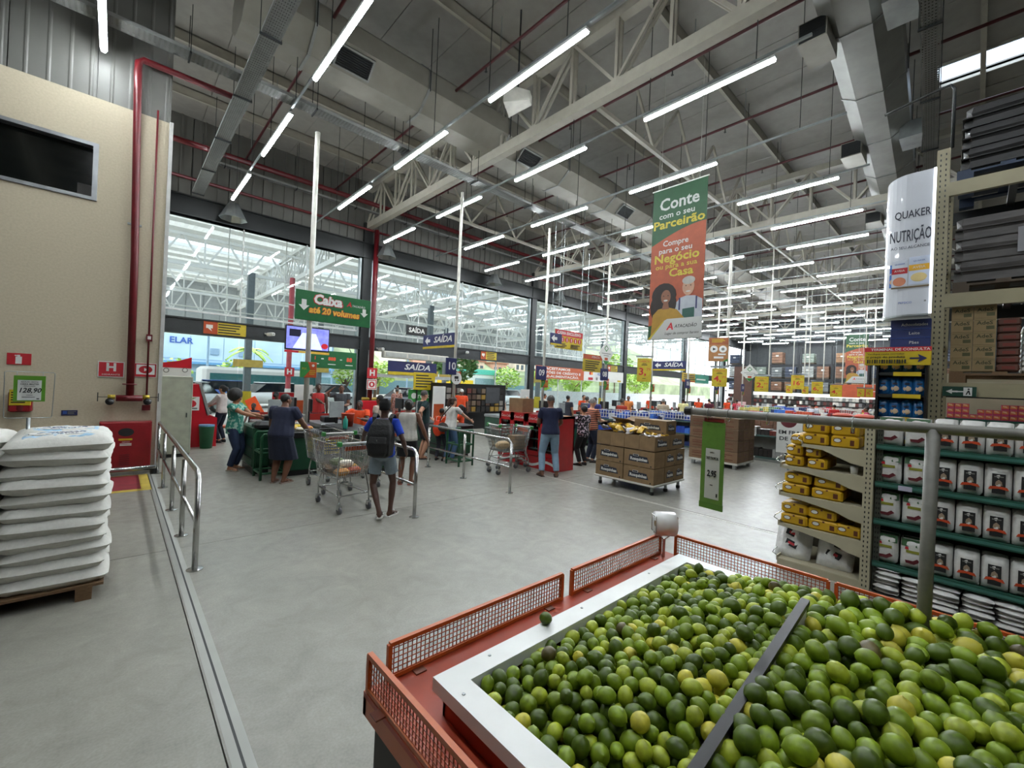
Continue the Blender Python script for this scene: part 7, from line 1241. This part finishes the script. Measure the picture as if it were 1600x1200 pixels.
pick = q.choice(5, N, p=[.33, .36, .22, .075, .015]); proto = np.array([(v.co.x, v.co.y, v.co.z) for v in LMESH[0, 0].vertices]); pf = [tuple(p.vertices) for p in LMESH[0, 0].polygons]
side_ = lambda p: ('left' if p[1] > DVY else 'right')
for i in range(N):
    e = Matrix.Rotation(q.uniform(0, 6.28), 3, 'Z') @ Matrix.Rotation(q.normal(PI / 2, .75), 3, 'X') @ Matrix.Rotation(q.uniform(0, 6.28), 3, 'Z'); mi = int(pick[i])
    if i in chosen:
        o = bpy.data.objects.new('lime', LMESH[mi, i % 4]); COL.objects.link(o); M4 = e.to_4x4(); M4.translation = V(pos[i]); o.matrix_world = M4 @ Matrix.Scale(rad[i] * .98, 4)
        tag(o, f'{LNAME[mi]} lime, {side_(pos[i])} heap, {ORD[lrow[i]]} row from the divider, {ORD[lpos[i]]} from the left rim', 'lime', f'{LNAME[mi]} limes in the {side_(pos[i])} heap')
    else:
        R3 = np.array(e) * rad[i] * .98; rest.m = mi; rest.add((proto @ R3.T + pos[i]).tolist(), pf)
tag(rest.build('lime_heap', LM, None, smooth=True), 'the remaining limes, farther and deeper in the bin', 'limes', None, 'stuff')
for i, (x, y, z, lab) in enumerate(((1.5, BY1 - .02, BZ + .027, 'dark lime lying alone on the white rim of the bin'), (.845, .86, .71 + .028, 'lime lying on the orange ledge outside the white rim'))):
    o = bpy.data.objects.new('lime', LMESH[0, i]); COL.objects.link(o); o.matrix_world = Matrix.Translation((x, y, z)) @ Matrix.Rotation(1.4, 4, 'X') @ Matrix.Scale(.027, 4); tag(o, lab, 'lime')
MB()
# T-shaped price pole standing in the bin
PT = mat('pole_grey_paint', '#73716a', .45, var=.12, scale=25)
t = thing('price_pole', 'grey T-shaped pole standing among the limes', 'pole', (2.56, .13, 0)); MB().tube([(0, .0, .52), (0, -.01, 1.84)], .024, 12).build('upright', PT, t, smooth=True); MB().tube([(0, 1.03, 1.84), (0, -1.2, 1.845)], .023, 12).build('crossbar', PT, t, smooth=True); MB().tube([(0, 1.03, 1.84), (0, 1.07, 1.84)], .026, 12).build('end_cap', BLACK, t)
m = MB(); m.lathe([(.0, 0), (.004, 0), (.004, .003), (0, .003)], (-.0, 0, 0), 8)
for y in (.93, .82, .62, .44, .26): k = MB().tube([(0, y + .022 * math.cos(a * PI / 6), 1.812 + .022 * math.sin(a * PI / 6)) for a in range(13)] if 0 else [(.028 * math.cos(a * PI / 6), y, 1.83 + .034 * math.sin(a * PI / 6)) for a in range(13)], .0022, 5).build('ring', CHROME, t)
t = thing('price_sheet', 'green plastic price sheet hanging from the T pole, reading 2,95', 'sign', (2.56, 1.03, 1.54), FACE_X - .12)
MB().box(-.068, .068, 0, .004, -.235, .245).build('holder', mat('sheet_green', '#6a9440', .3, var=.08, scale=30), t); MB().box(-.07, .07, -.002, .006, -.26, -.225).build('bottom_fold', mat('sheet_green2', '#5c8636', .3), t); MB().rbox(-.06, .06, -.003, .006, .245, .268, .004).build('red_clip', mat('clip_red', '#8a2a22', .3), t)
MB().box(-.04, .046, -.003, 0, -.2, .09).build('paper', PWHITE, t)
put(t, [('t', 'LIMÃO', .0, .068, .012, PBLACK, dict(width=.025)), ('t', 'TAITI TROPICAL', .002, .035, .022, PBLACK, dict(width=.075)), ('t', '2,95', .002, -.055, .05, PBLACK, dict(bold=.03, width=.056, shear=.1)), ('r', -.006, .008, -.122, -.118, PBLACK, 'small_print'), ('r', .032, .038, -.185, -.165, PBLACK, 'small_print')], -.003)
for s in (-.035, .035): MB().lathe([(.0, 0), (.004, 0), (.004, .002), (0, .002)], n=8).build('eyelet', CHROME, t).location = (s, -.002, .225)
# roll of produce bags
t = thing('bag_roll', 'white roll of produce bags in a wire holder at the bin corner', 'roll', (3.06, 1.56, .71)); MB().tube([(-.052, .048, .25), (.052, -.048, .25)], .088, 24).build('roll', mat('plastic_roll', '#dcdcda', .25, var=.03, coat=.4), t, smooth=True); MB().tube([(-.053, .049, .25), (.053, -.049, .25)], .022, 10).build('core', KRAFT, t)
m = MB()
for s in (-1, 1):
    a, c = s * .058, -s * .054
    m.tube([(a - .03, c - .033, .31), (a - .03, c - .033, .19), (a + .03, c + .033, .19), (a + .03, c + .033, .31), (a - .03, c - .033, .31)], .004, 6); m.tube([(a, c, .19), (0, 0, .13)], .005, 6)
m.tube([(0, 0, 0), (0, 0, .14)], .012, 8); m.build('wire_holder', CHROME, t, kind='stuff')
# ================================================================ low shelving, islands and racks across the hall
GP = {'blue': ['#20409a', '#3a6ac0', '#c8ccd8', '#1a2a5a'], 'red': ['#b02028', '#7a1418', '#e0d8d0', '#c05030'], 'mix': ['#b02028', '#2a4fa0', '#d8c83a', '#e0dcd4', '#3a7a3a', '#6a3a24'], 'dark': ['#2a1a14', '#5a2018', '#8a8a88', '#201c1a'], 'white': ['#e0dcd4', '#c8c4bc', '#b8402c', '#d8d4c8']}
for k in GP.values():
    for c in k: mat('good_' + c, c, .45, var=.15, scale=8)
SH_G = mat('island_grey', '#7a7c78', .5)
def island(lab, x, y0, y1, h, pal_, seed, basket=False, dep=.9):
    t = thing('shelf_island', lab, 'shelf unit', (x, 0, 0)); q = random.Random(seed); n = max(2, int(h / .36)); MB().box(0, dep, y0, y1, 0, .1).box(dep / 2 - .02, dep / 2 + .02, y0, y1, .1, h).build('frame', SH_G, t)
    for k in range(n):
        z = .12 + (h - .3) * k / (n - 1) if n > 1 else .2
        s = MB().box(.02, dep - .02, y0, y1, z - .02, z).box(-.01, .02, y0, y1, z - .04, z + .01).build('shelf', mat('island_teal', '#3c5450', .45), t); ms = [MATS['good_' + c] for c in GP[pal_]]
        m = MB(); y = y0 + .03
        while y < y1 - .1:
            w = q.uniform(.07, .16); hh = min((h - .3) / max(1, n - 1) * .8, q.uniform(.12, .28)); run = q.randrange(2, 6); m.m = q.randrange(len(ms))
            for _ in range(run):
                if y > y1 - .1: break
                m.box(.04, dep * .45, y, y + w * .93, z, z + hh); y += w
        m.build('products', ms, t, kind='stuff')
        m = MB()
        for i in range(int((y1 - y0) / .8)): m.box(-.014, -.01, y0 + .3 + i * .8, y0 + .42 + i * .8, z - .035, z + .005)
        m.build('price_tags', PWHITE, t, kind='stuff')
    x_ = .05; m = MB(); ms = [MATS['good_' + c] for c in GP[pal_]]
    while x_ < dep - .15:
        w = q.uniform(.08, .16)
        for k in range(n): z = .12 + (h - .3) * k / max(1, n - 1); m.m = q.randrange(len(ms)); m.box(x_, x_ + w * .9, y0 - .12, y0 - .01, z, z + q.uniform(.12, .24))
        x_ += w
    for k in range(n): z = .12 + (h - .3) * k / max(1, n - 1); MB().box(0, dep, y0 - .15, y0, z - .02, z).build('end_shelf', MATS['island_teal'], t)
    m.build('end_products', ms, t, kind='stuff')
    if basket:
        m = MB()
        for i in range(int((y1 - y0) / .1) + 1): y = y0 + i * .1; m.bar((0, y, h - .12), (0, y, h + .1), .012); m.bar((dep, y, h - .12), (dep, y, h + .1), .012)
        for z in (h - .12, h, h + .1): m.bar((0, y0, z), (0, y1, z), .014); m.bar((dep, y0, z), (dep, y1, z), .014); m.bar((0, y0, z), (dep, y0, z), .014)
        m.build('wire_basket', PWHITE, t, kind='stuff'); m = MB(); ms = [MATS['good_' + c] for c in GP[pal_]]
        for i in range(int((y1 - y0) * 14)): m.m = q.randrange(len(ms)); a, b_ = q.uniform(.08, dep - .1), q.uniform(y0 + .1, y1 - .1); m.cbox((a, b_, h + q.uniform(-.08, .06)), (.14, .1, .12))
        m.build('basket_goods', ms, t, kind='stuff')
isl = [('blue-goods shelf unit with a white wire basket top beyond the dolly', 11.6, 6.55, 8.4, 1.18, 'blue', True), ('second basket-topped shelf unit with blue goods behind the first', 14.4, 6.0, 8.2, 1.15, 'blue', True), ('dark goods shelf unit right behind the tall carton stack', 14.3, 3.4, 5.6, .95, 'dark', False), ('red and blue goods island, first row past the carton stacks', 18.8, 6.2, 8.4, 1.15, 'mix', True), ('red goods island behind the long carton stack', 20.2, 3.9, 5.4, 1.35, 'red', False), ('dark red packs island left of the distant pink top', 21.8, 2.9, 4.2, 1.3, 'dark', False)]
for i, (lab, x, y0, y1, h, p, bk) in enumerate(isl): island(lab, x, y0, y1, h, p, i, bk)
k = 0
for r_, x in enumerate((23.0, 26.2, 29.4, 32.6, 36, 39.5)):
    for c, y0 in enumerate((1.9, 4.6, 7.2)):
        if x < 26 and c == 0: continue
        island(f'low goods island across the hall, {ORD[r_]} row back, {["right", "middle", "left"][c]} one', x, y0, y0 + 2.1, 1.15 + .12 * ((r_ + c) % 2), ['mix', 'blue', 'red', 'white', 'dark'][(r_ * 3 + c) % 5], 40 + k, (r_ + c) % 3 == 0); k += 1
# pallets of yellow sacks
t0 = None
pal('pallet under the cream flour sacks beyond the yellow packs', 19.4, 3.0, 0, 1.3, 1.1)
for kk in range(9):
    for c in range(2): o = pillow(.6, .62, .17, 8, 6, kk * 3 + c, 3.5, .006).build('flour_sack', mat('flour_yellow', '#c9b26a', .6, rnd=.1) if kk < 8 else mat('flour_red', '#a8402c', .6), None, smooth=True, loc=(19.75, 2.7 + c * .62, .2 + kk * .145)); tag(o, f'cream sack on the pallet beyond the yellow packs, {["right", "left"][c]} pile, {ORD[kk]} from the floor', 'sack', 'cream sacks on the far pallet')
t = board('fragment_sign', 'white sign with part of a price and a maroon disc, half hidden by yellow packs', 'sign', (13.2, 3.35, .95), FACE_X, .6, 1.0, PWHITE, [('c', -.02, .38, .2, 0, BMAR), ('t', '15', -.02, .4, .14, PWHITE), ('t', 'EM FRA', .0, .05, .14, PBLACK, dict(width=.5, bold=.02)), ('t', 'DE CF', .0, -.12, .14, PBLACK, dict(width=.45, bold=.02)), ('t', '35', .0, -.3, .14, PBLACK, dict(bold=.02))], .02); MB().bar((0, .01, -.5), (0, .01, -.95), .04).build('stand', GALV, t)
# far racking with wrapped pallets
FRK = thing('far_rack', 'dark pallet racking along the far end of the hall', 'rack', (46.2, 0, 0)); FD = mat('far_rack_dark', '#1d2126', .6)
for i in range(8): y = 1.2 + i * 2.5; MB().box(0, .12, y - .06, y + .06, 0, 6.6).box(1.1, 1.2, y - .06, y + .06, 0, 6.6).build('upright', FD, FRK)
for z in (2.35, 3.6, 4.95): MB().box(-.02, .06, 1.2, 18.6 if 0 else 17.6, z - .09, z + .05).box(1.12, 1.2, 1.2, 17.6, z - .09, z + .05).build('beam', FD, FRK)
LC = [('grey', '#6e7274'), ('dark blue', '#3a4356'), ('tan', '#94704e'), ('white', '#9da09e'), ('brown', '#7c5a44'), ('pale green', '#7e8a80')]
for lv, z in enumerate((2.4, 3.65, 5.0)):
    for i in range(14):
        q = random.Random(lv * 77 + i); y = 1.85 + i * 1.25 - (i % 2) * .1
        if y > 17 or (lv == 2 and q.random() < .15): continue
        nm, c = LC[(i * 5 + lv * 3 + q.randrange(2)) % 6]; hh = q.uniform(.75, 1.05) if lv else .8
        t = thing('pallet_load', f'{nm} pallet load, {ORD[i]} from the right, {["lower", "middle", "upper"][lv]} level of the far racking', 'load', (46.3, y, z + .05), 0, 'pallet loads on the far racking'); MB().box(0, .95, -.46, .46, 0, .12).build('pallet', MATS['pallet_dark'], t)
        for r_ in range(4): MB().rbox(0, .9, -.45, .45, .12 + hh * r_ / 4, .12 + hh * (r_ + 1) / 4 - .015, .02).build('layer', mat('load_' + c, c, .5, var=.25, scale=5), t)
        MB().box(-.01, 0, -.12, .12, hh * .7, hh * .85).build('paper_tag', PWHITE, t)
t = thing('chiller', 'long lit chiller cabinet under the far racking', 'chiller', (45.0, 0, 0)); MB().box(0, .9, 1.2, 17, 0, .9).box(.7, .9, 1.2, 17, .9, 2.3).box(0, .9, 1.2, 17, 2.2, 2.35).build('cabinet', mat('chiller_white', '#c4c8c8', .4), t); MB().box(-.02, .0, 1.2, 17, 2.05, 2.3).build('lit_canopy', mat('chiller_light', '#f2f6f0', .4, var=.3, scale=3, emit=.55), t)
q = random.Random(8); m = MB(); ms = [MATS['good_' + c] for c in GP['dark'] + GP['white'][:2]]; y = 1.3
while y < 16.9:
    for z in (.95, 1.35, 1.75): m.m = q.randrange(len(ms)); m.box(.1, .6, y, y + .2, z, z + .3)
    y += .22
m.build('products', ms, t, kind='stuff')
t = thing('brown_partition', 'tall brown partition at the far end of the checkouts', 'partition', (38, 12.4, 0)); MB().box(0, .3, 0, 1.4, 0, 4.3).build('panel', mat('partition_brown', '#4a3026', .6), t); MB().box(-.01, 0, .4, 1.2, .9, 1.4).build('notice', mat('notice_pink', '#c8a0a0', .5), t); MB().box(-.02, .32, -.02, 0, 0, 4.3).build('edge', DARK, t)
board('teal_board', 'teal service board at the far end of the front', 'sign', (33.5, 14.5, 3.0), 0, 2.4, .7, mat('board_teal', '#2a7a68', .5), [('r', -1, .6, -.05, .05, PWHITE), ('r', -1.2, 1.2, -.35, -.27, PWHITE)], hang=True)
board('service_fascia', 'yellow and orange service fascia beyond the SAÍDA arrow sign', 'sign', (33.8, 15.5, 3.15), 0, 3.2, .7, mat('fascia_yellow', '#a0861f', .5), [('r', -1.6, 1.6, -.35, -.24, ORANGE)] + lines(-1.3, 1.3, -.2, .25, 3, PBLACK), hang=True)
# lettering: fit to width, then turn every text into a plain mesh part
bpy.context.view_layer.update(); dg = bpy.context.evaluated_depsgraph_get(); TM = {}
fonts = [o for o in SC.objects if o.type == 'FONT']
for o in fonts:
    k = o.data.name
    if k not in TM: TM[k] = (bpy.data.meshes.new_from_object(o.evaluated_get(dg)), FITW[k] / o.dimensions.x if k in FITW and o.dimensions.x > 1e-4 else 1.)
for o in fonts:
    me, sx = TM[o.data.name]; n = bpy.data.objects.new('lettering', me); COL.objects.link(n); n.parent = o.parent; n.location = o.location; n.rotation_euler = o.rotation_euler; n.scale = (o.scale.x * sx, 1, 1)
for o in fonts: bpy.data.objects.remove(o)
